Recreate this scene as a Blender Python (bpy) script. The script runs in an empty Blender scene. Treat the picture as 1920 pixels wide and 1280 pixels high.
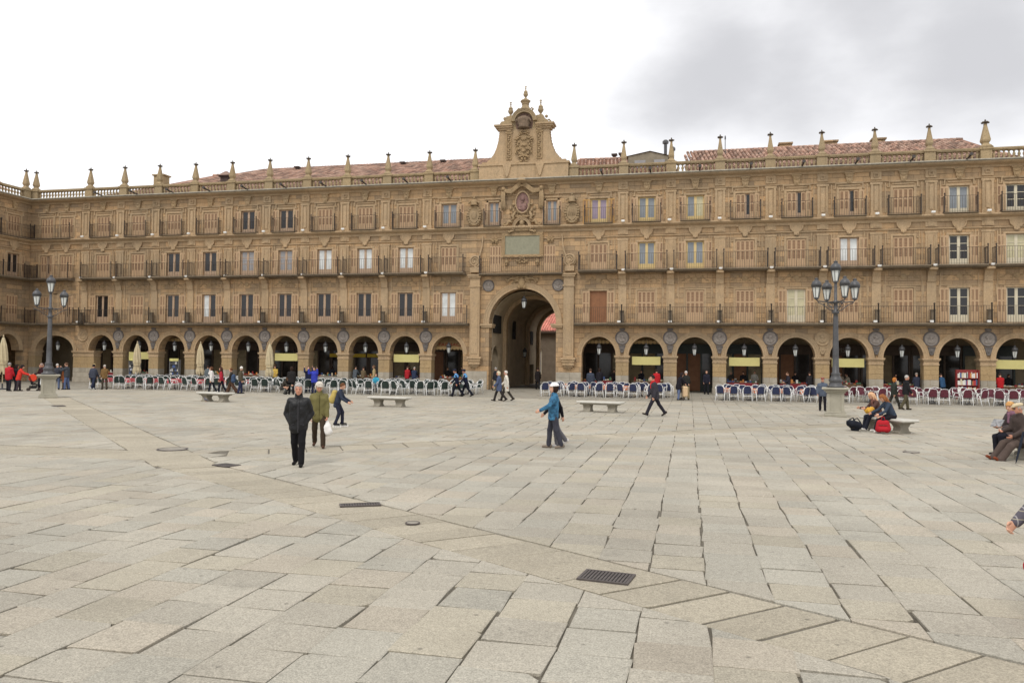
import bpy, math, random
import numpy as np
from mathutils import Vector, Matrix
R = math.radians
rnd = random.Random(7)
SC = bpy.context.scene
COL = SC.collection

# ------------------------------------------------------------ camera
cam_d = bpy.data.cameras.new("camera")
cam = bpy.data.objects.new("camera", cam_d)
COL.objects.link(cam)
CAM = Vector((12.663, -59.028, 2.25))
yaw, pitch, roll = R(-12.791), R(1.443), R(0.619)
_f = Vector((math.sin(yaw) * math.cos(pitch), math.cos(yaw) * math.cos(pitch), math.sin(pitch)))
_r0 = Vector((math.cos(yaw), -math.sin(yaw), 0))
_u0 = _r0.cross(_f)
_r = _r0 * math.cos(roll) + _u0 * math.sin(roll)
_u = -_r0 * math.sin(roll) + _u0 * math.cos(roll)
cam.matrix_world = Matrix(((_r.x, _u.x, -_f.x, CAM.x), (_r.y, _u.y, -_f.y, CAM.y), (_r.z, _u.z, -_f.z, CAM.z), (0, 0, 0, 1)))
cam_d.sensor_width = 36
cam_d.lens = 1464 / 1920 * 36
cam_d.clip_end = 2000
SC.camera = cam

# ------------------------------------------------------------ overcast sky
SUN_EL, SUN_AZ = R(56), R(192)          # azimuth measured from +Y towards +X
world = bpy.data.worlds.new("World")
SC.world = world
world.use_nodes = True
nt = world.node_tree
for n in list(nt.nodes):
    nt.nodes.remove(n)
N = nt.nodes.new
L = nt.links.new
out = N("ShaderNodeOutputWorld")
bg = N("ShaderNodeBackground")
bg.inputs["Strength"].default_value = 0.1
sky = N("ShaderNodeTexSky")
sky.sky_type = 'NISHITA'
sky.sun_disc = False
sky.sun_elevation = SUN_EL
sky.sun_rotation = SUN_AZ
tc = N("ShaderNodeTexCoord")
sep = N("ShaderNodeSeparateXYZ"); L(tc.outputs["Generated"], sep.inputs[0])
def mth(op, a, b=None, c=None, nt=nt):
    m = nt.nodes.new("ShaderNodeMath"); m.operation = op
    for i, v in enumerate((a, b, c)):
        if v is None: continue
        if isinstance(v, (int, float)): m.inputs[i].default_value = v
        else: nt.links.new(v, m.inputs[i])
    return m.outputs[0]
mp = N("ShaderNodeMapping"); L(tc.outputs["Generated"], mp.inputs[0])
mp.inputs["Location"].default_value = (0.35, 0.2, 0.1); mp.inputs["Scale"].default_value = (1, 1, 1.9)
n1 = N("ShaderNodeTexNoise"); L(mp.outputs[0], n1.inputs["Vector"])
n1.inputs["Scale"].default_value = 3.4; n1.inputs["Detail"].default_value = 6; n1.inputs["Roughness"].default_value = 0.5
# one heavy grey cloud bank (upper right), ragged by the same noise
def dot3(v):
    d = N("ShaderNodeVectorMath"); d.operation = 'DOT_PRODUCT'; L(tc.outputs["Generated"], d.inputs[0]); d.inputs[1].default_value = v
    return d.outputs["Value"]
bank = None
for (dv, rad) in (((0.1826, 0.8979, 0.4004), 0.11), ((0.0452, 0.9297, 0.3656), 0.09), ((0.2997, 0.8909, 0.3413), 0.1), ((0.1211, 0.9278, 0.3528), 0.085)):
    a = mth('ARCCOSINE', mth('MINIMUM', dot3(dv), 0.99999))
    b = mth('SUBTRACT', 1.0, mth('DIVIDE', a, rad * 2.4))
    bank = b if bank is None else mth('SMOOTH_MAX', bank, b, 0.15)
bank = mth('MAXIMUM', bank, -0.6)
amt = mth('ADD', mth('MULTIPLY', bank, 0.95), mth('MULTIPLY', mth('SUBTRACT', n1.outputs[0], 0.5), 1.7))
rmp = N("ShaderNodeValToRGB"); L(amt, rmp.inputs[0])
rmp.color_ramp.interpolation = 'EASE'
e = rmp.color_ramp.elements
e[0].position = 0.0; e[0].color = (12.6, 12.6, 12.8, 1)
e[1].position = 0.9; e[1].color = (7.0, 7.0, 7.25, 1)
mx = N("ShaderNodeMixRGB"); mx.inputs[0].default_value = 0.95
L(sky.outputs[0], mx.inputs[1]); L(rmp.outputs[0], mx.inputs[2])
L(mx.outputs[0], bg.inputs[0]); L(bg.outputs[0], out.inputs[0])

sun_d = bpy.data.lights.new("sun", 'SUN')
sun_d.energy = 1.5; sun_d.angle = R(18); sun_d.color = (1, 0.95, 0.88)
sun = bpy.data.objects.new("sun", sun_d); COL.objects.link(sun)
_sd = Vector((math.sin(SUN_AZ) * math.cos(SUN_EL), math.cos(SUN_AZ) * math.cos(SUN_EL), math.sin(SUN_EL)))
sun.rotation_euler = _sd.to_track_quat('Z', 'Y').to_euler()
sun.location = (0, -30, 60)
vs = SC.view_settings
vs.view_transform = 'Standard'; vs.look = 'None'; vs.gamma = 1; vs.use_curve_mapping = False
vs.exposure = 0.0

# ------------------------------------------------------------ materials
MATS = {}
def srgb(r, g, b):
    f = lambda c: (c / 12.92 if c <= 0.04045 else ((c + 0.055) / 1.055) ** 2.4)
    return tuple(f(c / 255) for c in (r, g, b))
def mat(name, col, rough=0.8, var=0.12, scale=3.0, bump=0.0, bscale=40.0, metal=0.0, detail=5, col2=None, tint=False, island=0.0, stretch=None, spec=0.4):
    """principled with noise-driven tone, optional second tone, per-island and vertex-colour variation, fine relief"""
    if name in MATS: return MATS[name]
    m = bpy.data.materials.new(name); m.use_nodes = True
    t = m.node_tree; b = t.nodes["Principled BSDF"]
    K = t.nodes.new; J = t.links.new
    geo = K("ShaderNodeTexCoord")
    vec = geo.outputs["Object"]
    if stretch:
        mpn = K("ShaderNodeMapping"); mpn.inputs["Scale"].default_value = stretch; J(vec, mpn.inputs[0]); vec = mpn.outputs[0]
    nz = K("ShaderNodeTexNoise"); nz.inputs["Scale"].default_value = scale; nz.inputs["Detail"].default_value = detail; nz.inputs["Roughness"].default_value = 0.62
    J(vec, nz.inputs["Vector"])
    r = K("ShaderNodeValToRGB"); J(nz.outputs[0], r.inputs[0])
    r.color_ramp.elements[0].position = 0.3; r.color_ramp.elements[1].position = 0.7
    c2 = col2 or tuple(min(1, c * (1 + var)) for c in col)
    c1 = col if col2 else tuple(c * (1 - var) for c in col)
    r.color_ramp.elements[0].color = (*c1, 1); r.color_ramp.elements[1].color = (*c2, 1)
    res = r.outputs[0]
    if tint:
        at = K("ShaderNodeAttribute"); at.attribute_name = "tint"
        mm = K("ShaderNodeMixRGB"); mm.blend_type = 'MULTIPLY'; mm.inputs[0].default_value = 1
        J(res, mm.inputs[1]); J(at.outputs["Color"], mm.inputs[2]); res = mm.outputs[0]
    if island:
        gi = K("ShaderNodeNewGeometry")
        oi = K("ShaderNodeObjectInfo")
        ad = mth('FRACT', mth('ADD', gi.outputs["Random Per Island"], oi.outputs["Random"], nt=t), nt=t)
        ml = mth('ADD', mth('MULTIPLY', ad, 2 * island, nt=t), 1 - island, nt=t)
        vm = K("ShaderNodeVectorMath"); vm.operation = 'SCALE'; J(res, vm.inputs[0]); J(ml, vm.inputs["Scale"]); res = vm.outputs[0]
    J(res, b.inputs["Base Color"])
    b.inputs["Roughness"].default_value = rough
    b.inputs["Metallic"].default_value = metal
    b.inputs["Specular IOR Level"].default_value = spec
    if bump:
        n2 = K("ShaderNodeTexNoise"); n2.inputs["Scale"].default_value = bscale; n2.inputs["Detail"].default_value = 4; J(geo.outputs["Object"], n2.inputs["Vector"])
        bp = K("ShaderNodeBump"); bp.inputs["Strength"].default_value = bump; bp.inputs["Distance"].default_value = 0.02
        J(n2.outputs[0], bp.inputs["Height"]); J(bp.outputs[0], b.inputs["Normal"])
    MATS[name] = m
    return m

def stone_mat(name, ca, cb, cc, ashlar=True, streak=0.65, grime=0.45):
    """weathered golden sandstone: patchy tone, vertical rain streaks, dark lichen, soft ashlar joints"""
    m = bpy.data.materials.new(name); m.use_nodes = True
    t = m.node_tree; b = t.nodes["Principled BSDF"]; K = t.nodes.new; J = t.links.new
    g = K("ShaderNodeNewGeometry"); P = g.outputs["Position"]
    def noise(sc, det, vec=P, rough=0.6):
        n = K("ShaderNodeTexNoise"); n.inputs["Scale"].default_value = sc; n.inputs["Detail"].default_value = det; n.inputs["Roughness"].default_value = rough
        J(vec, n.inputs["Vector"]); return n.outputs[0]
    def mix(f, a, c, mode='MIX'):
        x = K("ShaderNodeMixRGB"); x.blend_type = mode
        for i, v in enumerate((f, a, c)):
            if isinstance(v, (int, float)): x.inputs[i].default_value = v
            elif isinstance(v, tuple): x.inputs[i].default_value = (*v, 1)
            else: J(v, x.inputs[i])
        return x.outputs[0]
    def ramp(v, a, c):
        x = K("ShaderNodeMapRange"); x.inputs[1].default_value = a; x.inputs[2].default_value = c; J(v, x.inputs[0]); return x.outputs[0]
    col = mix(ramp(noise(0.35, 6), 0.35, 0.65), ca, cb)
    col = mix(mth('MULTIPLY', ramp(noise(2.3, 6), 0.45, 0.75), 0.6, nt=t), col, cc)
    ms = K("ShaderNodeMapping"); ms.inputs["Scale"].default_value = (2.4, 2.4, 0.16); J(P, ms.inputs[0])
    st = ramp(noise(1.0, 6, ms.outputs[0], 0.7), 0.5, 0.7)
    col = mix(mth('MULTIPLY', st, streak, nt=t), col, tuple(c * 0.52 for c in ca))
    col = mix(mth('MULTIPLY', ramp(noise(5.5, 8, rough=0.75), 0.56, 0.72), grime, nt=t), col, (0.10, 0.085, 0.06))
    col = mix(mth('MULTIPLY', ramp(noise(7.5, 5, rough=0.8), 0.5, 0.7), 0.45, nt=t), col, tuple(c * 1.3 for c in cb))
    col = mix(mth('MULTIPLY', ramp(noise(11, 6, rough=0.85), 0.53, 0.64), 0.55, nt=t), col, tuple(c * 0.36 for c in ca))
    col = mix(mth('MULTIPLY', ramp(noise(0.16, 4), 0.46, 0.64), 0.42, nt=t), col, (0.27, 0.215, 0.145))
    hgt = noise(14, 5)
    if ashlar:
        sx = K("ShaderNodeSeparateXYZ"); J(P, sx.inputs[0])
        cx = K("ShaderNodeCombineXYZ"); J(mth('ADD', sx.outputs[0], sx.outputs[1], nt=t), cx.inputs[0]); J(sx.outputs[2], cx.inputs[1])
        br = K("ShaderNodeTexBrick"); J(cx.outputs[0], br.inputs["Vector"])
        br.inputs["Scale"].default_value = 1; br.inputs["Brick Width"].default_value = 0.82; br.inputs["Row Height"].default_value = 0.37
        br.inputs["Mortar Size"].default_value = 0.009; br.inputs["Mortar Smooth"].default_value = 0.4; br.inputs["Bias"].default_value = 0
        br.inputs["Color1"].default_value = (1.25, 1.17, 1.06, 1); br.inputs["Color2"].default_value = (0.74, 0.76, 0.80, 1); br.inputs["Mortar"].default_value = (0.5, 0.47, 0.44, 1)
        col = mix(0.9, col, br.outputs["Color"], 'MULTIPLY')
        hgt = mth('SUBTRACT', hgt, mth('MULTIPLY', br.outputs["Fac"], 0.8, nt=t), nt=t)
    J(col, b.inputs["Base Color"]); b.inputs["Roughness"].default_value = 0.92; b.inputs["Specular IOR Level"].default_value = 0.2
    bp = K("ShaderNodeBump"); bp.inputs["Strength"].default_value = 0.8; bp.inputs["Distance"].default_value = 0.05
    J(hgt, bp.inputs["Height"]); J(bp.outputs[0], b.inputs["Normal"])
    MATS[name] = m
    return m

M_WALL = stone_mat("sandstone_wall", (0.43, 0.292, 0.165), (0.49, 0.345, 0.205), (0.32, 0.235, 0.148))
M_TRIM = stone_mat("sandstone_trim", (0.45, 0.315, 0.182), (0.50, 0.362, 0.22), (0.33, 0.248, 0.16), ashlar=False, streak=0.55, grime=0.4)
M_CARVE = stone_mat("sandstone_carved", (0.36, 0.25, 0.135), (0.42, 0.295, 0.165), (0.26, 0.19, 0.115), ashlar=False, streak=0.35, grime=0.5)
M_ROOFSTONE = stone_mat("weathered_parapet_stone", (0.36, 0.265, 0.15), (0.41, 0.31, 0.18), (0.24, 0.20, 0.125), ashlar=False, streak=0.5, grime=0.6)
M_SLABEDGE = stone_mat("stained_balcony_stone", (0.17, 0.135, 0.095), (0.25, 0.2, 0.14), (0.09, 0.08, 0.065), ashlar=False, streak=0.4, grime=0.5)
M_GRANITE = mat("grey_granite", (0.36, 0.32, 0.255), 0.85, 0.16, 2.0, 0.3, 60, island=0.12)
M_GOLD = stone_mat("pier_sandstone", (0.41, 0.285, 0.145), (0.45, 0.32, 0.17), (0.34, 0.245, 0.135), ashlar=False, streak=0.35, grime=0.4)
M_GREYSTONE = mat("grey_relief_stone", (0.27, 0.235, 0.205), 0.85, 0.25, 8, 0.3, 30)
M_GREYRIM = mat("dark_medallion_rim", (0.13, 0.115, 0.105), 0.8, 0.25, 6, 0.2, 30)
M_IRON = mat("black_iron", (0.055, 0.042, 0.034), 0.6, 0.3, 6, metal=0.3)
M_SHUT = mat("tan_shutter_paint", srgb(186, 156, 122), 0.6, 0.07, 2)
M_LOUV = mat("louvre_brown", srgb(144, 114, 86), 0.7, 0.08, 5)
M_SHUTO = mat("ochre_shutter_paint", srgb(178, 138, 82), 0.6, 0.07, 2)
M_FRAME = mat("pinkish_window_wood", srgb(176, 150, 124), 0.5, 0.06, 2)
M_FRAMEY = mat("cream_window_wood", srgb(205, 180, 125), 0.5, 0.06, 2)
M_FRAMEW = mat("pale_window_wood", srgb(205, 195, 170), 0.5, 0.06, 2)
def glass(name, col, rough=0.06):
    m = mat(name, col, rough, 0.25, 0.9, spec=0.5)
    return m
M_GLD = glass("dark_window_glass", (0.018, 0.017, 0.017))
M_GLB = glass("sky_painted_glass", (0.225, 0.245, 0.262), 0.1)  # sky reflection painted into the pane colour
M_GLW = glass("white_curtain_glass", (0.66, 0.68, 0.66), 0.12)
M_GLG = glass("grey_curtain_glass", (0.30, 0.29, 0.29), 0.12)
M_GLP = glass("mauve_curtain_glass", (0.30, 0.235, 0.30), 0.12)
M_GLY = glass("yellow_curtain_glass", (0.52, 0.47, 0.29), 0.12)
M_DOOR = mat("brown_door_wood", srgb(138, 94, 62), 0.6, 0.15, 3)
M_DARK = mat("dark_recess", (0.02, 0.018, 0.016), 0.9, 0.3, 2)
M_LEAD = mat("grey_gutter_stone", (0.33, 0.30, 0.24), 0.8, 0.25, 3, 0.3, 20)
M_TILE = mat("clay_tile", (0.30, 0.165, 0.115), 0.8, 0.3, 1.6, 0.3, 30, island=0.5, col2=(0.40, 0.285, 0.22))
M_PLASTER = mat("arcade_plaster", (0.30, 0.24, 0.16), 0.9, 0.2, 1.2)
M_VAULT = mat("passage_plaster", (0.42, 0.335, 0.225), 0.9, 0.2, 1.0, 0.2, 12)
M_WHITE = mat("white_enamel", (0.75, 0.74, 0.70), 0.4, 0.06, 3)
M_LIGHTG = mat("frosted_lamp_glass", (0.70, 0.72, 0.68), 0.3, 0.05, 4)
M_LAMPIRON = mat("dark_grey_lamp_iron", (0.085, 0.085, 0.088), 0.45, 0.25, 5, metal=0.3)

# ------------------------------------------------------------ mesh helpers
class MB:
    def __init__(s): s.v = []; s.f = []; s.mi = []; s.cur = 0
    def add(s, vs, fs):
        o = len(s.v); s.v.extend(vs)
        for f in fs: s.f.append(tuple(i + o for i in f)); s.mi.append(s.cur)
        return s
    def m(s, i): s.cur = i; return s
    def box(s, x0, x1, y0, y1, z0, z1, ch=0.0):
        if ch:
            c = min(ch, (x1 - x0) / 2.5, (y1 - y0) / 2.5, (z1 - z0) / 2.5)
            vs = []; 
            for sz in (0, 1):
                for sy in (0, 1):
                    for sx in (0, 1):
                        X = (x0, x1)[sx]; Y = (y0, y1)[sy]; Z = (z0, z1)[sz]
                        ix = c if sx == 0 else -c; iy = c if sy == 0 else -c; iz = c if sz == 0 else -c
                        vs += [(X, Y + iy, Z + iz), (X + ix, Y, Z + iz), (X + ix, Y + iy, Z)]
            def q(a, b, c_, d, k): return (a * 3 + k, b * 3 + k, c_ * 3 + k, d * 3 + k)
            fs = [q(0, 4, 6, 2, 0), q(1, 3, 7, 5, 0), q(0, 1, 5, 4, 1), q(2, 6, 7, 3, 1), q(0, 2, 3, 1, 2), q(4, 5, 7, 6, 2)]
            def ed(a, b, k1, k2): return (a * 3 + k1, b * 3 + k1, b * 3 + k2, a * 3 + k2)
            for a, b in ((0, 1), (2, 3), (4, 5), (6, 7)): fs.append(ed(a, b, 1, 2))
            for a, b in ((0, 2), (1, 3), (4, 6), (5, 7)): fs.append(ed(a, b, 0, 2))
            for a, b in ((0, 4), (1, 5), (2, 6), (3, 7)): fs.append(ed(a, b, 0, 1))
            for a in range(8): fs.append((a * 3, a * 3 + 1, a * 3 + 2))
            return s.add(vs, fs)
        vs = [(x0, y0, z0), (x1, y0, z0), (x1, y1, z0), (x0, y1, z0), (x0, y0, z1), (x1, y0, z1), (x1, y1, z1), (x0, y1, z1)]
        return s.add(vs, [(0, 3, 2, 1), (4, 5, 6, 7), (0, 1, 5, 4), (1, 2, 6, 5), (2, 3, 7, 6), (3, 0, 4, 7)])
    def extr_y(s, poly, y0, y1, caps=True):
        """poly: list of (x,z); extruded along y"""
        n = len(poly); vs = [(x, y0, z) for x, z in poly] + [(x, y1, z) for x, z in poly]
        fs = [(i, (i + 1) % n, n + (i + 1) % n, n + i) for i in range(n)]
        if caps: fs += [tuple(range(n)), tuple(range(2 * n - 1, n - 1, -1))]
        return s.add(vs, fs)
    def extr_x(s, poly, x0, x1):
        """poly: list of (y,z); extruded along x"""
        n = len(poly); vs = [(x0, y, z) for y, z in poly] + [(x1, y, z) for y, z in poly]
        return s.add(vs, [(i, (i + 1) % n, n + (i + 1) % n, n + i) for i in range(n)] + [tuple(range(n)), tuple(range(2 * n - 1, n - 1, -1))])
    def lathe(s, prof, c=(0, 0, 0), n=10, axis='z', ang=0.0):
        vs = []; 
        for r, h in prof:
            for k in range(n):
                a = 2 * math.pi * k / n + ang
                if axis == 'z': vs.append((c[0] + r * math.cos(a), c[1] + r * math.sin(a), c[2] + h))
                elif axis == 'y': vs.append((c[0] + r * math.cos(a), c[1] + h, c[2] + r * math.sin(a)))
                else: vs.append((c[0] + h, c[1] + r * math.cos(a), c[2] + r * math.sin(a)))
        fs = []
        for i in range(len(prof) - 1):
            for k in range(n):
                k2 = (k + 1) % n
                fs.append((i * n + k, i * n + k2, (i + 1) * n + k2, (i + 1) * n + k))
        fs.append(tuple(range(n - 1, -1, -1))); fs.append(tuple((len(prof) - 1) * n + k for k in range(n)))
        return s.add(vs, fs)
    def tube(s, pts, r, n=6, closed=False):
        pts = [Vector(p) for p in pts]; m = len(pts); vs = []
        rr = r if isinstance(r, (list, tuple)) else [r] * m
        up = Vector((0, 0, 1)); prev = None
        for i, p in enumerate(pts):
            d = (pts[min(i + 1, m - 1)] - pts[max(i - 1, 0)])
            if d.length < 1e-9: d = Vector((0, 0, 1))
            d.normalize()
            if prev is None:
                a = d.cross(up if abs(d.z) < 0.95 else Vector((1, 0, 0))).normalized()
            else:
                a = (prev - d * prev.dot(d)); a = a.normalized() if a.length > 1e-6 else d.orthogonal().normalized()
            prev = a; b = d.cross(a)
            for k in range(n):
                t = 2 * math.pi * k / n
                vs.append(tuple(p + (a * math.cos(t) + b * math.sin(t)) * rr[i]))
        fs = []
        for i in range(m - 1):
            for k in range(n):
                k2 = (k + 1) % n; fs.append((i * n + k, i * n + k2, (i + 1) * n + k2, (i + 1) * n + k))
        fs.append(tuple(range(n - 1, -1, -1))); fs.append(tuple((m - 1) * n + k for k in range(n)))
        return s.add(vs, fs)
    def ell(s, c, r, nu=8, nv=6, rot=None):
        vs = []; fs = []
        for j in range(nv + 1):
            ph = math.pi * j / nv
            for k in range(nu):
                th = 2 * math.pi * k / nu
                p = Vector((r[0] * math.sin(ph) * math.cos(th), r[1] * math.sin(ph) * math.sin(th), r[2] * math.cos(ph)))
                if rot is not None: p = rot @ p
                vs.append((c[0] + p.x, c[1] + p.y, c[2] + p.z))
        for j in range(nv):
            for k in range(nu):
                k2 = (k + 1) % nu
                if j == 0: fs.append((0, (j + 1) * nu + k, (j + 1) * nu + k2))
                elif j == nv - 1: fs.append((j * nu + k, nv * nu, j * nu + k2))
                else: fs.append((j * nu + k, (j + 1) * nu + k, (j + 1) * nu + k2, j * nu + k2))
        return s.add(vs, fs)
    def mesh(s, name, mats, smooth=False):
        me = bpy.data.meshes.new(name); me.from_pydata(s.v, [], s.f)
        for m in (mats if isinstance(mats, (list, tuple)) else [mats]): me.materials.append(m)
        if any(s.mi): me.polygons.foreach_set("material_index", s.mi)
        if smooth: me.polygons.foreach_set("use_smooth", [True] * len(me.polygons))
        me.update()
        return me
    def build(s, name, mats, parent=None, loc=None, smooth=False):
        return ob(name, s.mesh(name, mats, smooth), parent, loc)
KIDS = {}
def ob(name, data, parent=None, loc=None, rot=None, scale=None):
    o = bpy.data.objects.new(name, data); COL.objects.link(o)
    if parent is not None:
        o.parent = parent; KIDS.setdefault(parent.name, []).append(o)
    if loc is not None: o.location = loc
    if rot is not None: o.rotation_euler = rot
    if scale is not None: o.scale = scale
    return o
def tag(o, label, cat, group=None, kind=None):
    o["label"] = label; o["category"] = cat
    if group: o["group"] = group
    if kind: o["kind"] = kind
    return o
def thing(name, label, cat, loc=(0, 0, 0), rz=0.0, group=None):
    return tag(ob(name, None, None, loc, (0, 0, rz)), label, cat, group)
def children(o): return KIDS.get(o.name, ())
def copy_tree(o, loc=None, rz=None, parent=None):
    c = o.copy(); COL.objects.link(c)
    if parent is not None:
        c.parent = parent; KIDS.setdefault(parent.name, []).append(c)
    for ch in children(o): copy_tree(ch, parent=c)
    if loc is not None: c.location = loc
    if rz is not None: c.rotation_euler = (0, 0, rz)
    return c
# ============================================================ the arcaded building
BW = 3.539
ZS, ZA = 2.757, 4.17                    # arch springing, arch crown
PIERS_L = [-(7.767 + i * BW) for i in range(10)]
PIERS_R = [7.747 + i * BW for i in range(10)]
bld = thing("arcaded_building", "long golden sandstone building with ground floor arcade and three rows of balconies", "building")
XC = -45.5                              # inner corner with the wing
BAYS = []                               # (centre, kind)
for i in range(9): BAYS.append((PIERS_L[i] - BW / 2, 'L', i))
for i in range(9): BAYS.append((PIERS_R[i] + BW / 2, 'R', i))
BAYS.append((-5.95, 'G', 0)); BAYS.append((5.93, 'G', 1))

# --- windows: floor -> (z0, z1); state codes by bay
FL = {1: (5.25, 7.63), 2: (9.2, 11.25), 3: (12.72, 14.64)}
ST = {
 3: {('L', 8): 'c', ('L', 7): 'c', ('L', 6): 'c', ('L', 5): 'c', ('L', 4): 'd', ('L', 3): 'd', ('L', 2): 'c', ('L', 1): 'c', ('L', 0): 'c', ('G', 0): 'b', ('G', 1): 'p',
     ('R', 0): 'by', ('R', 1): 'ey', ('R', 2): 'h', ('R', 3): 'h', ('R', 4): 'h', ('R', 5): 'c', ('R', 6): 'bw', ('R', 7): 'm', ('R', 8): 'c'},
 2: {('L', 8): 'c', ('L', 7): 'c', ('L', 6): 'd', ('L', 5): 'd', ('L', 4): 'g', ('L', 3): 'g', ('L', 2): 'w', ('L', 1): 'w', ('L', 0): 'w', ('G', 0): 'c', ('G', 1): 'c',
     ('R', 0): 'by', ('R', 1): 'by', ('R', 2): 'c', ('R', 3): 'c', ('R', 4): 'k', ('R', 5): 'c', ('R', 6): 'm', ('R', 7): 'ym', ('R', 8): 'c'},
 1: {('L', 8): 'd', ('L', 7): 'c', ('L', 6): 'd', ('L', 5): 'k', ('L', 4): 'd', ('L', 3): 'd', ('L', 2): 'd', ('L', 1): 'd', ('L', 0): 'd', ('G', 0): 'w', ('G', 1): 'o',
     ('R', 0): 'c', ('R', 1): 'c', ('R', 2): 'c', ('R', 3): 'ym', ('R', 4): 'c', ('R', 5): 'c', ('R', 6): 'm', ('R', 7): 'm', ('R', 8): 'c'},
}
OPEN = []                                # rectangular openings in the front wall
WINS = []                                # (x, floor, state, width)
for f in (1, 2, 3):
    for (x, s, i) in BAYS:
        WINS.append((x, f, ST[f][(s, i)], 1.28))
for f, (a, b) in {3: ('c', 'c'), 2: ('h', 'c'), 1: ('c', 'h')}.items():
    WINS.append((-43.75, f, a, 1.2)); WINS.append((-41.65, f, b, 1.2))
WINS += [(-2.3, 3, 'b', 0.86), (2.3, 3, 'b', 0.86), (-2.15, 2, 'c', 0.92), (2.15, 2, 'c', 0.92)]

def rail_hole_wall(mb, xs0, xs1, z0, z1, holes, y0, depth, XF=None):
    """vertical wall from xs0..xs1 with rectangular holes and their reveals; XF maps (x,y,z)"""
    XF = XF or (lambda x, y, z: (x, y, z))
    xs = sorted({xs0, xs1} | {h[0] for h in holes} | {h[1] for h in holes})
    zs = sorted({z0, z1} | {h[2] for h in holes} | {h[3] for h in holes})
    for i in range(len(xs) - 1):
        for j in range(len(zs) - 1):
            cx, cz = (xs[i] + xs[i + 1]) / 2, (zs[j] + zs[j + 1]) / 2
            if any(h[0] < cx < h[1] and h[2] < cz < h[3] for h in holes): continue
            mb.add([XF(xs[i], y0, zs[j]), XF(xs[i + 1], y0, zs[j]), XF(xs[i + 1], y0, zs[j + 1]), XF(xs[i], y0, zs[j + 1])], [(0, 1, 2, 3)])
    for (a, b, c, d) in holes:
        y1 = y0 + depth
        mb.add([XF(a, y0, c), XF(b, y0, c), XF(b, y0, d), XF(a, y0, d), XF(a, y1, c), XF(b, y1, c), XF(b, y1, d), XF(a, y1, d)],
               [(0, 4, 5, 1), (1, 5, 6, 2), (2, 6, 7, 3), (3, 7, 4, 0)])

def arch_curve(xc, a, zs, h, n=20):
    return [(xc - a * math.cos(math.pi * k / n), zs + h * math.sin(math.pi * k / n)) for k in range(n + 1)]
def arch_wall(mb, x0, x1, xc, a, zs, h, ztop, y0, depth, zbase, XF=None):
    """wall between x0..x1, zs..ztop with an arched opening; intrados; jambs left to piers"""
    XF = XF or (lambda x, y, z: (x, y, z))
    cv = arch_curve(xc, a, zs, h)
    pts = [(x0, zs)] + cv + [(x1, zs)]
    for (p, q) in zip(pts[:-1], pts[1:]):
        if abs(p[0] - q[0]) < 1e-6: continue
        mb.add([XF(p[0], y0, p[1]), XF(q[0], y0, q[1]), XF(q[0], y0, ztop), XF(p[0], y0, ztop)], [(0, 1, 2, 3)])
        mb.add([XF(p[0], y0 + depth, p[1]), XF(q[0], y0 + depth, q[1]), XF(q[0], y0 + depth, ztop), XF(p[0], y0 + depth, ztop)], [(3, 2, 1, 0)])
    for (p, q) in zip(cv[:-1], cv[1:]):
        mb.add([XF(p[0], y0, p[1]), XF(q[0], y0, q[1]), XF(q[0], y0 + depth, q[1]), XF(p[0], y0 + depth, p[1])], [(0, 3, 2, 1)])
def arch_ring(xc, a, zs, h, w, y0, y1, n=24, XF=None):
    """moulded archivolt: two stepped bands"""
    mb = MB(); XF = XF or (lambda x, y, z: (x, y, z))
    for (ra, rb, ya) in ((0.0, 0.45, y0), (0.45, 0.8, y0 - 0.03), (0.8, 1.0, y0 - 0.065)):
        A = arch_curve(xc, a + w * ra, zs, h + w * ra, n); B = arch_curve(xc, a + w * rb, zs, h + w * rb, n)
        vs = [XF(x, ya, z) for x, z in A] + [XF(x, ya, z) for x, z in B] + [XF(x, y1, z) for x, z in A] + [XF(x, y1, z) for x, z in B]
        m = n + 1; fs = []
        for k in range(n):
            fs += [(k, k + 1, m + k + 1, m + k), (m + k, m + k + 1, 3 * m + k + 1, 3 * m + k), (2 * m + k, 2 * m + k + 1, k + 1, k)]
        fs += [(0, m, 3 * m, 2 * m), (n, 2 * m + n, 3 * m + n, m + n)]
        mb.add(vs, fs)
    return mb
AR = 1.29
TOPZ = 15.9
DW = 0.85                                # arcade wall thickness
# upper wall
holes = [(x - w / 2, x + w / 2, FL[f][0], FL[f][1]) for (x, f, s, w) in WINS]
mb = MB()
GX = 3.3
up = lambda lo, hi: [h for h in holes if lo < (h[0] + h[1]) / 2 < hi]
rail_hole_wall(mb, XC, -GX, 5.1, TOPZ, up(XC, -GX), 0.0, 0.22)
rail_hole_wall(mb, GX, 39.6, 5.1, TOPZ, up(GX, 39.6), 0.0, 0.22)
rail_hole_wall(mb, -GX, GX, 9.0, TOPZ, up(-GX, GX), 0.0, 0.22)
# arcade spandrels
for (x, s, i) in BAYS:
    if s == 'G': continue
    arch_wall(mb, x - BW / 2, x + BW / 2, x, AR, ZS, ZA - ZS, 5.1, 0.0, DW, 0)
for sg in (-1, 1):
    xa, xb = sorted((sg * GX, sg * 7.757)); arch_wall(mb, xa, xb, sg * 5.98, AR, ZS, ZA - ZS, 5.1, 0.0, DW, 0)
arch_wall(mb, XC, PIERS_L[9], -42.72, 2.0, ZS, 1.36, 5.1, 0.0, DW, 0)
# gate bay
arch_wall(mb, -GX, GX, 0.06, 2.65, 5.15, 2.72, 9.0, 0.0, 0.9, 0)
for (a, b) in ((-GX, -2.59), (2.71, GX)):
    mb.box(a, b, 0.0, 0.9, 0.0, 5.15)
for sg in (-1, 1):
    a, b = sorted((sg * GX, sg * (5.98 - AR))); mb.box(a, b, 0.003, DW, 0.0, ZS)
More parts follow.
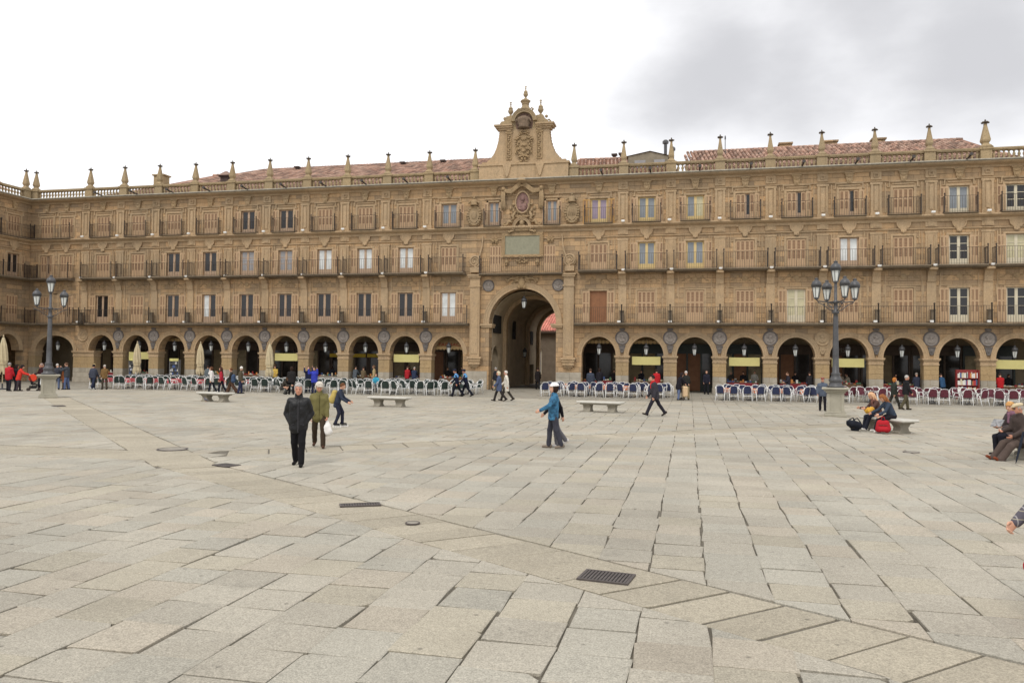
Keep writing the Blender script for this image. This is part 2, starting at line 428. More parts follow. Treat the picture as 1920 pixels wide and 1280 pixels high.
# roof-side and end faces so that the block is closed
for (a, b, c, d) in ((XC, -2.75, 0, 17), (2.85, 39.6, 0, 17), (-2.75, 2.85, 8.0, 17)): mb.add([(a, 12, c), (b, 12, c), (b, 12, d), (a, 12, d)], [(0, 1, 2, 3)])
mb.add([(39.6, 0, 5.1), (39.6, 12, 5.1), (39.6, 12, 17), (39.6, 0, 17)], [(0, 1, 2, 3)])
mb.add([(XC, 0.05, 16.3), (39.6, 0.05, 16.3), (39.6, 12, 16.3), (XC, 12, 16.3)], [(0, 1, 2, 3)])
mb.build("wall", M_WALL, bld)

# --- arcade interior: back wall, ceiling, cross ribs, shop fronts
mb = MB()
for (a, b) in ((XC - 4.5, -2.75), (2.75, 39.6)):
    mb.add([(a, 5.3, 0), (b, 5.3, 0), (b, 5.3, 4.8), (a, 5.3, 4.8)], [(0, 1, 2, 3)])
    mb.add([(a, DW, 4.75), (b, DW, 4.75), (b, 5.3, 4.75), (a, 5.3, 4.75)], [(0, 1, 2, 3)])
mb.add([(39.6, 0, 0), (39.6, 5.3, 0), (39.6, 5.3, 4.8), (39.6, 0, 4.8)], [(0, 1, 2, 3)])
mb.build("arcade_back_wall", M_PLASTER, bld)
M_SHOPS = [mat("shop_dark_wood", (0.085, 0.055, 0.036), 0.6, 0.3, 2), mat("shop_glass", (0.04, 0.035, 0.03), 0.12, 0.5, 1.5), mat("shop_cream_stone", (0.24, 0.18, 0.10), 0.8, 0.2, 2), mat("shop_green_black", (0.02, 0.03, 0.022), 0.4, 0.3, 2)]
M_LIT = mat("shop_interior_beige", (0.32, 0.26, 0.16), 0.8, 0.45, 1.8)
rs = random.Random(3)
for (x, s, i) in BAYS + [(-42.7, 'C', 0)]:
    if s == 'R' and i == 8: continue
    base = rs.choice(M_SHOPS[:1] + M_SHOPS[3:] + M_SHOPS[:1])
    w = BW - 0.04
    fr = MB()                            # shop front frame: posts, lintel, fascia, stall riser
    for dx in (-w / 2 + 0.07, -0.55, 0.55, w / 2 - 0.07): fr.box(x + dx - 0.07, x + dx + 0.07, 5.1, 5.28, 0, 3.0)
    fr.box(x - w / 2, x + w / 2, 5.05, 5.27, 3.0, 3.75); fr.box(x - w / 2, x - 0.62, 5.12, 5.28, 0, 0.5); fr.box(x + 0.62, x + w / 2, 5.12, 5.28, 0, 0.5)
    fo = fr.build("shop_front", base, bld)
    for (a, b) in ((-w / 2 + 0.14, -0.62), (-0.48, 0.48), (0.62, w / 2 - 0.14)):
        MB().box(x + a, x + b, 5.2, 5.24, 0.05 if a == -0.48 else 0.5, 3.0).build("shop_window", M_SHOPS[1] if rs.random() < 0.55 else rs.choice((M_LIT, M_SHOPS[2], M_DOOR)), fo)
for x in PIERS_L + PIERS_R[:-1]:         # cross arches under the ceiling
    MB().box(x - 0.3, x + 0.3, DW + 0.002, 5.29, 4.3, 4.74).build("ceiling_rib", M_PLASTER, bld)

# --- piers of stacked blocks, capitals, arch mouldings
def block_mesh(w, d, h, j):
    r = random.Random(j)
    m = MB().box(-w / 2, w / 2, -d / 2, d / 2, 0.004, h - 0.004, 0.014)
    m.v = [(x + r.uniform(-.006, .006), y + r.uniform(-.006, .006), z) for x, y, z in m.v]
    return m
HC = (0.44, 0.42, 0.4, 0.36, 0.33, 0.32)
BLK = {}
def get_block(w, d, h, var, m):
    k = (round(w, 3), round(d, 3), h, var, m.name)
    if k not in BLK: BLK[k] = block_mesh(w, d, h, var).mesh("block", m)
    return BLK[k]
cap_mesh = None
def pier(xc, y0, w, depth=DW, parent=bld, swap=False):
    global cap_mesh
    # core so that no light leaks through the joints
    c = MB().box(xc - w / 2 + 0.02, xc + w / 2 - 0.02, y0 + 0.02, y0 + depth - 0.02, 0, ZS - 0.3)
    if not swap: p = c.build("pier", M_GOLD, parent)
    else: p = MB().box(y0 + 0.02, y0 + depth - 0.02, xc - w / 2 + 0.02, xc + w / 2 - 0.02, 0, ZS - 0.3).build("pier", M_GOLD, parent)
    z = 0.0
    for c, h in enumerate(HC):
        m = M_GRANITE if c < 3 else M_GOLD
        wide = w + (0.06 if c == 0 else 0)
        n = 2 if (w < 1.2) else 3
        cut = [-wide / 2] + sorted([(-wide / 2 + wide * (k + 0.5 * ((c % 2) * 0.5 - 0.25) + 0.0) / n) for k in range(1, n)]) + [wide / 2]
        for a, b in zip(cut[:-1], cut[1:]):
            dd = depth + (0.06 if c == 0 else 0)
            if not swap: ob("stone_block", get_block(round(b - a - 0.008, 3), dd, h, c, m), p, (xc + (a + b) / 2, y0 + depth / 2, z))
            else: ob("stone_block", get_block(dd, round(b - a - 0.008, 3), h, c, m), p, (y0 + depth / 2, xc + (a + b) / 2, z))
        z += h
    cp = MB()
    for (g, za, zb) in ((0.03, z, z + 0.1), (-0.0, z + 0.1, ZS - 0.2), (0.05, ZS - 0.2, ZS - 0.12), (0.1, ZS - 0.12, ZS - 0.0)):
        if not swap: cp.box(xc - w / 2 - g, xc + w / 2 + g, y0 - g, y0 + depth + g, za, zb)
        else: cp.box(y0 - g, y0 + depth + g, xc - w / 2 - g, xc + w / 2 + g, za, zb)
    cp.build("capital", M_TRIM, p)
    return p
PW = BW - 2 * AR
for x in PIERS_L[:9] + PIERS_R[:9]: pier(x, 0.0, PW)
pier((-40.72 - 38.55) / 2, 0.0, 40.72 - 38.55 - 0.02)
pier(-45.12, 0.0, 0.7)
for (x, s, i) in BAYS:
    xx = x if s != 'G' else math.copysign(5.98, x)
    arch_ring(xx, AR, ZS, ZA - ZS, 0.36, -0.012, 0.002).build("arch_moulding", M_TRIM, bld)
arch_ring(-42.72, 2.0, ZS, 1.36, 0.4, -0.012, 0.002).build("arch_moulding", M_TRIM, bld)
arch_ring(0.06, 2.65, 5.15, 2.72, 0.46, -0.045, 0.002).build("arch_moulding", M_TRIM, bld)

# --- medallions between the arches
def bust_relief(mb, x, z, y, r, seed, plain=False):
    q = random.Random(seed)
    sx = q.choice((-1, 1))
    mb.ell((x, y, z - 0.42 * r), (0.62 * r, 0.05, 0.42 * r), 10, 6)
    mb.ell((x + 0.03 * sx, y - 0.02, z + 0.18 * r), (0.27 * r, 0.07, 0.36 * r), 10, 6)
    mb.ell((x - 0.1 * sx * r, y - 0.02, z + 0.33 * r), (0.3 * r, 0.06, 0.28 * r), 8, 6)
    mb.ell((x + 0.3 * sx * r, y - 0.03, z + 0.12 * r), (0.08 * r, 0.05, 0.08 * r), 6, 4)
    mb.ell((x - 0.02, y - 0.02, z - 0.15 * r), (0.17 * r, 0.06, 0.25 * r), 8, 6)
    for k in range(5): mb.ell((x + q.uniform(-.5, .5) * r, y, z - q.uniform(.3, .7) * r), (0.12 * r, 0.05, 0.09 * r), 6, 4)
def medallion(x, z, r, seed, bracket=True, dark=True, y=0.0, XF=None):
    rim = M_GREYRIM if dark else M_TRIM; face = M_GREYSTONE if dark else M_TRIM
    d = MB().lathe([(r * 0.97, 0.0), (r * 0.97, -0.03)], (x, y, z), 24, 'y').build("medallion", face, bld)
    prof = [(r * 0.86, -0.025), (r * 0.9, -0.07), (r * 0.97, -0.085), (r * 1.05, -0.07), (r * 1.07, 0.0)]
    m = MB(); n = 28; vs = [(x + rr * math.cos(2 * math.pi * k / n), y + h, z + rr * math.sin(2 * math.pi * k / n)) for rr, h in prof for k in range(n)]
    m.add(vs, [(i * n + k, i * n + (k + 1) % n, (i + 1) * n + (k + 1) % n, (i + 1) * n + k) for i in range(len(prof) - 1) for k in range(n)])
    m.build("rim", rim, d)
    b = MB(); bust_relief(b, x, z, y - 0.03, r * 0.86, seed); b.build("relief_bust", face, d, smooth=True)
    if bracket:
        m = MB()
        m.extr_y([(x - 0.22, z - r - 0.05), (x + 0.22, z - r - 0.05), (x + 0.2, z - r - 0.3), (x + 0.08, z - r - 0.62), (x - 0.08, z - r - 0.62), (x - 0.2, z - r - 0.3)], y - 0.12, y - 0.002)
        m.box(x - 0.25, x + 0.25, y - 0.15, y - 0.003, z - r - 0.12, z - r - 0.052)
        m.ell((x, y - 0.12, z - r - 0.33), (0.1, 0.05, 0.14), 8, 5)
        m.box(x - 0.2, x + 0.2, y - 0.08, y - 0.002, z + r + 0.05, z + r + 0.2)
        m.build("bracket", M_GREYRIM if dark else M_TRIM, d)
for i, x in enumerate(PIERS_L[:9]): medallion(x, 4.1, 0.5, 10 + i)
for i, x in enumerate(PIERS_R[:9]): medallion(x, 4.1, 0.5, 40 + i, True, i != 4)
medallion(PIERS_L[9] - 0.1, 4.12, 0.5, 90, False, False)
for s in (-1, 1): medallion(0.09 + s * 2.76, 8.12, 0.44, 77 + s, False, True)

# --- windows
PANE = {}
def win_box(mb, x0, x1, z0, z1, y0, y1, t):
    mb.box(x0, x0 + t, y0, y1, z0, z1); mb.box(x1 - t, x1, y0, y1, z0, z1); mb.box(x0 + t, x1 - t, y0, y1, z1 - t, z1); mb.box(x0 + t, x1 - t, y0, y1, z0, z0 + t)
SHM = {}
def shutter_mesh(w, h, nf, mfr):
    """a shutter of nf folds, hinge at x=0, spreading to +x; each fold has two louvred panels and a solid foot panel"""
    k = (round(w, 3), round(h, 3), nf, mfr.name)
    if k in SHM: return SHM[k]
    mb = MB(); fw = w / nf
    for f in range(nf):
        a = f * fw + 0.004; b = (f + 1) * fw - 0.004; y = 0.004 * (f % 2)
        t = 0.055
        mb.m(0)
        mb.box(a, a + t, -0.04 + y, y, 0, h); mb.box(b - t, b, -0.04 + y, y, 0, h)
        zs = [0, 0.27 * h, 0.29 * h, 0.6 * h, 0.64 * h, 0.95 * h, h]
        mb.box(a + t, b - t, -0.04 + y, y, 0, 0.05 * h); mb.box(a + t, b - t, -0.025 + y, y, 0.05 * h, zs[1]); mb.box(a + t, b - t, -0.04 + y, y, zs[1], zs[2] + 0.03)
        mb.box(a + t, b - t, -0.04 + y, y, zs[3], zs[4]); mb.box(a + t, b - t, -0.04 + y, y, zs[5], zs[6])
        mb.m(1)
        for (p, q) in ((zs[2] + 0.03, zs[3]), (zs[4], zs[5])):
            n = 6
            for j in range(n):
                za = p + (q - p) * j / n; zb = p + (q - p) * (j + 0.9) / n
                mb.add([(a + t, -0.026 + y, za), (b - t, -0.026 + y, za), (b - t, -0.006 + y, zb), (a + t, -0.006 + y, zb)], [(0, 1, 2, 3)])
    SHM[k] = mb.mesh("shutter", [mfr, M_LOUV])
    return SHM[k]
def window(x, f, s, w, XF=None, par=bld, loc=None):
    z0, z1 = FL[f]; h = z1 - z0
    fm = M_FRAME; sm = M_SHUT; gl = M_GLD; munt = 0; closed = 0
    if s == 'c': closed = 2
    if s == 'b': gl = M_GLB
    if s in ('by', 'ey'): gl = M_GLB; fm = M_FRAMEY
    if s == 'bw': gl = M_GLB; fm = M_FRAMEW; sm = M_SHUT
    if s == 'p': gl = M_GLP; fm = M_FRAMEY; sm = M_SHUTO
    if s in ('m', 'ym'): fm = M_FRAMEW; munt = 1
    if s == 'ym': gl = M_GLY
    if s == 'g': gl = M_GLG; munt = 1
    if s == 'w': gl = M_GLW
    if s == 'o': fm = M_DOOR; gl = M_DOOR
    pos = loc or (x, 0, z0)
    rz = 0 if loc is None else R(90)
    g = MB(); yw = 0.12
    win_box(g, -w / 2, w / 2, 0, h, yw, yw + 0.08, 0.06)
    g.box(-0.05, 0.05, yw - 0.01, yw + 0.07, 0.06, h - 0.06)
    g.box(-w / 2 + 0.06, -0.05, yw + 0.01, yw + 0.05, 0.06, 0.22 * h); g.box(0.05, w / 2 - 0.06, yw + 0.01, yw + 0.05, 0.06, 0.22 * h)
    for sx in (-1, 1):
        a, b = sorted((sx * 0.05, sx * (w / 2 - 0.06)))
        g.box(a, a + 0.045, yw, yw + 0.06, 0.22 * h, h - 0.06); g.box(b - 0.045, b, yw, yw + 0.06, 0.22 * h, h - 0.06)
        if munt:
            for q in (0.48, 0.73): g.box(a + 0.045, b - 0.045, yw + 0.005, yw + 0.055, q * h - 0.02, q * h + 0.02)
    wd = g.build("window", fm, par, pos)
    wd.rotation_euler = (0, 0, rz)
    for sx in (-1, 1):
        a, b = sorted((sx * 0.095, sx * (w / 2 - 0.105)))
        gg = gl
        if s in ('k', 'ey') and sx == (-1 if s == 'k' else 1): gg = M_GLW if s == 'k' else M_GLY
        if s == 'k' and sx == 1: gg = M_GLD if f == 1 else M_GLW
        MB().box(a, b, yw + 0.03, yw + 0.042, 0.22 * h, h - 0.06).build("pane", gg, wd)
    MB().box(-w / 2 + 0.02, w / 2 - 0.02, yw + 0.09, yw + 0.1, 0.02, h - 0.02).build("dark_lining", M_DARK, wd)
    # shutters
    def hang(wd_, nf, x0, mirror, y, ang=0.0):
        o = ob("shutter", shutter_mesh(wd_, h - 0.03, nf, sm), wd, (x0, y, 0.012), (0, 0, ang))
        if mirror: o.scale = (-1, 1, 1)
        return o
    if s == 'c':
        hang(w / 2 - 0.012, 2, -w / 2 + 0.008, False, 0.05); hang(w / 2 - 0.012, 2, w / 2 - 0.008, True, 0.05)
    elif s == 'h':                       # one narrow slit left open
        hang(w / 2 - 0.02, 2, -w / 2 + 0.008, False, 0.05); hang(w / 4, 1, w / 2 - 0.008, True, 0.05); hang(w / 4, 1, w / 2 + 0.005, False, -0.012)
    elif s == 'o':
        hang(0.55, 2, -w / 2 - 0.01, True, -0.012); hang(0.55, 2, w / 2 + 0.01, False, -0.012)
    else:
        sw = 0.58 if w > 1 else 0.32
        nf = 2 if w > 1 else 1
        hang(sw, nf, -w / 2 - 0.01, True, -0.012); hang(sw, nf, w / 2 + 0.01, False, -0.012)
    return wd
for (x, f, s, w) in WINS: window(x, f, s, w)

# --- window dressings: surrounds, keystones, panels, frieze brackets
def mesh_at(key, fn, mats, store={}):
    if key not in store: store[key] = fn().mesh(key, mats)
    return store[key]
def surround3():
    m = MB(); w = 0.68
    for (a, b, c, d, p) in ((-w - 0.16, -w, 0, 2.1, .05), (w, w + 0.16, 0, 2.1, .05)): m.box(a, b, -p, -0.002, c, d)
    m.box(-w - 0.16, w + 0.16, -0.055, -0.003, 1.96, 2.1)
    # eared hood
    m.box(-0.95, 0.95, -0.1, -0.004, 2.36, 2.44); m.box(-0.95, -0.87, -0.08, -0.004, 2.0, 2.36); m.box(0.87, 0.95, -0.08, -0.004, 2.0, 2.36)
    m.box(-1.05, -0.951, -0.07, -0.004, 2.0, 2.07); m.box(0.951, 1.05, -0.07, -0.004, 2.0, 2.07)
    m.box(-0.72, 0.72, -0.06, -0.004, 2.2, 2.27)
    return m
def key3():
    m = MB()
    m.extr_y([(-0.28, 0.62), (0.28, 0.62), (0.22, 0.3), (0.14, 0.0), (-0.14, 0.0), (-0.22, 0.3)], -0.16, -0.003)
    m.box(-0.34, 0.34, -0.2, -0.004, 0.62, 0.72); m.ell((0, -0.16, 0.18), (0.13, 0.06, 0.14), 8, 5); m.ell((0, -0.17, 0.45), (0.2, 0.05, 0.1), 8, 5)
    m.ell((-0.17, -0.16, 0.5), (0.07, 0.05, 0.1), 6, 4); m.ell((0.17, -0.16, 0.5), (0.07, 0.05, 0.1), 6, 4)
    return m
def surround2():
    m = MB(); w = 0.68
    for (a, b) in ((-w - 0.15, -w), (w, w + 0.15)): m.box(a, b, -0.05, -0.002, 0, 2.2)
    m.box(-w - 0.15, w + 0.15, -0.055, -0.003, 2.08, 2.22)
    for sx in (-1, 1):                  # thin lug mouldings at both sides
        a, b = sorted((sx * 0.98, sx * 1.04)); m.box(a, b, -0.05, -0.003, 1.55, 2.45)
        a, b = sorted((sx * 0.84, sx * 0.98)); m.box(a, b, -0.045, -0.003, 1.95, 2.01)
    return m
def key2():
    m = MB()
    m.extr_y([(-0.42, 0.72), (0.42, 0.72), (0.34, 0.36), (0.2, 0.3), (0.16, 0.0), (-0.16, 0.0), (-0.2, 0.3), (-0.34, 0.36)], -0.1, -0.004)
    for sx in (-1, 1): m.tube([(sx * 0.44, -0.1, 0.76), (sx * 0.4, -0.12, 0.5), (sx * 0.3, -0.12, 0.34), (sx * 0.2, -0.11, 0.26)], [0.05, 0.05, 0.045, 0.03], 6)
    m.ell((0, -0.1, 0.05), (0.09, 0.06, 0.09), 8, 5); m.ell((-0.12, -0.1, 0.1), (0.06, 0.04, 0.06), 6, 4); m.ell((0.12, -0.1, 0.1), (0.06, 0.04, 0.06), 6, 4)
    return m
def surround1():
    m = MB(); w = 0.67
    for (a, b) in ((-w - 0.13, -w), (w, w + 0.13)): m.box(a, b, -0.035, -0.002, 0, 2.5)
    m.box(-w - 0.13, w + 0.13, -0.04, -0.003, 2.4, 2.52)
    m.box(-1.3, 1.3, -0.03, -0.002, 2.55, 2.61)
    for sx in (-1, 1):
        a, b = sorted((sx * 1.22, sx * 1.3)); m.box(a, b, -0.03, -0.003, 1.9, 2.55)
    return m
def panel1():                            # carved scroll panel under the second balconies
    m = MB()
    m.lathe([(0.2, 0.0), (0.2, -0.035), (0.14, -0.05)], (0, 0, 0.0), 14, 'y')
    for sx in (-1, 1):
        pts = []
        for k in range(12):
            t = k / 11; pts.append((sx * (0.25 + 0.75 * t), -0.02, 0.12 * math.sin(5 * t) - 0.02))
        m.tube(pts, [0.045 - 0.02 * k / 11 for k in range(12)], 5)
        m.ell((sx * 0.5, -0.01, 0.18), (0.12, 0.035, 0.08), 7, 4); m.ell((sx * 0.85, -0.01, -0.1), (0.12, 0.035, 0.07), 7, 4); m.ell((sx * 0.35, -0.01, -0.16), (0.1, 0.03, 0.06), 7, 4)
    return m
for (x, f, s, w) in WINS:
    if abs(x) < 3:
        if f == 3:
            ob("window_surround", mesh_at("surround_small", lambda: MB().box(-0.6, -0.45, -0.05, -0.002, 0, 2.05).box(0.45, 0.6, -0.05, -0.002, 0, 2.05).box(-0.75, 0.75, -0.07, -0.003, 2.15, 2.25).box(-0.6, 0.6, -0.05, -0.003, 1.95, 2.05), M_TRIM), bld, (x, 0, FL[3][0]))
            ob("frieze_bracket", mesh_at("frieze_bracket", key3, M_CARVE), bld, (x, 0, 15.12))
        continue
    z0 = FL[f][0]
    if f == 3:
        ob("window_surround", mesh_at("window_surround_top", surround3, M_TRIM), bld, (x, 0, z0)); ob("frieze_bracket", mesh_at("frieze_bracket", key3, M_CARVE), bld, (x, 0, 15.14))
    elif f == 2:
        ob("window_surround", mesh_at("window_surround_mid", surround2, M_TRIM), bld, (x, 0, z0)); ob("keystone", mesh_at("keystone", key2, M_TRIM), bld, (x, 0, 11.5))
    else:
        ob("window_surround", mesh_at("window_surround_low", surround1, M_TRIM), bld, (x, 0, z0)); ob("scroll_panel", mesh_at("scroll_panel", panel1, M_CARVE), bld, (x, 0, 8.45))

# --- pilasters, consoles, string courses, cornices
def pil3():
    m = MB(); w = 0.36
    m.box(-w, -0.21, -0.12, -0.002, 0.2, 2.2); m.box(0.21, w, -0.12, -0.002, 0.2, 2.2); m.box(-0.21, 0.21, -0.06, -0.002, 0.2, 2.2); m.box(-w - 0.04, w + 0.04, -0.15, -0.003, 0, 0.2); m.box(-w - 0.05, w + 0.05, -0.13, -0.003, 2.2, 2.351)
    t = 0.045
    m.box(-0.12, 0.12, -0.11, -0.06, 0.35, 2.05)
    m.box(-0.62, -0.56, -0.08, -0.002, 0.2, 2.3); m.box(0.56, 0.62, -0.08, -0.002, 0.2, 2.3)
    # frieze square
    m.box(-w, w, -0.08, -0.003, 2.55, 3.15)
    for (a, b, c, d) in ((-.15, -.1, 2.72, 2.98), (.1, .15, 2.72, 2.98), (-.1, .1, 2.72, 2.77), (-.1, .1, 2.93, 2.98)): m.box(a, b, -0.16, -0.081, c, d)
    return m
def pil2():
    m = MB(); w = 0.38
    m.box(-w, w, -0.09, -0.002, 0, 2.35); m.box(-w - 0.04, w + 0.04, -0.13, -0.003, 0, 0.22); m.box(-w - 0.04, w + 0.04, -0.12, -0.003, 2.2, 2.351)
    for a in (-0.62, 0.56): m.box(a, a + 0.06, -0.08, -0.002, 0.2, 2.3)
    for a in (-0.22, 0.15): m.box(a, a + 0.07, -0.15, -0.09, 0.3, 2.1)
    m.box(-w, w, -0.07, -0.003, 2.65, 3.1); m.box(-0.2, 0.2, -0.1, -0.071, 2.72, 3.0)
    return m
def console1():
    m = MB()
    m.box(-0.3, 0.3, -0.09, -0.002, -2.75, 0.0)
    m.extr_x([(-0.002, 0.0), (-0.002, 0.95), (-0.7, 0.95), (-0.68, 0.8), (-0.4, 0.7), (-0.2, 0.4), (-0.16, 0.0)], -0.27, 0.27)
    m.box(-0.62, -0.56, -0.045, -0.002, -2.7, 0.6); m.box(0.56, 0.62, -0.045, -0.002, -2.7, 0.6)
    return m
PX = PIERS_L + PIERS_R[:9]
for x in PX:
    ob("pilaster", mesh_at("pilaster_top", pil3, M_TRIM), bld, (x, 0, 12.74)); ob("pilaster", mesh_at("pilaster_mid", pil2, M_TRIM), bld, (x, 0, 9.22))
    ob("console", mesh_at("console", console1, M_TRIM), bld, (x, 0, 8.05))
def course(prof, x0, x1, gaps=()):
    m = MB(); xs = [x0]
    for a, b in gaps: xs += [a, b]
    xs.append(x1)
    for a, b in zip(xs[::2], xs[1::2]): m.extr_x(prof, a, b)
    return m
X0, X1 = XC, 39.6
course([(-0.004, 12.2), (-0.1, 12.22), (-0.14, 12.4), (-0.3, 12.48), (-0.42, 12.58), (-0.42, 12.67), (-0.3, 12.71), (-0.004, 12.71)], X0, X1).build("string_course", M_TRIM, bld)
course([(-0.004, 15.1), (-0.1, 15.13), (-0.12, 15.2), (-0.004, 15.22)], X0, X1).build("string_course", M_TRIM, bld)
course([(-0.004, 11.68), (-0.09, 11.71), (-0.1, 11.78), (-0.004, 11.8)], X0, X1).build("string_course", M_TRIM, bld)
course([(0.06, 15.84), (-0.12, 15.86), (-0.2, 15.98), (-0.5, 16.08), (-0.6, 16.16), (-0.6, 16.2), (0.06, 16.2)], X0, X1).build("cornice", M_TRIM, bld)
course([(-0.57, 16.2), (-0.66, 16.22), (-0.7, 16.27), (-0.66, 16.33), (-0.5, 16.35), (0.06, 16.36), (0.06, 16.2)], X0, X1).build("gutter", M_LEAD, bld)

# --- balconies
def railing(w, d, h, post=True, sp=0.155, ends=True):
    m = MB(); t = 0.0085
    for (a, b, c, e) in ((-w / 2, w / 2, -d, -d),):
        m.box(-w / 2, w / 2, -d - 0.016, -d + 0.016, h - 0.022, h); m.box(-w / 2, w / 2, -d - 0.01, -d + 0.01, 0.06, 0.078)
    n = max(2, int(w / sp))
    for k in range(n + 1):
        x = -w / 2 + w * k / n; m.box(x - t, x + t, -d - t, -d + t, 0, h - 0.03)
    if ends:
        for sx in (-1, 1):
            x = sx * w / 2
            m.box(x - 0.018, x + 0.018, -d + 0.02, 0, h - 0.03, h); m.box(x - 0.014, x + 0.014, -d + 0.015, 0, 0.06, 0.085)
            nn = max(1, int(d / sp))
            for k in range(1, nn + 1): m.box(x - t, x + t, -d + d * k / (nn + 1) - t, -d + d * k / (nn + 1) + t, 0, h - 0.03)
    if post:
        for sx in (-1, 1):
            x = sx * w / 2; m.box(x - 0.028, x + 0.028, -d - 0.028, -d + 0.028, 0, h + 0.06); m.lathe([(0.02, 0), (0.05, 0.05), (0.055, 0.1), (0.02, 0.15)], (x, -d, h + 0.06), 6)
    return m
def bal_slab(w, d, t):
    r = random.Random(int(w * 100)); m = MB()
    m.extr_x([(-0.002, 0), (-0.002, -t * 0.9), (-d * 0.75, -t), (-d + 0.06, -t * 0.85), (-d - 0.02, -t * 0.5), (-d - 0.06, -t * 0.35), (-d - 0.06, 0)], -w / 2, w / 2)
    return m
def balcony(x, z, w, d, t, h=1.2, **kw):
    k = "balcony_%.2f_%.2f" % (w, d)
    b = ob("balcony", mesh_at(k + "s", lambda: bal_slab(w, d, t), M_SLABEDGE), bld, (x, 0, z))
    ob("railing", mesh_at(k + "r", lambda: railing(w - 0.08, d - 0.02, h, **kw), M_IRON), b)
    return b
for (x, s, i) in BAYS:
    balcony(x, 12.75, 2.15, 0.5, 0.08, 1.15)
    balcony(x, 9.15, 3.12 if s != 'G' else 2.9, 0.85, 0.2, 1.18)
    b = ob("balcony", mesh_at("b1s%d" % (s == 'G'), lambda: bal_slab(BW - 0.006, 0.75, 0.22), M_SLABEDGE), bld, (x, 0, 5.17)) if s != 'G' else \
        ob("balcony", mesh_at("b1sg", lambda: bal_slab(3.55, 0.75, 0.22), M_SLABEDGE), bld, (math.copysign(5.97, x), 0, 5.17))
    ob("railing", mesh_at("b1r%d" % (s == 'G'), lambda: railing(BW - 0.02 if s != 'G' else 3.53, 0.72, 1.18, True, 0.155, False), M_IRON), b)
balcony(-2.35, 12.75, 1.35, 0.5, 0.08, 1.15); balcony(2.35, 12.75, 1.35, 0.5, 0.08, 1.15)
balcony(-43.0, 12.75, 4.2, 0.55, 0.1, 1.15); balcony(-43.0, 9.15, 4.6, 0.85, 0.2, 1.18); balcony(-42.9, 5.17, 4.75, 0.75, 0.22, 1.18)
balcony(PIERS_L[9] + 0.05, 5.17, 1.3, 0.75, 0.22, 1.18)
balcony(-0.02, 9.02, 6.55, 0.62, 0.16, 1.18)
# stone bollards with white floodlights where the balconies pass the piers
for x in PX:
    m = MB().box(-0.14, 0.14, -0.5, -0.26, 0.0, 0.85, 0.02).box(-0.17, 0.17, -0.53, -0.23, 0.85, 0.93)
    ob("balcony_pedestal", mesh_at("balcony_pedestal", lambda: m, M_SLABEDGE), bld, (x, 0, 5.18))
    for (dx, y, z) in ((0.0, -0.5, 12.72), (0.05, -0.62, 9.05), (-0.1, -0.66, 5.18)):
        ob("floodlight", mesh_at("floodlight", lambda: MB().box(-0.13, 0.13, -0.08, 0.08, 0.03, 0.17, 0.02).box(-0.03, 0.03, -0.03, 0.03, 0, 0.03), M_WHITE), bld, (x + dx + rs.uniform(-.1, .1), y, z))

# --- parapet: balusters, piers, obelisks, spouts
def parapet_runs():
    P = [XC + 0.1] + sorted(PIERS_L)[0:] + [-3.95]
    Q = [3.95] + PIERS_R[:9]
    return [(a, b) for a, b in zip(P[:-1], P[1:])] + [(a, b) for a, b in zip(Q[:-1], Q[1:])]
BY = 0.35
bal_m = MB().lathe([(0.09, 0), (0.09, 0.06), (0.05, 0.1), (0.105, 0.24), (0.1, 0.32), (0.05, 0.42), (0.06, 0.47), (0.095, 0.5), (0.095, 0.56)], (0, 0, 0), 8).mesh("baluster", M_ROOFSTONE, True)
obl_m = MB()
obl_m.box(-0.34, 0.34, -0.28, 0.28, 0, 0.06); obl_m.lathe([(0.42, 0.06), (0.36, 0.14), (0.24, 0.22), (0.22, 0.3), (0.3, 0.4), (0.33, 0.5), (0.31, 0.58), (0.1, 1.5), (0.13, 1.53), (0.1, 1.57)], (0, 0, 0), 4, 'z', math.pi / 4)
obl_m.m(1)
for k in range(5):
    a = 2 * math.pi * k / 5
    obl_m.ell((0.15 * math.cos(a), 0.15 * math.sin(a), 1.66), (0.1, 0.1, 0.065), 6, 4)
obl_m.ell((0, 0, 1.66), (0.1, 0.1, 0.1), 6, 4); obl_m.ell((0, 0, 1.78), (0.055, 0.055, 0.1), 6, 4)
obl_m = obl_m.mesh("obelisk", [M_ROOFSTONE, mat("lichen_dark_finial", (0.10, 0.08, 0.06), 0.9, 0.4, 5)])
for (a, b) in parapet_runs():
    a2, b2 = a + 0.36, b - 0.36
    c = (a + b) / 2
    m = MB().box(a2, b2, BY - 0.17, BY + 0.17, 16.36, 16.52).box(a2, b2, BY - 0.18, BY + 0.18, 17.09, 17.16).box(a2, b2, BY - 0.21, BY + 0.21, 17.16, 17.27)
    p = m.build("balustrade", M_ROOFSTONE, bld)
    n = max(3, int(round((b2 - a2) / 0.31)))
    for k in range(n): ob("baluster", bal_m, p, (a2 + (b2 - a2) * (k + 0.5) / n, BY, 16.525))
pier_m = MB().box(-0.36, 0.36, -0.24, 0.24, 0, 0.9, 0.02).box(-0.42, 0.42, -0.3, 0.3, 0.0, 0.14).box(-0.43, 0.43, -0.31, 0.31, 0.79, 0.93).mesh("parapet_pier", M_ROOFSTONE)
for x in [XC + 0.1] + PIERS_L + [-3.95, 3.95] + PIERS_R[:9]:
    big = abs(x - PIERS_R[7]) < 0.1
    p = ob("parapet_pier", pier_m, bld, (x, BY, 16.36))
    ob("obelisk", obl_m, p, (0, 0, 0.93), None, (1.15, 1.15, 1.06) if big else (0.92, 0.92, 1.0 + rs.uniform(-.02, .02)))
M_SPOUT = mat("rusted_spout_iron", (0.05, 0.04, 0.034), 0.7, 0.3, 5)
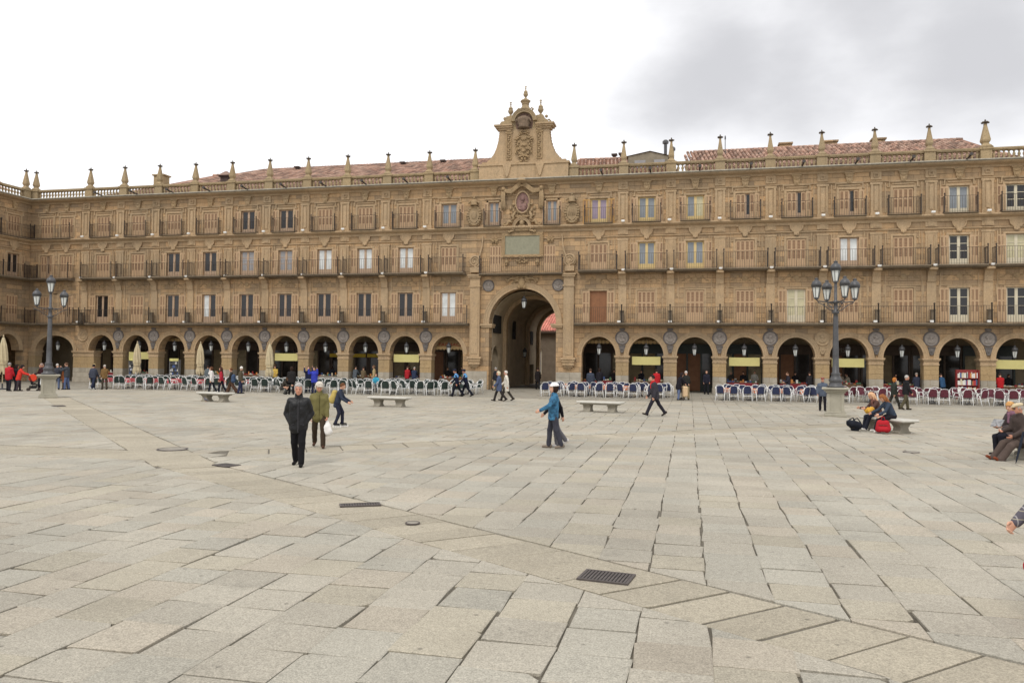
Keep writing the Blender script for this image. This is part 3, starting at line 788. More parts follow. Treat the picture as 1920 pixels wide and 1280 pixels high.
for (x, s, i) in BAYS:
    ob("waterspout", mesh_at("waterspout", lambda: MB().tube([(0, 0.0, 0), (0, -0.55, 0.02), (0, -1.0, 0.08)], [0.05, 0.06, 0.075], 7).tube([(0, -1.0, 0.08), (0, -1.12, 0.12)], [0.1, 0.13], 7), M_SPOUT), bld, (x + 0.3, -0.45, 16.34))

# --- tiled roofs (rows of curved tiles), chimneys, dormer
def tile_roof(name, e0, e1, r0, r1, parent, pitch=0.27, rows=22, mat_=M_TILE, seed=0, amp=0.055):
    """roof sheet between eave e0-e1 and ridge r0-r1 built from overlapping curved tiles in columns"""
    q = random.Random(seed); mb = MB()
    e0, e1, r0, r1 = map(Vector, (e0, e1, r0, r1))
    n = int((e1 - e0).length / pitch)
    nrm = (e1 - e0).cross(r0 - e0).normalized()
    if nrm.z < 0: nrm = -nrm
    L0 = (r0 - e0).length
    up_v = (r0 + r1 - e0 - e1).normalized()
    ax = (e1 - e0).normalized()
    for k in range(n):
        t = (k + 0.5) / n
        base = e0.lerp(e1, t)
        # top limit of this column: straight up slope until it leaves the quad (hips)
        top = None
        ur0 = (r0 - e0).dot(ax); ur1 = (r1 - e0).dot(ax); u = (base - e0).dot(ax); full = (r0 - e0).dot(up_v)
        if u < ur0: fr = max(0.02, u / max(ur0, 1e-6))
        elif u > ur1: fr = max(0.02, ((e1 - e0).length - u) / max((e1 - e0).length - ur1, 1e-6))
        else: fr = 1.0
        R_ = max(1, int(rows * fr)); Lc = full * fr
        for j in range(R_):
            s0 = Lc * j / R_; s1 = Lc * (j + 1.15) / R_
            jit = q.uniform(-0.012, 0.012); lift = q.uniform(0, 0.02)
            vs = []
            for (sv, lf, wd) in ((s0, 0.035 + lift, 0.42), (s1, 0.0, 0.36)):
                for a in (-1, -0.5, 0.5, 1):
                    hh = amp * 2 * (1 - a * a) ** 0.5 if abs(a) < 1 else 0
                    vs.append(tuple(base + up_v * sv + ax * (a * wd * pitch + jit) + nrm * (hh + lf)))
            mb.add(vs, [(0, 1, 5, 4), (1, 2, 6, 5), (2, 3, 7, 6), (0, 3, 2, 1)])
    o = mb.build(name, mat_, parent); o["kind"] = "stuff"
    return o
rf = MB()
def roof_base(m, e0, e1, r0, r1): m.add([e0, e1, r1, r0], [(0, 1, 2, 3)])
RO = [((-38.9, 0.62, 16.5), (-3.2, 0.62, 16.5), (-31.5, 6.6, 19.55), (-3.2, 6.6, 19.45)),
      ((3.6, 0.62, 16.5), (11.9, 0.62, 16.5), (3.6, 6.0, 19.25), (10.8, 6.0, 19.15)),
      ((12.35, 0.62, 16.5), (34.9, 0.62, 16.5), (12.9, 6.6, 19.6), (33.0, 6.6, 19.62))]
for k, (a, b, c, d) in enumerate(RO):
    roof_base(rf, a, b, c, d)
roofo = rf.build("roof", mat("roof_bed_mortar", (0.25, 0.13, 0.085), 0.9, 0.2, 3), bld)
for k, (a, b, c, d) in enumerate(RO): tile_roof("roof_tiles", a, b, c, d, roofo, 0.3, 18, seed=k, amp=0.075)
rg = MB()
for (a, b, c, d) in RO:
    n = int((Vector(d) - Vector(c)).length / 0.42)
    for k in range(n):
        p = Vector(c).lerp(Vector(d), k / n); q_ = Vector(c).lerp(Vector(d), (k + 1.1) / n); rg.tube([p, q_], [0.15, 0.12], 6)
rg.build("ridge_tiles", M_TILE, roofo)
def chimney(x, y, z0, z1, w, d, cap=True, m=M_ROOFSTONE):
    mb = MB().box(x - w / 2, x + w / 2, y - d / 2, y + d / 2, z0, z1, 0.03)
    mb.box(x - w / 2 - 0.1, x + w / 2 + 0.1, y - d / 2 - 0.1, y + d / 2 + 0.1, z1, z1 + 0.12)
    c = mb.build("chimney", m, roofo)
    return c
M_CH = mat("dark_chimney_cap", (0.075, 0.05, 0.04), 0.8, 0.3, 4)
chimney(-35.3, 4.2, 16.6, 19.05, 1.05, 0.9)
c = chimney(-27.9, 3.2, 17.2, 18.4, 0.75, 0.75, m=M_CH)
MB().lathe([(0.85, 0), (0.5, 0.2), (0.12, 0.45)], (-27.9, 3.2, 18.52), 4, 'z', math.pi / 4).build("chimney_hood", M_TILE, roofo)
for (x, w) in ((20.2, 0.9), (23.6, 1.0), (27.2, 0.9)): chimney(x, 7.4, 19.0, 20.05, w, 0.7, m=M_WALL)
for (x, z) in ((-23.0, 20.0), (-12.6, 19.95), (-8.8, 19.95), (6.4, 19.75), (7.0, 19.8)): chimney(x, 7.0, 18.6, z, 0.28, 0.28, m=M_CH)
for (x, z1, r) in ((10.7, 20.1, 0.13), (11.3, 19.5, 0.1), (15.4, 20.2, 0.03)):
    MB().lathe([(r, 0), (r, z1 - 18), (r * 1.9, z1 - 18), (r * 1.9, z1 - 17.8), (r, z1 - 17.7)], (x, 5.4, 18), 8).build("flue_pipe", M_LAMPIRON, roofo)
# roof dormer behind the parapet
M_DORM = mat("grey_dormer_render", (0.24, 0.205, 0.15), 0.9, 0.2, 2)
dm = MB().extr_y([(7.9, 16.4), (11.0, 16.4), (11.0, 18.35), (9.6, 18.75), (7.9, 18.45)], 2.6, 4.6).build("dormer", M_DORM, bld)
MB().add([(7.75, 2.5, 18.46), (9.6, 2.5, 18.8), (9.6, 4.7, 18.8), (7.75, 4.7, 18.46), (11.1, 2.5, 18.38), (11.1, 4.7, 18.38)], [(0, 1, 2, 3), (1, 4, 5, 2)]).build("dormer_roof", M_ROOFSTONE, dm)
for xx in (8.4, 9.9): MB().box(xx, xx + 0.85, 2.56, 2.62, 16.9, 18.1).build("dormer_window", M_GLG, dm)

# --- gateway: pilasters, consoles, balcony scrolls, plaque, portrait, coats of arms
for s in (-1, 1):
    x = s * 3.7
    m = MB().box(x - 0.4, x + 0.4, -0.28, 0.002, 2.55, 8.75, 0.02).box(x - 0.26, x + 0.26, -0.31, -0.281, 2.8, 6.9)
    m.box(x - 0.46, x + 0.46, -0.34, 0.003, 8.0, 8.12); m.box(x - 0.5, x + 0.5, -0.4, 0.003, 8.72, 8.86); m.box(x - 0.56, x + 0.56, -0.46, 0.004, 8.86, 8.98)
    g = m.build("gate_pilaster", M_TRIM, bld)
    m = MB(); 
    for (w, d, a, b) in ((0.58, 0.42, 2.38, 2.55), (0.5, 0.36, 2.2, 2.38), (0.45, 0.3, 1.95, 2.2), (0.36, 0.22, 1.82, 1.95), (0.22, 0.12, 1.68, 1.82)): m.box(x - w, x + w, -d, 0.004, a, b, 0.03)
    m.build("corbel", M_TRIM, g)
    # granite foot
    a, b = sorted((s * 2.72, s * 4.66))
    z = 0.0
    for h in (0.5, 0.5, 0.45):
        xs = [a, a + (b - a) * (0.45 + 0.1 * (z > 0.4)), b]
        for q0, q1 in zip(xs[:-1], xs[1:]): MB().box(q0 + .004, q1 - .004, -0.05, 0.004, z + .004, z + h - .004, 0.012).build("stone_block", M_GRANITE, g)
        z += h
    # impost of the great arch
    a, b = sorted((s * 2.3, s * 3.32)); MB().box(a, b, -0.16, 0.9, 4.98, 5.15).box(min(a, b) + (0.05 if s > 0 else 0.1), b - (0.1 if s > 0 else 0.05), -0.1, 0.85, 4.84, 4.98).build("impost", M_TRIM, g)
    # volute scroll on the balcony
    m = MB(); pts = []; rr = []
    cx = x + 0.05 * s; cz = 10.02
    for k in range(40):
        t = k / 39; a_ = t * 2.4 * 2 * math.pi; rad = 0.1 + 0.38 * t
        pts.append((cx - s * rad * math.sin(a_ + 0.6), -0.2, cz + rad * math.cos(a_ + 0.6))); rr.append(0.05 + 0.03 * t)
    pts += [(cx - s * 0.42, -0.16, cz + 0.6), (cx - s * 0.56, -0.14, cz + 1.2), (cx - s * 0.62, -0.12, cz + 2.0)]; rr += [0.08, 0.06, 0.05]
    m.tube(pts, rr, 6); m.lathe([(0.52, 0), (0.5, -0.16), (0.12, -0.18), (0.1, -0.26)], (cx, -0.002, cz), 18, 'y')
    m.box(cx - 0.36, cx + 0.36, -0.3, -0.004, 9.16, 9.55)
    m.build("volute", M_TRIM, bld)
# carved cartouche above the arch crown
def lumps(seed, n, wx, wz, r0=0.07, r1=0.16, y=-0.04, sym=True, cx=0, cz=0, shape='ell', yd=0.06):
    q = random.Random(seed); m = MB(); c = 0
    while c < n:
        x, z = q.uniform(0, 1) if sym else q.uniform(-1, 1), q.uniform(-1, 1)
        if shape == 'ell' and x * x + z * z > 1: continue
        if shape == 'tri' and x > 1 - 0.75 * (1 - (z + 1) / 2): continue
        r = q.uniform(r0, r1); sq = q.uniform(0.6, 1.5)
        for sx in ((-1, 1) if sym else (1,)):
            m.ell((cx + sx * x * wx, y - q.uniform(0, yd), cz + z * wz), (r * sq, 0.05 + r * 0.4, r / sq), 7, 5)
        c += 1
    return m
m = lumps(5, 26, 1.25, 0.3, cz=8.5, y=-0.06); m.ell((0, -0.12, 8.3), (0.28, 0.14, 0.42), 10, 7); m.ell((-0.2, -0.1, 8.0), (0.16, 0.1, 0.18), 8, 6); m.ell((0.2, -0.1, 8.0), (0.16, 0.1, 0.18), 8, 6)
for s in (-1, 1): m.tube([(s * 0.3, -0.12, 8.5), (s * 0.7, -0.14, 8.68), (s * 1.1, -0.12, 8.52), (s * 1.4, -0.08, 8.66)], [0.1, 0.08, 0.07, 0.04], 6)
m.build("arch_cartouche", M_CARVE, bld, smooth=True)
# inscription panel
pq = MB().box(-1.34, 1.38, -0.12, -0.003, 10.5, 11.97).build("plaque", mat("grey_green_slate", (0.26, 0.25, 0.175), 0.8, 0.12, 5, 0.1, 20), bld)
m = MB(); win_box(m, -1.55, 1.59, 10.3, 12.16, -0.18, -0.004, 0.2); win_box(m, -1.62, 1.66, 10.24, 12.22, -0.15, -0.005, 0.08)
q = random.Random(2)
for k in range(26):
    m.ell((-1.5 + 3.1 * k / 25, -0.17, 10.36 + 0.04 * math.sin(k * 1.3)), (0.09, 0.05, 0.07), 6, 4)
    if k % 2: m.ell((-1.5 + 3.1 * k / 25, -0.17, 12.1), (0.09, 0.04, 0.05), 6, 4)
for k in range(14):
    for sx in (-1.46, 1.5): m.ell((sx + 0.03 * math.sin(k), -0.17, 10.45 + 1.55 * k / 13), (0.07, 0.05, 0.08), 6, 4)
m.build("plaque_frame", M_CARVE, pq)
m = lumps(8, 14, 0.5, 0.22, 0.06, 0.12, cz=10.02)
for s in (-1, 1): m.ell((s * 1.22, -0.1, 9.95), (0.17, 0.1, 0.2), 8, 6); m.ell((s * 1.22, -0.12, 10.13), (0.13, 0.1, 0.06), 8, 5); m.ell((s * 1.22, -0.1, 9.72), (0.1, 0.08, 0.1), 8, 5)
m.build("plaque_ornament", M_CARVE, pq, smooth=True)
# bust niche over the plaque
nb = arch_ring(0.0, 0.56, 12.45, 0.72, 0.2, -0.34, -0.02).build("bust_niche", M_TRIM, bld)
m = MB().box(-0.55, 0.55, -0.3, -0.03, 12.3, 12.46)
m.ell((0, -0.24, 12.6), (0.36, 0.16, 0.22), 10, 7); m.ell((0, -0.3, 12.92), (0.16, 0.17, 0.22), 10, 8); m.ell((0, -0.2, 13.02), (0.22, 0.14, 0.2), 10, 7); m.ell((0, -0.42, 12.86), (0.05, 0.05, 0.06), 6, 5)
m.build("bust", M_CARVE, nb, smooth=True)
m = MB()
for s in (-1, 1):
    m.tube([(s * 0.6, -0.25, 12.35), (s * 0.85, -0.3, 12.3), (s * 1.0, -0.28, 12.2), (s * 1.1, -0.25, 12.32), (s * 0.95, -0.25, 12.38)], [0.1, 0.1, 0.09, 0.07, 0.05], 6)
    m.tube([(s * 0.75, -0.12, 13.0), (s * 1.05, -0.2, 13.1), (s * 1.15, -0.22, 12.85), (s * 1.4, -0.2, 12.75), (s * 1.5, -0.16, 12.92), (s * 1.35, -0.16, 13.0)], [0.12, 0.12, 0.11, 0.1, 0.08, 0.05], 6)
    m.tube([(s * 0.6, -0.1, 13.75), (s * 0.75, -0.2, 13.5), (s * 0.66, -0.22, 13.3), (s * 0.85, -0.2, 13.15)], [0.1, 0.12, 0.1, 0.06], 6)
m.build("niche_scrolls", M_CARVE, nb, smooth=True)
# oval portrait under a draped canopy
M_PORT = mat("reddish_portrait_stone", (0.23, 0.135, 0.115), 0.8, 0.35, 5, 0.2, 20)
n = 30
def oval(cx, cz, a, b, y0, y1): return MB().extr_y([(cx + a * math.cos(2 * math.pi * k / n), cz + b * math.sin(2 * math.pi * k / n)) for k in range(n)], y0, y1)
ov = oval(0.02, 14.55, 0.5, 0.76, -0.12, -0.003).build("portrait_medallion", M_PORT, bld)
m = MB(); pf = [(1.0, -0.12), (1.02, -0.24), (1.12, -0.26), (1.2, -0.18), (1.22, -0.003)]
vs = [(0.02 + 0.5 * s_ * math.cos(2 * math.pi * k / n), y, 14.55 + 0.76 * s_ * math.sin(2 * math.pi * k / n)) for s_, y in pf for k in range(n)]
m.add(vs, [(i * n + k, i * n + (k + 1) % n, (i + 1) * n + (k + 1) % n, (i + 1) * n + k) for i in range(len(pf) - 1) for k in range(n)]); m.build("rim", M_TRIM, ov)
m = MB(); m.ell((0.02, -0.13, 14.2), (0.36, 0.1, 0.34), 10, 7); m.ell((0.03, -0.2, 14.82), (0.13, 0.1, 0.19), 9, 7); m.ell((0.02, -0.16, 14.88), (0.19, 0.08, 0.2), 9, 6); m.ell((0.0, -0.17, 14.55), (0.09, 0.07, 0.14), 7, 5); m.ell((-0.2, -0.18, 14.05), (0.16, 0.08, 0.12), 7, 5); m.ell((0.22, -0.16, 14.3), (0.12, 0.08, 0.2), 7, 5)
m.build("relief_bust", M_PORT, ov, smooth=True)
m = MB()
m.lathe([(0.55, 0), (0.5, 0.12), (0.36, 0.2), (0.3, 0.34), (0.12, 0.42), (0.14, 0.5), (0.04, 0.6)], (0.0, -0.28, 16.12), 12)
for s in (-1, 1):
    for j in range(4):
        o = 0.09 * j
        m.tube([(s * 0.1, -0.3, 16.1 - o), (s * 0.45, -0.34, 15.85 - o), (s * 0.85, -0.34, 15.5 - o * 0.9), (s * 1.25, -0.3, 15.5 - o * 0.6), (s * 1.5, -0.26, 15.66 - o * 0.5)], [0.07, 0.09, 0.1, 0.09, 0.05], 6)
    m.ell((s * 1.5, -0.28, 15.62), (0.18, 0.14, 0.18), 8, 6)
    for j in range(3): m.tube([(s * (1.38 + 0.1 * j), -0.24, 15.5), (s * (1.42 + 0.11 * j), -0.26, 14.9), (s * (1.36 + 0.12 * j), -0.22, 14.3), (s * (1.42 + 0.07 * j), -0.18, 13.95)], [0.07, 0.08, 0.07, 0.03], 6)
m.tube([(-0.55, -0.2, 15.5), (-0.3, -0.26, 15.75), (0, -0.28, 15.85), (0.3, -0.26, 15.75), (0.55, -0.2, 15.5)], 0.1, 6)
m.build("canopy", M_CARVE, ov, smooth=True)
m = lumps(31, 34, 1.05, 0.75, 0.06, 0.14, y=-0.03, cz=13.9); m.v = [(x, y, z) for x, y, z in m.v]; m.build("leaf_carving", M_CARVE, ov, smooth=True)
# crowned coats of arms at each side
for s, x in ((-1, -3.86), (1, 3.88)):
    sh = MB().extr_y([(x + a * 0.42, 13.62 + b * 0.62) for a, b in ((-0.9, 0.9), (0, 1.05), (0.9, 0.9), (1.0, 0.1), (0.75, -0.6), (0, -1.0), (-0.75, -0.6), (-1, 0.1))], -0.2, -0.003).build("coat_of_arms", M_CARVE, bld)
    m = MB(); 
    for k in range(22):
        a = 2 * math.pi * k / 22; m.ell((x + 0.5 * math.cos(a), -0.16, 13.62 + 0.72 * math.sin(a)), (0.1 + 0.03 * (k % 3), 0.1, 0.1), 7, 5)
    if s > 0:
        for k in range(4): m.box(x - 0.26 + 0.15 * k, x - 0.2 + 0.15 * k, -0.24, -0.2, 13.4, 13.95)
    else: m.ell((x, -0.2, 13.65), (0.24, 0.05, 0.34), 9, 6)
    m.build("shield_border", M_CARVE, sh, smooth=True)
    m = MB().lathe([(0.3, 0), (0.34, 0.06), (0.26, 0.1), (0.32, 0.3), (0.24, 0.42), (0.08, 0.5)], (x, -0.16, 14.42), 12)
    for k in range(7): m.ell((x + 0.4 * math.cos(math.pi * k / 6), -0.3 + 0.0, 14.62 + 0.1 * math.sin(math.pi * k / 6)), (0.07, 0.09, 0.1), 6, 5)
    m.ell((x, -0.18, 15.02), (0.08, 0.08, 0.1), 7, 5); m.build("stone_crown", M_CARVE, sh, smooth=True)
    lumps(60 + s, 12, 0.4, 0.2, 0.06, 0.12, cx=x, cz=12.98).build("shield_garland", M_CARVE, sh, smooth=True)
for s in (-1, 1):
    lumps(71, 14, 0.3, 0.3, 0.05, 0.1, cx=s * 2.2, cz=11.6).build("window_garland", M_CARVE, bld, smooth=True)

# --- the stepped gable over the gate
GY0, GY1 = 0.0, 0.75
m = MB().box(-3.52, 3.56, -0.12, 0.8, 16.36, 17.5).box(-3.6, 3.64, -0.2, 0.85, 17.5, 17.66).box(-3.3, 3.36, -0.05, 0.8, 17.66, 17.82)
gb = m.build("gable_base", M_TRIM, bld)
for x in (-1.25, 1.35): MB().extr_y([(x - 0.33, 17.5), (x + 0.33, 17.5), (x + 0.1, 16.7), (x, 16.55), (x - 0.1, 16.7)], -0.22, -0.121).build("gable_bracket", M_TRIM, gb)
side = [(-2.95, 17.82), (-2.62, 18.12), (-2.36, 18.45), (-2.16, 18.9), (-2.02, 19.4), (-1.95, 19.9), (-1.92, 20.3)]
poly = [(x, z) for x, z in side] + [(-x + 0.1, z) for x, z in reversed(side)]
gm = MB().extr_y(poly, GY0, GY1)
for s in (-1, 1):
    for k in range(13):
        t = k / 12; i = min(5, int(t * 6)); f_ = t * 6 - i; a, b = side[i], side[i + 1]; xx = a[0] + (b[0] - a[0]) * f_; zz_ = a[1] + (b[1] - a[1]) * f_
        gm.ell((xx if s < 0 else -xx + 0.1, 0.37, zz_), (0.07, 0.4, 0.07), 6, 5)
gm.build("gable_wall", M_TRIM, gb)
for a, b in ((-1.9, -0.85), (1.0, 2.05)):
    m = MB()
    m.box(a - (0.4 if a < 0 else 0.0), b + (0.0 if a < 0 else 0.4), -0.34, 0.85, 20.56, 20.68); m.box(a - (0.3 if a < 0 else 0), b + (0.0 if a < 0 else 0.3), -0.24, 0.8, 20.42, 20.56); m.box(a - (0.12 if a < 0 else 0), b + (0 if a < 0 else 0.12), -0.12, 0.78, 20.28, 20.42)
    m.build("gable_cornice", M_TRIM, gb)
for x0 in (-1.36, 1.05):
    m = MB(); win_box(m, x0, x0 + 0.44, 17.95, 20.0, -0.09, -0.003, 0.07); m.box(x0 - 0.06, x0 + 0.5, -0.12, -0.004, 20.0, 20.12)
    for k in range(11): m.ell((x0 + 0.22 + 0.05 * math.sin(k * 2), -0.05, 18.15 + 0.165 * k), (0.1, 0.06, 0.07), 6, 5)
    m.ell((x0 + 0.22, -0.12, 20.18), (0.22, 0.08, 0.08), 8, 5)
    m.build("gable_pilaster", M_CARVE, gb)
# attic: shoulders, round head, cap
att = [(-1.85, 20.68), (-1.75, 20.95), (-1.5, 21.12), (-1.4, 21.4), (-0.9, 21.42), (-0.85, 21.2), (0.95, 21.2), (1.0, 21.38), (1.52, 21.38), (1.6, 21.12), (1.9, 20.95), (2.0, 20.68)]
MB().extr_y(att, 0.05, 0.7).build("gable_attic", M_ROOFSTONE, gb)
hd = MB(); hc = [(0.05 + 0.98 * math.cos(math.pi * k / 18), 20.92 + 0.94 * math.sin(math.pi * k / 18)) for k in range(19)]
hd.extr_y([(1.03, 20.3)] + hc + [(-0.93, 20.3)], 0.02, 0.72); hd.build("gable_head", M_ROOFSTONE, gb)
arch_ring(0.05, 0.72, 20.9, 0.7, 0.3, -0.22, 0.03).build("head_moulding", M_ROOFSTONE, gb)
MB().extr_y([(0.05 + 0.7 * math.cos(2 * math.pi * k / 20), 20.75 + 0.82 * math.sin(2 * math.pi * k / 20)) for k in range(20)], 0.012, 0.02).build("head_panel", mat("shade_painted_red_relief", (0.15, 0.095, 0.07), 0.9, 0.4, 6), gb)  # red relief panel with its shade painted into the colour
m = MB().lathe([(0.5, 0), (0.42, 0.1), (0.3, 0.3), (0.26, 0.45), (0.3, 0.5)], (0.06, 0.36, 21.84), 12); m.lathe([(0.28, 0.45), (0.3, 0.6), (0.42, 0.75), (0.36, 0.82), (0.2, 0.9)], (0.06, 0.36, 21.84), 8)
for s in (-1, 1): m.tube([(0.06 + s * 0.5, 0.3, 21.75), (0.06 + s * 0.62, 0.3, 21.95), (0.06 + s * 0.5, 0.3, 22.05), (0.06 + s * 0.42, 0.3, 21.95)], [0.07, 0.08, 0.06, 0.04], 6)
m.build("gable_cap", M_ROOFSTONE, gb)
def urn(x, z, s, y=0.36):
    m = MB().lathe([(0.2 * s, 0), (0.2 * s, 0.06 * s), (0.09 * s, 0.16 * s), (0.08 * s, 0.22 * s), (0.22 * s, 0.42 * s), (0.24 * s, 0.55 * s), (0.15 * s, 0.64 * s), (0.2 * s, 0.7 * s), (0.16 * s, 0.8 * s), (0.06 * s, 0.9 * s), (0.045 * s, 1.05 * s), (0.08 * s, 1.1 * s), (0.03 * s, 1.2 * s), (0.03 * s, 1.34 * s), (0.01 * s, 1.36 * s)], (x, y, z), 10)
    m.box(x - 0.1 * s, x + 0.1 * s, y - 0.03 * s, y + 0.03 * s, z + 1.22 * s, z + 1.28 * s)
    return m.build("urn", M_ROOFSTONE, gb)
urn(0.07, 22.72, 0.82); urn(-1.12, 21.4, 0.92); urn(1.28, 21.36, 0.98)
for s, x in ((-1, -1.78), (1, 1.95)):
    MB().tube([(x - s * 0.3, 0.3, 20.75), (x, 0.3, 20.78), (x + s * 0.12, 0.3, 20.92), (x, 0.3, 21.06), (x - s * 0.1, 0.3, 20.95)], [0.1, 0.1, 0.09, 0.07, 0.05], 6).ell((x - s * 0.2, 0.3, 21.3), (0.13, 0.1, 0.13), 7, 5).build("scroll", M_ROOFSTONE, gb)
# royal arms: crown on top, layered shield below
ra = MB().extr_y([(0.05 + a * 0.55, 19.0 + b * 0.75) for a, b in ((-1, 1), (0, 1.15), (1, 1), (1, 0), (0.7, -0.8), (0, -1.2), (-0.7, -0.8), (-1, 0))], -0.12, -0.003).build("great_coat_of_arms", M_CARVE, gb)
m = lumps(41, 40, 0.72, 1.3, 0.05, 0.12, y=-0.1, cx=0.05, cz=19.0, yd=0.1)
for k in range(30):
    a = 2 * math.pi * k / 30; m.ell((0.05 + 0.62 * math.cos(a), -0.16, 19.1 + 0.85 * math.sin(a)), (0.07, 0.07, 0.07), 6, 5)
m.build("shield_relief", M_CARVE, ra, smooth=True)
m = MB(); m.lathe([(0.4, 0), (0.48, 0.1), (0.38, 0.16), (0.58, 0.55), (0.5, 0.8), (0.2, 0.95)], (0.05, -0.12, 20.32), 14)
for k in range(9): m.ell((0.05 + 0.56 * math.cos(math.pi * k / 8), -0.4, 20.85 + 0.12 * math.sin(math.pi * k / 8)), (0.08, 0.1, 0.12), 6, 5)
m.build("stone_crown", mat("dark_weathered_carving", (0.17, 0.12, 0.08), 0.9, 0.4, 6, 0.3, 20), ra, smooth=True)

# --- the gate passage (long vaulted tunnel to the street behind)
PL = 20.0
m = MB()
for (xw, sgn) in ((-2.6, 1), (2.72, -1)):
    hs = [(0.95, 3.2, 0.0, 3.3), (14.6, 18.2, 0.0, 1.95)] if xw < 0 else []
    hs2 = hs + ([(1.6, 3.4, 4.6, 6.2), (8.2, 9.2, 4.4, 6.3), (16.0, 17.2, 3.9, 5.0)] if xw < 0 else [])
    rail_hole_wall(m, 0.9, PL, 0, 5.15, [(a, b, c, min(d, 5.149)) for a, b, c, d in hs], 0, 0.6, XF=lambda x, y, z, xw=xw, sgn=sgn: (xw - sgn * y, x, z))
n = 16
for k in range(n):
    a0, a1 = math.pi * k / n, math.pi * (k + 1) / n
    p0 = (0.06 - 2.66 * math.cos(a0), 5.15 + 2.6 * math.sin(a0)); p1 = (0.06 - 2.66 * math.cos(a1), 5.15 + 2.6 * math.sin(a1))
    m.add([(p0[0], 0.9, p0[1]), (p1[0], 0.9, p1[1]), (p1[0], PL, p1[1]), (p0[0], PL, p0[1])], [(0, 1, 2, 3)])
pw = m.build("passage_wall", M_VAULT, bld)
for y in (4.6, 14.0, PL - 0.5):
    m = MB(); A = arch_curve(0.06, 2.64, 5.15, 2.58, 20); B = arch_curve(0.06, 2.34, 5.15, 2.28, 20)
    A = [(-2.59, 0.0)] + A + [(2.71, 0.0)]; B = [(-2.29, 0.0)] + B + [(2.41, 0.0)]
    k = len(A); vs = [(x, y, z) for x, z in B] + [(x, y + 0.6, z) for x, z in B] + [(x, y, z) for x, z in A] + [(x, y + 0.6, z) for x, z in A]
    fs = []
    for i in range(k - 1): fs += [(i, i + 1, k + i + 1, k + i), (2 * k + i, 2 * k + i + 1, i + 1, i), (k + i, k + i + 1, 3 * k + i + 1, 3 * k + i)]
    m.add(vs, fs); m.build("vault_rib", M_TRIM, bld)
mw = MB().box(-2.58, -2.5, 8.2, 9.3, 4.2, 6.1).build("passage_window", M_DARK, bld); MB().box(-2.56, -2.46, 1.2, 3.6, 4.5, 6.4).build("passage_window", M_DARK, bld); MB().box(-2.58, -2.48, 15.8, 17.2, 3.9, 5.2).build("passage_window", M_DARK, bld)
MB().box(-3.2, -3.15, 0.95, 3.2, 0, 3.3).build("door_and_crossing_fill", M_DARK, bld); MB().box(-3.2, -3.15, 14.6, 18.2, 0, 1.95).build("door_and_crossing_fill", M_DARK, bld)  # first: dark sheet painted as shade of the arcade crossing; second: far door
arch = arch_ring(0.0, 1.1, 2.25, 1.1, 0.2, 0.0, 0.03, XF=lambda x, y, z: (-2.6 - y, 2.08 + x, z)).build("arch_moulding", M_VAULT, bld)

# ============================================================ the wing on the left
wing = thing("wing_building", "sandstone wing meeting the long building at the left corner", "building")
WF = lambda x, y, z: (XC - y, x, z)      # x runs along world y, depth goes to -x
m = MB()
wys = [-1.85, -5.4, -8.95, -12.5]
rail_hole_wall(m, -14.4, 0.0, 5.1, TOPZ, [(y - 0.62, y + 0.62, FL[f][0], FL[f][1]) for y in wys for f in (1, 2, 3)], 0, 0.22, WF)
wa = [(-3.7, -0.5, -2.2, 1.25), (-7.2, -3.7, -5.45, 1.29), (-10.75, -7.2, -8.98, 1.29), (-14.4, -10.75, -12.5, 1.29)]
for (a, b, c, r) in wa: arch_wall(m, a, b, c, r, ZS, ZA - ZS, 5.1, 0, DW, 0, WF)
m.add([(XC - 0.05, 0, 16.3), (XC - 12, 0, 16.3), (XC - 12, -14.4, 16.3), (XC - 0.05, -14.4, 16.3)], [(0, 1, 2, 3)])
m.box(XC - DW, XC, -0.5, -0.001, 0, 5.1)
m.add([(XC, -14.4, 5.1), (XC - 9, -14.4, 5.1), (XC - 9, -14.4, 17), (XC, -14.4, 17)], [(0, 1, 2, 3)])
m.add([(XC - 4.5, 5.3, 0), (XC - 4.5, -14.4, 0), (XC - 4.5, -14.4, 4.8), (XC - 4.5, 5.3, 4.8)], [(0, 1, 2, 3)]); m.add([(XC - DW, 0, 4.75), (XC - 4.5, 0, 4.75), (XC - 4.5, -14.4, 4.75), (XC - DW, -14.4, 4.75)], [(0, 1, 2, 3)])
m.add([(XC - 4.5, -14.4, 0), (XC - DW, -14.4, 0), (XC - DW, -14.4, 4.8), (XC - 4.5, -14.4, 4.8)], [(0, 1, 2, 3)])
m.add([(XC - 9, -14.4, 0), (XC - 4.5, -14.4, 0), (XC - 4.5, -14.4, 5.1), (XC - 9, -14.4, 5.1)], [(0, 1, 2, 3)]); m.add([(XC - 4.5, -14.4, 4.79), (XC - DW, -14.4, 4.79), (XC - DW, -14.4, 5.1), (XC - 4.5, -14.4, 5.1)], [(0, 1, 2, 3)])
m.build("wall", M_WALL, wing)
for y in (-3.7, -7.2, -10.75): pier(y, XC - DW, 0.95, DW, wing, True)
for (a, b, c, r) in wa: arch_ring(c, r, ZS, ZA - ZS, 0.34, -0.012, 0.002, XF=WF).build("arch_moulding", M_TRIM, wing)
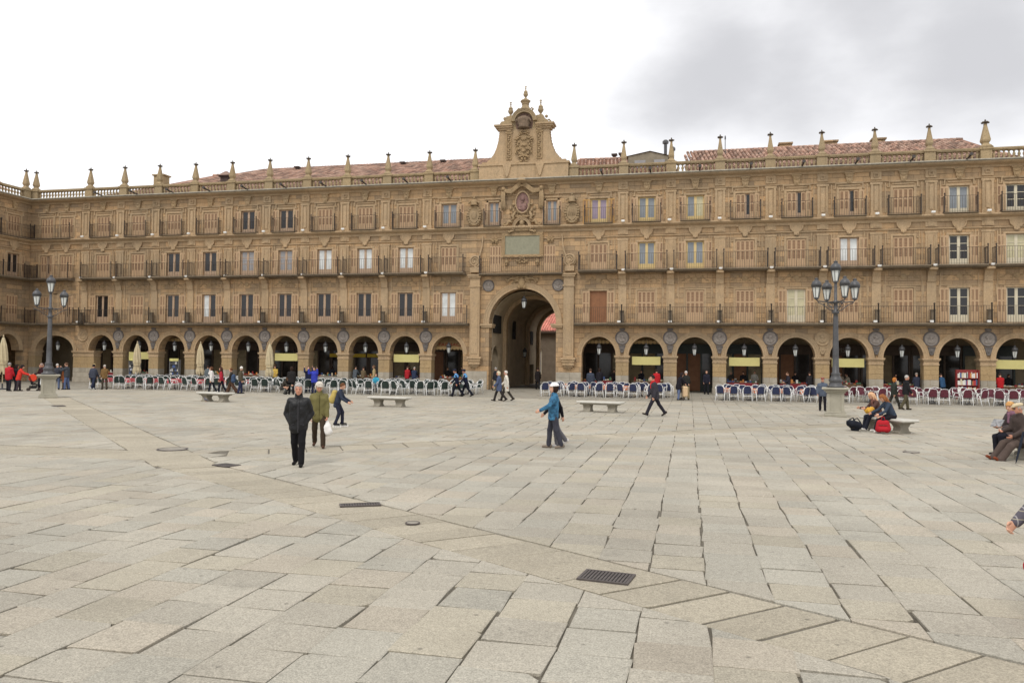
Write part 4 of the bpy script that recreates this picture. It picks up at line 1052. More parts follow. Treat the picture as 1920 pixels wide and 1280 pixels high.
for y in wys:
    for f in (1, 2, 3):
        window(0, f, 'c' if (f + int(-y)) % 3 else 'd', 1.2, par=wing, loc=(XC, y, FL[f][0]))
    for (z, w, d, t) in ((12.75, 3.5, 0.5, 0.1), (9.15, 3.5, 0.85, 0.2), (5.17, 3.52, 0.75, 0.22)):
        k = "wing_b_%.2f" % z
        b = ob("balcony", mesh_at(k + "s", lambda: bal_slab(w, d, t), M_SLABEDGE), wing, (XC, y, z), (0, 0, R(90))); ob("railing", mesh_at(k + "r", lambda: railing(w - 0.02, d - 0.02, 1.15, True, 0.155, False), M_IRON), b)
    ob("window_surround", mesh_at("window_surround_top", surround3, M_TRIM), wing, (XC, y, 12.72), (0, 0, R(90))); ob("frieze_bracket", mesh_at("frieze_bracket", key3, M_CARVE), wing, (XC, y, 15.14), (0, 0, R(90)))
    ob("window_surround", mesh_at("window_surround_mid", surround2, M_TRIM), wing, (XC, y, 9.2), (0, 0, R(90))); ob("keystone", mesh_at("keystone", key2, M_TRIM), wing, (XC, y, 11.5), (0, 0, R(90)))
def course_y(prof, nm, mt): 
    m = MB(); k = len(prof); vs = [(XC - y, -14.4, z) for y, z in prof] + [(XC - y, -0.001, z) for y, z in prof]
    m.add(vs, [(i, (i + 1) % k, k + (i + 1) % k, k + i) for i in range(k)] + [tuple(range(k)), tuple(range(2 * k - 1, k - 1, -1))]); m.build(nm, mt, wing)
course_y([(-0.004, 12.2), (-0.1, 12.22), (-0.14, 12.4), (-0.3, 12.48), (-0.42, 12.58), (-0.42, 12.67), (-0.3, 12.71), (-0.004, 12.71)], "string_course", M_TRIM)
course_y([(-0.004, 15.1), (-0.1, 15.13), (-0.12, 15.2), (-0.004, 15.22)], "string_course", M_TRIM); course_y([(-0.004, 11.68), (-0.09, 11.71), (-0.1, 11.78), (-0.004, 11.8)], "string_course", M_TRIM)
course_y([(0.06, 15.84), (-0.12, 15.86), (-0.2, 15.98), (-0.5, 16.08), (-0.6, 16.16), (-0.6, 16.2), (0.06, 16.2)], "cornice", M_TRIM); course_y([(-0.57, 16.2), (-0.66, 16.22), (-0.7, 16.27), (-0.66, 16.33), (-0.5, 16.35), (0.06, 16.36), (0.06, 16.2)], "gutter", M_LEAD)
for a, b in ((-3.6, -0.35), (-7.2, -3.6), (-10.8, -7.2), (-14.4, -10.8)):
    x = XC - BY
    p = MB().box(x - 0.17, x + 0.17, a + 0.36, b - 0.36, 16.36, 16.52).box(x - 0.21, x + 0.21, a + 0.36, b - 0.36, 17.09, 17.27).build("balustrade", M_ROOFSTONE, wing)
    for k in range(8): ob("baluster", bal_m, p, (x, a + 0.36 + (b - a - 0.72) * (k + 0.5) / 8, 16.525))
    q_ = ob("parapet_pier", pier_m, wing, (x, a, 16.36), (0, 0, R(90))); ob("obelisk", obl_m, q_, (0, 0, 0.93), None, (0.92, 0.92, 1.0))
q_ = ob("parapet_pier", pier_m, wing, (XC - BY, -0.32, 16.36), (0, 0, R(90))); ob("obelisk", obl_m, q_, (0, 0, 0.93), None, (0.92, 0.92, 1.0))
MB().add([(XC - 1, 0.5, 16.9), (XC - 1, -14.4, 16.9), (XC - 4, -14.4, 17.9), (XC - 4, 0.5, 17.9)], [(0, 1, 2, 3)]).build("roof", M_TILE, wing)

# ============================================================ house across the street behind the gate
hs = thing("street_house", "low plain house with salmon tiled roof seen through the great arch", "house")
M_HW = mat("grey_brown_render", (0.16, 0.125, 0.09), 0.9, 0.2, 1.5, 0.15, 15)
m = MB(); rail_hole_wall(m, -14, 12, 0, 5.6, [(-1.9, -0.7, 0.8, 3.6), (0.6, 2.2, 0.8, 3.6), (-6, -4, 0.8, 3.6)], 30, 0.3); m.box(-14, 12, 29.9, 30.001, 0, 0.6); m.build("wall", M_HW, hs)
for a, b in ((-1.9, -0.7), (0.6, 2.2), (-6, -4)):
    m = MB(); win_box(m, a, b, 0.8, 3.6, 30.1, 30.2, 0.08); m.box((a + b) / 2 - 0.04, (a + b) / 2 + 0.04, 30.12, 30.18, 0.88, 3.52); w_ = m.build("window", M_FRAMEW, hs)
    MB().box(a + 0.08, b - 0.08, 30.2, 30.22, 0.88, 3.52).build("pane", M_GLG if a < 0.5 else M_GLW, w_)
M_SAL = mat("salmon_roof_tile", (0.62, 0.25, 0.19), 0.85, 0.15, 1.5, island=0.15)
MB().add([(-14, 29.5, 5.75), (12, 29.5, 5.75), (12, 36, 8.2), (-14, 36, 8.2)], [(0, 1, 2, 3)]).build("roof", M_SAL, hs)
tile_roof("roof_tiles", (-10, 29.5, 5.76), (10, 29.5, 5.76), (-10, 36, 8.21), (10, 36, 8.21), hs, 0.3, 16, M_SAL, 9)
MB().box(-14, 12, 29.45, 30.0, 5.55, 5.74).build("eaves", M_SHOPS[0], hs)
MB().box(-14, 12, 38, 39, 0, 9.4).build("rear_wall", mat("pale_rear_wall", (0.42, 0.38, 0.32), 0.9, 0.15, 1), hs)
# ============================================================ the plaza paving
plaza = ob("plaza_paving", MB().add([(-90, -110, -0.026), (90, -110, -0.026), (90, 60, -0.026), (-90, 60, -0.026)], [(0, 1, 2, 3)]).mesh("plaza_paving",
    mat("joint_sand", (0.06, 0.05, 0.037), 0.95, 0.3, 1.7, col2=(0.20, 0.18, 0.14))))
tag(plaza, "pale granite paving of the square", "plaza", kind="structure")
M_PAVE = mat("granite_paving", (0.356, 0.324, 0.262), 0.8, 0.1, 0.9, 0.45, 110, tint=True, detail=8, col2=(0.42, 0.386, 0.315), spec=0.3)
_t = M_PAVE.node_tree                    # granite speckle and worn dark patches
_b = _t.nodes["Principled BSDF"]; _src = _b.inputs["Base Color"].links[0].from_socket
def _noise(sc, det, ro=0.6):
    n = _t.nodes.new("ShaderNodeTexNoise"); g = _t.nodes.new("ShaderNodeNewGeometry"); _t.links.new(g.outputs["Position"], n.inputs["Vector"])
    n.inputs["Scale"].default_value = sc; n.inputs["Detail"].default_value = det; n.inputs["Roughness"].default_value = ro; return n.outputs[0]
def _mul(src, val, lo, hi, a, b):
    mr = _t.nodes.new("ShaderNodeMapRange"); _t.links.new(val, mr.inputs[0])
    for i, v in enumerate((lo, hi, a, b)): mr.inputs[i + 1].default_value = v
    x = _t.nodes.new("ShaderNodeVectorMath"); x.operation = 'SCALE'; _t.links.new(src, x.inputs[0]); _t.links.new(mr.outputs[0], x.inputs["Scale"]); return x.outputs[0]
_src = _mul(_src, _noise(60, 4, 0.85), 0.32, 0.68, 0.55, 1.42)
_src = _mul(_src, _noise(17, 4, 0.7), 0.35, 0.7, 1.08, 0.86)
_src = _mul(_src, _noise(0.22, 6), 0.35, 0.65, 1.08, 0.88)
_src = _mul(_src, _noise(2.1, 7, 0.7), 0.58, 0.74, 1.0, 0.80)
_src = _mul(_src, _noise(0.9, 8, 0.75), 0.54, 0.68, 1.0, 0.80)
_vo = _t.nodes.new("ShaderNodeTexVoronoi"); _vg = _t.nodes.new("ShaderNodeNewGeometry"); _t.links.new(_vg.outputs["Position"], _vo.inputs["Vector"]); _vo.inputs["Scale"].default_value = 2.6
_src = _mul(_src, _vo.outputs["Distance"], 0.04, 0.075, 0.58, 1.0)
_vo = _t.nodes.new("ShaderNodeTexVoronoi"); _t.links.new(_vg.outputs["Position"], _vo.inputs["Vector"]); _vo.inputs["Scale"].default_value = 1.1
_src = _mul(_src, _vo.outputs["Distance"], 0.012, 0.02, 1.5, 1.0)
_t.links.new(_src, _b.inputs["Base Color"])

def clip(poly, nx, ny, c, keep):        # keep side of nx*x+ny*y = c : keep=+1 -> >= c
    o = []
    for i in range(len(poly)):
        p, q = poly[i], poly[(i + 1) % len(poly)]
        dp = (nx * p[0] + ny * p[1] - c) * keep; dq = (nx * q[0] + ny * q[1] - c) * keep
        if dp >= 0: o.append(p)
        if (dp >= 0) != (dq >= 0):
            t = dp / (dp - dq); o.append((p[0] + (q[0] - p[0]) * t, p[1] + (q[1] - p[1]) * t))
    return o
def area(p): return 0.5 * sum(p[i][0] * p[(i + 1) % len(p)][1] - p[(i + 1) % len(p)][0] * p[i][1] for i in range(len(p)))
def unit(a, b): l = math.hypot(b[0] - a[0], b[1] - a[1]); return ((b[0] - a[0]) / l, (b[1] - a[1]) / l)
# diagonal gutter bands of larger stones: (start, end, half width)
BANDS = [((-21.0, -22.9), (2.3, -44.4), 0.62), ((2.3, -44.4), (22.0, -57.5), 0.53), ((-46, -43.3), (1.6, -43.3), 0.75), ((2.0, -42.4), (34.0, -13.5), 0.55), ((33.0, -43.3), (60, -43.3), 0.7)]
gr = random.Random(11)
slabs = []
def split_by_bands(poly):
    pieces = [poly]
    for (a, b, hw) in BANDS:
        u = unit(a, b); nrm = (-u[1], u[0]); c = nrm[0] * a[0] + nrm[1] * a[1]
        o = []
        for p in pieces:
            cx = sum(q[0] for q in p) / len(p); cy = sum(q[1] for q in p) / len(p)
            s = (cx - a[0]) * u[0] + (cy - a[1]) * u[1]; l = math.hypot(b[0] - a[0], b[1] - a[1])
            dd = abs(nrm[0] * cx + nrm[1] * cy - c)
            if dd > 1.6 + hw or s < -0.2 or s > l + 0.2: o.append(p); continue
            for k in (1, -1):
                q = clip(p, nrm[0], nrm[1], c + k * (hw + 0.006), k)
                if len(q) >= 3 and abs(area(q)) > 0.012: o.append(q)
        pieces = o
    return pieces
xs = []; x = -46.0
while x < 42: xs.append(x); x += gr.choice((0.56, 0.59, 0.59, 0.62, 0.65))
jy = {}
for ci in range(len(xs) - 1):
    y = -57.0 + (ci % 2) * 0.03; run = 0
    shift = gr.choice((0, 0, 0, 0.18, 0.3)); y += shift
    while y < 5.2:
        h = gr.choice((0.5, 0.54, 0.58, 0.6, 0.62, 0.66, 0.58, 0.8)) if y > -49 or xs[ci] < 9 else 0.585 + gr.uniform(-.02, .02)
        if y > -12.6: h = gr.choice((0.5, 0.6, 0.7))
        j = lambda: gr.uniform(-0.019, 0.019)
        x0, x1 = xs[ci], xs[ci + 1]
        # keep what the frame or a step aside can see
        d = y + 59
        if d > 1 and abs((x0 - CAM.x) + 0.22 * d) < 0.95 * d + 6:
            poly = [(x0 + j(), y + j()), (x1 + j(), y + j()), (x1 + j(), y + h + j()), (x0 + j(), y + h + j())]
            slabs += [(p, 0) for p in split_by_bands(poly)]
        y += h
for bi, (a, b, hw) in enumerate(BANDS):
    u = unit(a, b); nrm = (-u[1], u[0]); l = math.hypot(b[0] - a[0], b[1] - a[1]); s = 0.0
    while s < l:
        w = gr.uniform(0.5, 0.62) if bi < 2 else gr.uniform(0.7, 1.0)
        sk0, sk1 = (0.12, 0.12) if bi != 2 else (0.5, 0.5)
        e = min(l, s + w)
        P = lambda t, v: (a[0] + u[0] * t + nrm[0] * v, a[1] + u[1] * t + nrm[1] * v)
        poly = [P(s - sk0, -hw), P(e - sk1, -hw), P(e + sk1, hw), P(s + sk0, hw)]
        if bi == 0 and 2.3 - 0.1 < poly[0][0]: break
        slabs.append((poly, 1)); s = e
def slab_geo(poly, near, seed, band):
    q = random.Random(seed)
    if area(poly) < 0: poly = poly[::-1]
    cx = sum(p[0] for p in poly) / len(poly); cy = sum(p[1] for p in poly) / len(poly)
    if near and len(poly) == 4 and q.random() < 0.35:   # an irregular, worn corner
        k = q.randrange(4); p = poly[k]; a, b = poly[k - 1], poly[(k + 1) % 4]; t = q.uniform(0.05, 0.14)
        poly = poly[:k] + [(p[0] + (a[0] - p[0]) * t, p[1] + (a[1] - p[1]) * t), (p[0] + (b[0] - p[0]) * t, p[1] + (b[1] - p[1]) * t)] + poly[k + 1:]
    n = len(poly)
    eg = [q.choice((0.001, 0.002, 0.003, 0.005, 0.009, 0.014)) + (q.choice((0.004, 0.012)) if band else 0) for _ in range(n)]
    def inset(extra):                    # every edge keeps its own joint width
        o = []
        for i in range(n):
            p0, p1, p2 = poly[i - 1], poly[i], poly[(i + 1) % n]
            u1, u2 = unit(p0, p1), unit(p1, p2)
            g1, g2 = eg[i - 1] + extra, eg[i] + extra
            den = u1[0] * u2[1] - u1[1] * u2[0]
            if abs(den) < 0.15: o.append((p1[0] - u1[1] * g1, p1[1] + u1[0] * g1)); continue
            a_ = (p1[0] - u1[1] * g1, p1[1] + u1[0] * g1); b_ = (p1[0] - u2[1] * g2, p1[1] + u2[0] * g2)
            t_ = ((b_[0] - a_[0]) * u2[1] - (b_[1] - a_[1]) * u2[0]) / den
            o.append((a_[0] + u1[0] * t_, a_[1] + u1[1] * t_))
        return o
    z = q.uniform(-0.004, 0.005) - (0.009 if band else 0)
    tx, ty = q.uniform(-.006, .006), q.uniform(-.006, .006)
    A = inset(0.0); B = inset(0.013)
    zf = lambda p, o: z + o + tx * (p[0] - cx) + ty * (p[1] - cy)
    vs = [(x, y, zf((x, y), 0)) for x, y in B] + [(x, y, zf((x, y), -0.0055)) for x, y in A]
    fs = [tuple(range(n))] + [(n + i, n + (i + 1) % n, (i + 1) % n, i) for i in range(n)]
    vs += [(x, y, -0.03) for x, y in A]; fs += [(2 * n + i, 2 * n + (i + 1) % n, n + (i + 1) % n, n + i) for i in range(n)]
    v = q.uniform(0.89, 1.05)
    k = q.random()
    c = (1, 1, 1) if k < 0.45 else (0.98, 1.0, 1.015) if k < 0.72 else (1.02, 0.99, 0.965) if k < 0.88 else (1.015, 1.0, 0.955)
    if cy > -12.6: v *= 0.78     # slabs of the terrace strip tinted darker
    if band: v *= 0.97; c = (1.02, 0.99, 0.93)
    return vs, fs, tuple(v * w for w in c)
def tint_mesh(me, cols):
    at = me.color_attributes.new("tint", 'FLOAT_COLOR', 'POINT')
    at.data.foreach_set("color", np.asarray(cols, dtype=np.float32).ravel())
def dist(p):
    cx = sum(q[0] for q in p) / len(p); cy = sum(q[1] for q in p) / len(p)
    d = math.hypot(cx - CAM.x, cy - CAM.y)
    fwd = (-0.2214 * (cx - CAM.x) + 0.975 * (cy - CAM.y)); sid = 0.975 * (cx - CAM.x) + 0.2214 * (cy - CAM.y)
    if fwd < 5.0 or abs(sid) > 0.67 * fwd + 0.4: return 1e6 + d
    return d
order = sorted(range(len(slabs)), key=lambda i: dist(slabs[i][0]))
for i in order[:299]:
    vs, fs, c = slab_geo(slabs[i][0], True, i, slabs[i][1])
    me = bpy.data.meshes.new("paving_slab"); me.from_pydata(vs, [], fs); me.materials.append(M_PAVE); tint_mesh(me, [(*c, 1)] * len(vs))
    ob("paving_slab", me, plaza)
V = []; F = []; Cc = []
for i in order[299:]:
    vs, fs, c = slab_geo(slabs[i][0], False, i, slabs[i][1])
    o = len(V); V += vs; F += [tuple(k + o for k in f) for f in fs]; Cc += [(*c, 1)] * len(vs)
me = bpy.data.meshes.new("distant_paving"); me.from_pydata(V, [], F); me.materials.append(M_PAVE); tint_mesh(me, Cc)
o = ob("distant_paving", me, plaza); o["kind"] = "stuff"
# iron drain grates and covers let into the stones
M_GRATE = mat("worn_grate_iron", (0.10, 0.085, 0.078), 0.6, 0.3, 8, metal=0.4)
def grate(label, x, y, w, d, ang, n):
    t = thing("drain_grate", label, "drain grate", (x, y, 0.006), ang, "iron drain grates in the paving")
    MB().box(-w / 2 + .02, w / 2 - .02, -d / 2 + .02, d / 2 - .02, -0.02, 0.0).build("drain_hole", M_DARK, t)
    m = MB(); win_box_xy = [(-w / 2, w / 2, -d / 2, -d / 2 + .03), (-w / 2, w / 2, d / 2 - .03, d / 2), (-w / 2, -w / 2 + .03, -d / 2 + .03, d / 2 - .03), (w / 2 - .03, w / 2, -d / 2 + .03, d / 2 - .03)]
    for a, b, c, e in win_box_xy: m.box(a, b, c, e, -0.012, 0.008)
    m.build("frame", M_GRATE, t)
    bar = None
    for k in range(n):
        xx = -w / 2 + .03 + (w - .06) * (k + 0.5) / n; bw = (w - .06) / n * 0.3
        if bar is None: bar = MB().box(-bw, bw, -d / 2 + .03, d / 2 - .03, -0.012, 0.006).mesh("bar", M_GRATE)
        ob("bar", bar, t, (xx, 0, 0))
grate("rusty slotted drain grate between the big slabs nearest the camera", 11.83, -50.77, 0.54, 0.40, R(-8), 13)
grate("narrow dark slotted drain grate in the gutter band further along", 7.7, -47.68, 0.62, 0.24, R(28), 14)
grate("small square drain grate left of the man in the black jacket", 3.2, -44.3, 0.5, 0.35, R(-20), 8)
grate("small slotted grate in the band near the three-lantern post", -15.2, -29.0, 0.8, 0.5, R(-40), 10)
M_COVER = mat("worn_cover_iron", (0.25, 0.225, 0.185), 0.75, 0.25, 6)
def cover(label, x, y, r):
    t = thing("manhole_cover", label, "manhole cover", (x, y, 0.006))
    MB().lathe([(r * 0.86, -0.01), (r * 0.86, 0.004), (r * 0.8, 0.006)], (0, 0, 0), 22).build("lid", M_COVER, t)
    m = MB(); pf = [(r * 0.88, 0.0), (r * 0.9, 0.008), (r, 0.008), (r * 1.02, -0.01)]; n = 22
    m.add([(a * math.cos(2 * math.pi * k / n), a * math.sin(2 * math.pi * k / n), h) for a, h in pf for k in range(n)], [(i * n + k, i * n + (k + 1) % n, (i + 1) * n + (k + 1) % n, (i + 1) * n + k) for i in range(3) for k in range(n)]); m.build("rim", M_GRATE, t)
cover("round iron manhole cover on the left of the square", 0.3, -42.1, 0.36)
cover("small round iron cover in the gutter band above the big drain grate", 8.95, -48.75, 0.1)
cover("round iron cover in front of the bench with the two girls", 18.3, -36.9, 0.2)

# ============================================================ furniture of the square
M_BENCH = mat("bench_granite", (0.46, 0.44, 0.385), 0.75, 0.14, 3, 0.25, 70, col2=(0.55, 0.53, 0.47))
M_BENCHF = mat("bench_foot_granite", (0.27, 0.245, 0.195), 0.85, 0.2, 4, 0.3, 50)
def bench(label, x, y, ang):
    t = thing("stone_bench", label, "bench", (x, y, 0), ang, "granite benches around the square")
    m = MB(); L_, W_ = 1.05, 0.34
    prof = [(-W_ + .05, 0.37), (-W_, 0.41), (-W_, 0.45), (-W_ + .03, 0.475), (W_ - .03, 0.475), (W_, 0.45), (W_, 0.41), (W_ - .05, 0.37)]
    vs = []; ends = [(-L_ + 0.16, 0), (L_ - 0.16, 0)]
    m.box(-L_, L_, -W_, W_, 0.385, 0.475, 0.03); m.build("seat_slab", M_BENCH, t)
    MB().box(-L_ + .16, L_ - .16, -W_ + .06, W_ - .06, 0.33, 0.384, 0.02).build("apron", M_BENCHF, t)
    f = None
    for sx in (-0.58, 0.58):
        if f is None:
            f = MB().extr_x([(-0.25, 0), (0.25, 0), (0.25, 0.05), (0.17, 0.1), (0.15, 0.2), (0.22, 0.29), (0.27, 0.329), (-0.27, 0.329), (-0.22, 0.29), (-0.15, 0.2), (-0.17, 0.1), (-0.25, 0.05)], -0.17, 0.17).mesh("foot", M_BENCHF)
        ob("foot", f, t, (sx, 0, 0.003))
    return t
bench("empty stone bench furthest left, in front of the green terrace chairs", -11.2, -23.0, R(-13))
bench("empty stone bench in the middle behind the roller skater", -1.4, -23.6, R(-6))
bench("empty stone bench right of the boy in the white cap", 8.75, -23.65, R(-13))
bench("stone bench the two girls with backpacks sit on", 19.25, -30.35, R(118))
bench("stone bench under the elderly couple at the right edge", 20.88, -37.1, R(70))

M_PED = mat("pedestal_granite", (0.36, 0.335, 0.265), 0.85, 0.15, 2.5, 0.3, 50)
def lantern_parts(t, x, y, z, s, tilt=0.0):
    """square tapered street lantern standing at z"""
    m = MB().lathe([(0.05, 0), (0.12, 0.05), (0.1, 0.09)], (x, y, z), 8)
    h = 0.46 * s
    for k in range(6):
        a = 2 * math.pi * k / 6 + 0.3; m.tube([(x + 0.115 * s * math.cos(a), y + 0.115 * s * math.sin(a), z + 0.09), (x + 0.19 * s * math.cos(a), y + 0.19 * s * math.sin(a), z + 0.09 + h)], 0.014, 4)
    m.lathe([(0.215 * s, 0), (0.225 * s, 0.04), (0.2 * s, 0.05)], (x, y, z + 0.09 + h), 12)
    l = m.build("lantern", M_LAMPIRON, t)
    MB().lathe([(0.1 * s, 0), (0.178 * s, h)], (x, y, z + 0.095), 6, 'z', 0.3).build("lamp_glass", M_LIGHTG, l)
    MB().lathe([(0.235 * s, 0), (0.22 * s, 0.12 * s), (0.17 * s, 0.22 * s), (0.09 * s, 0.28 * s), (0.07 * s, 0.32 * s), (0.1 * s, 0.35 * s), (0.02 * s, 0.4 * s)], (x, y, z + 0.14 + h), 14).build("lantern_cap", M_LAMPIRON, l, smooth=True)
    return l
def street_lamp(label, x, y, rz, arms, H_, R0=0.86):
    t = thing("street_lamp", label, "street lamp", (x, y, 0), rz, "cast iron lamp posts on stone pedestals")
    p = MB()
    p.box(-0.46, 0.46, -0.46, 0.46, 0, 0.14, 0.02); p.box(-0.41, 0.41, -0.41, 0.41, 0.14, 0.2, 0.02); p.box(-0.32, 0.32, -0.32, 0.32, 0.2, 1.02)
    for sx in (-1, 1):
        for sy in (-1, 1):
            a, b = sorted((sx * 0.22, sx * 0.35)); c, d = sorted((sy * 0.22, sy * 0.35)); p.box(a, b, c, d, 0.2, 1.0, 0.015)
    p.box(-0.4, 0.4, -0.4, 0.4, 1.02, 1.1, 0.02); p.box(-0.48, 0.48, -0.48, 0.48, 1.1, 1.17, 0.02); p.box(-0.56, 0.56, -0.56, 0.56, 1.17, 1.25, 0.02)
    p.build("pedestal", M_PED, t)
    m = MB().lathe([(0.36, 1.25), (0.36, 1.33), (0.27, 1.36), (0.25, 1.5), (0.3, 1.56), (0.22, 1.66), (0.17, 1.8), (0.2, 1.86), (0.14, 1.92), (0.13, 2.6), (0.105, 4.3), (0.09, H_ - 2.35), (0.14, H_ - 2.33), (0.15, H_ - 2.25), (0.09, H_ - 2.2), (0.08, H_ - 1.9), (0.14, H_ - 1.86), (0.14, H_ - 1.8), (0.065, H_ - 1.75), (0.06, H_ - 0.98)], (0, 0, 0), 14)
    m.build("post", M_LAMPIRON, t, smooth=True)
    lantern_parts(t, 0, 0, H_ - 1.0, 1.0)
    for a in arms:
        c, s_ = math.cos(a), math.sin(a); zA = H_ - 1.83
        m = MB(); m.tube([(0, 0, zA), (R0 * 0.5 * c, R0 * 0.5 * s_, zA + 0.0), (R0 * 0.93 * c, R0 * 0.93 * s_, zA + 0.03), (R0 * c, R0 * s_, zA + 0.1)], 0.028, 6)
        m.tube([(0.08 * c, 0.08 * s_, zA - 0.42), (0.3 * c, 0.3 * s_, zA - 0.32), (0.55 * c, 0.55 * s_, zA - 0.12), (0.8 * c, 0.8 * s_, zA - 0.02)], 0.02, 6)
        pts = [(( 0.26 + 0.1 * math.cos(q)) * c, (0.26 + 0.1 * math.cos(q)) * s_, zA - 0.13 + 0.1 * math.sin(q)) for q in [k * 0.6 for k in range(11)]]
        m.tube(pts, 0.014, 5); m.build("arm", M_LAMPIRON, t, smooth=True)
        lantern_parts(t, R0 * c, R0 * s_, zA + 0.1, 0.95)
    return t
street_lamp("grey iron lamp post with three lanterns on a ribbed stone pedestal, at the left", -21.36, -23.09, R(43), (R(3), R(183)), 6.68, 0.64)
street_lamp("tall iron lamp post with five lanterns on a stone pedestal, at the right", 18.92, -22.54, R(-9.7), (R(25), R(205), R(115), R(-65)), 6.82)

# lanterns hanging in the arcade
def hanging_lantern(label, x, y, z, s=0.9, drop=0.55):
    t = thing("hanging_lantern", label, "lantern", (x, y, z), 0, "lanterns hanging in the arches")
    lantern_parts(t, 0, 0, 0, s)
    MB().tube([(0, 0, 0.14 + 0.46 * s + 0.38 * s), (0, 0, 0.14 + 0.46 * s + 0.38 * s + drop)], 0.014, 5).build("chain", M_IRON, t)
ORD = ["first", "second", "third", "fourth", "fifth", "sixth", "seventh", "eighth", "ninth", "tenth"]
def arch_name(s, i):
    if s == 'G': return "first arch %s of the great gateway" % ("left" if i == 0 else "right")
    return "%s arch %s of the great gateway" % (ORD[i + 1], "left" if s == 'L' else "right")
for (x, s, i) in BAYS:
    if s == 'R' and i == 8: continue
    xx = x if s != 'G' else math.copysign(5.98, x)
    hanging_lantern("grey glass lantern hanging in the " + arch_name(s, i), xx, 0.42, 2.78, 0.9, 0.42)
hanging_lantern("grey glass lantern hanging in the wide corner arch", -42.72, 0.42, 2.75, 0.9, 0.42)
hanging_lantern("lantern on a long chain under the crown of the great gateway", 0.06, 0.6, 6.35, 1.0, 0.75)
wl = thing("wall_lantern", "small lantern fixed to the left wall of the gate passage", "lantern", (-2.35, 12.6, 2.6)); lantern_parts(wl, 0, 0, 0, 0.9); MB().box(-0.26, 0, -0.03, 0.03, 0.0, 0.05).build("bracket", M_IRON, wl)

# pale yellow banners stretched between the piers
M_BANNER = mat("pale_yellow_banner", (0.56, 0.50, 0.20), 0.7, 0.06, 1.5)
def banner(label, x, z, w, h):
    t = thing("banner", label, "banner", (x, 0.42, z), 0, "pale yellow banners in the arcade")
    n = 12; vs = []; fs = []
    for yy in (-0.02, 0.02):
        for k in range(n + 1):
            u = -w / 2 + w * k / n
            for zz_ in (0, h): vs.append((u, yy + 0.015 * math.sin(k * 0.9), zz_ - 0.012 * math.sin(math.pi * k / n) * (1 if zz_ else 0.4)))
    m1 = 2 * (n + 1)
    for k in range(n): a = 2 * k; fs += [(a, a + 2, a + 3, a + 1), (m1 + a, m1 + a + 1, m1 + a + 3, m1 + a + 2), (a + 1, a + 3, m1 + a + 3, m1 + a + 1), (a, m1 + a, m1 + a + 2, a + 2)]
    MB().add(vs, fs).build("cloth", M_BANNER, t)
    for sx in (-1, 1): MB().tube([(sx * w / 2, 0, h), (sx * (1.29 - 0.01), 0, h + 0.04)], 0.008, 4).build("cord", M_IRON, t)
for (s, i, w) in (('L', 7, 2.0), ('L', 3, 2.1), ('L', 0, 2.15), ('R', 0, 2.1), ('R', 2, 2.15), ('R', 4, 2.15), ('R', 7, 2.4)):
    x = [b[0] for b in BAYS if b[1] == s and b[2] == i][0]
    banner("plain pale yellow banner hung across the " + arch_name(s, i), x, 2.08, w, 0.62)

# closed parasols
M_CANV = mat("cream_canvas", (0.52, 0.44, 0.28), 0.85, 0.1, 3)
M_POLEW = mat("pale_pole_wood", (0.45, 0.36, 0.22), 0.6, 0.1, 3)
def parasol(label, x, y, sc=1.0):
    t = thing("closed_parasol", label, "parasol", (x, y, 0), rnd.uniform(0, 3), "closed cream parasols on the terrace")
    t.scale = (sc, sc, sc)
    MB().lathe([(0.3, 0), (0.3, 0.07), (0.05, 0.1), (0.045, 0.4)], (0, 0, 0), 14).build("base", M_LAMPIRON, t)
    MB().tube([(0, 0, 0.1), (0, 0, 3.35)], 0.03, 7).build("pole", M_POLEW, t)
    n = 24; m = MB(); prof = [(0.06, 3.3), (0.1, 3.15), (0.17, 2.8), (0.22, 2.3), (0.24, 1.85), (0.19, 1.62), (0.2, 1.5), (0.25, 1.25), (0.22, 1.05)]
    vs = []
    for i, (r, z) in enumerate(prof):
        for k in range(n):
            f = 1 + (0.24 if k % 3 == 0 else -0.12) * min(1, i / 2); a = 2 * math.pi * k / n + 0.12 * i
            vs.append((r * f * math.cos(a), r * f * math.sin(a), z + (0.12 * math.sin(k * 1.7) if i == len(prof) - 1 else 0)))
    m.add(vs, [(i * n + k, i * n + (k + 1) % n, (i + 1) * n + (k + 1) % n, (i + 1) * n + k) for i in range(len(prof) - 1) for k in range(n)]); m.build("folded_canopy", M_CANV, t)
    MB().lathe([(0.245, 1.6), (0.25, 1.63), (0.245, 1.66)], (0, 0, 0), 14).build("strap", M_CANV, t)
    MB().lathe([(0.03, 3.3), (0.05, 3.36), (0.02, 3.48)], (0, 0, 0), 8).build("finial", M_POLEW, t)
parasol("closed cream parasol furthest right, before the fifth arch left of the gateway", -17.05, -7.6, 1.0)
parasol("closed cream parasol in front of the pier, between the other terrace parasols", -23.0, -7.2, 1.0)
parasol("closed cream parasol left on the terrace, before the seventh arch left", -28.6, -7.0, 1.0)
parasol("big closed cream parasol cut by the left edge of the photo", -31.9, -15.8, 1.05)

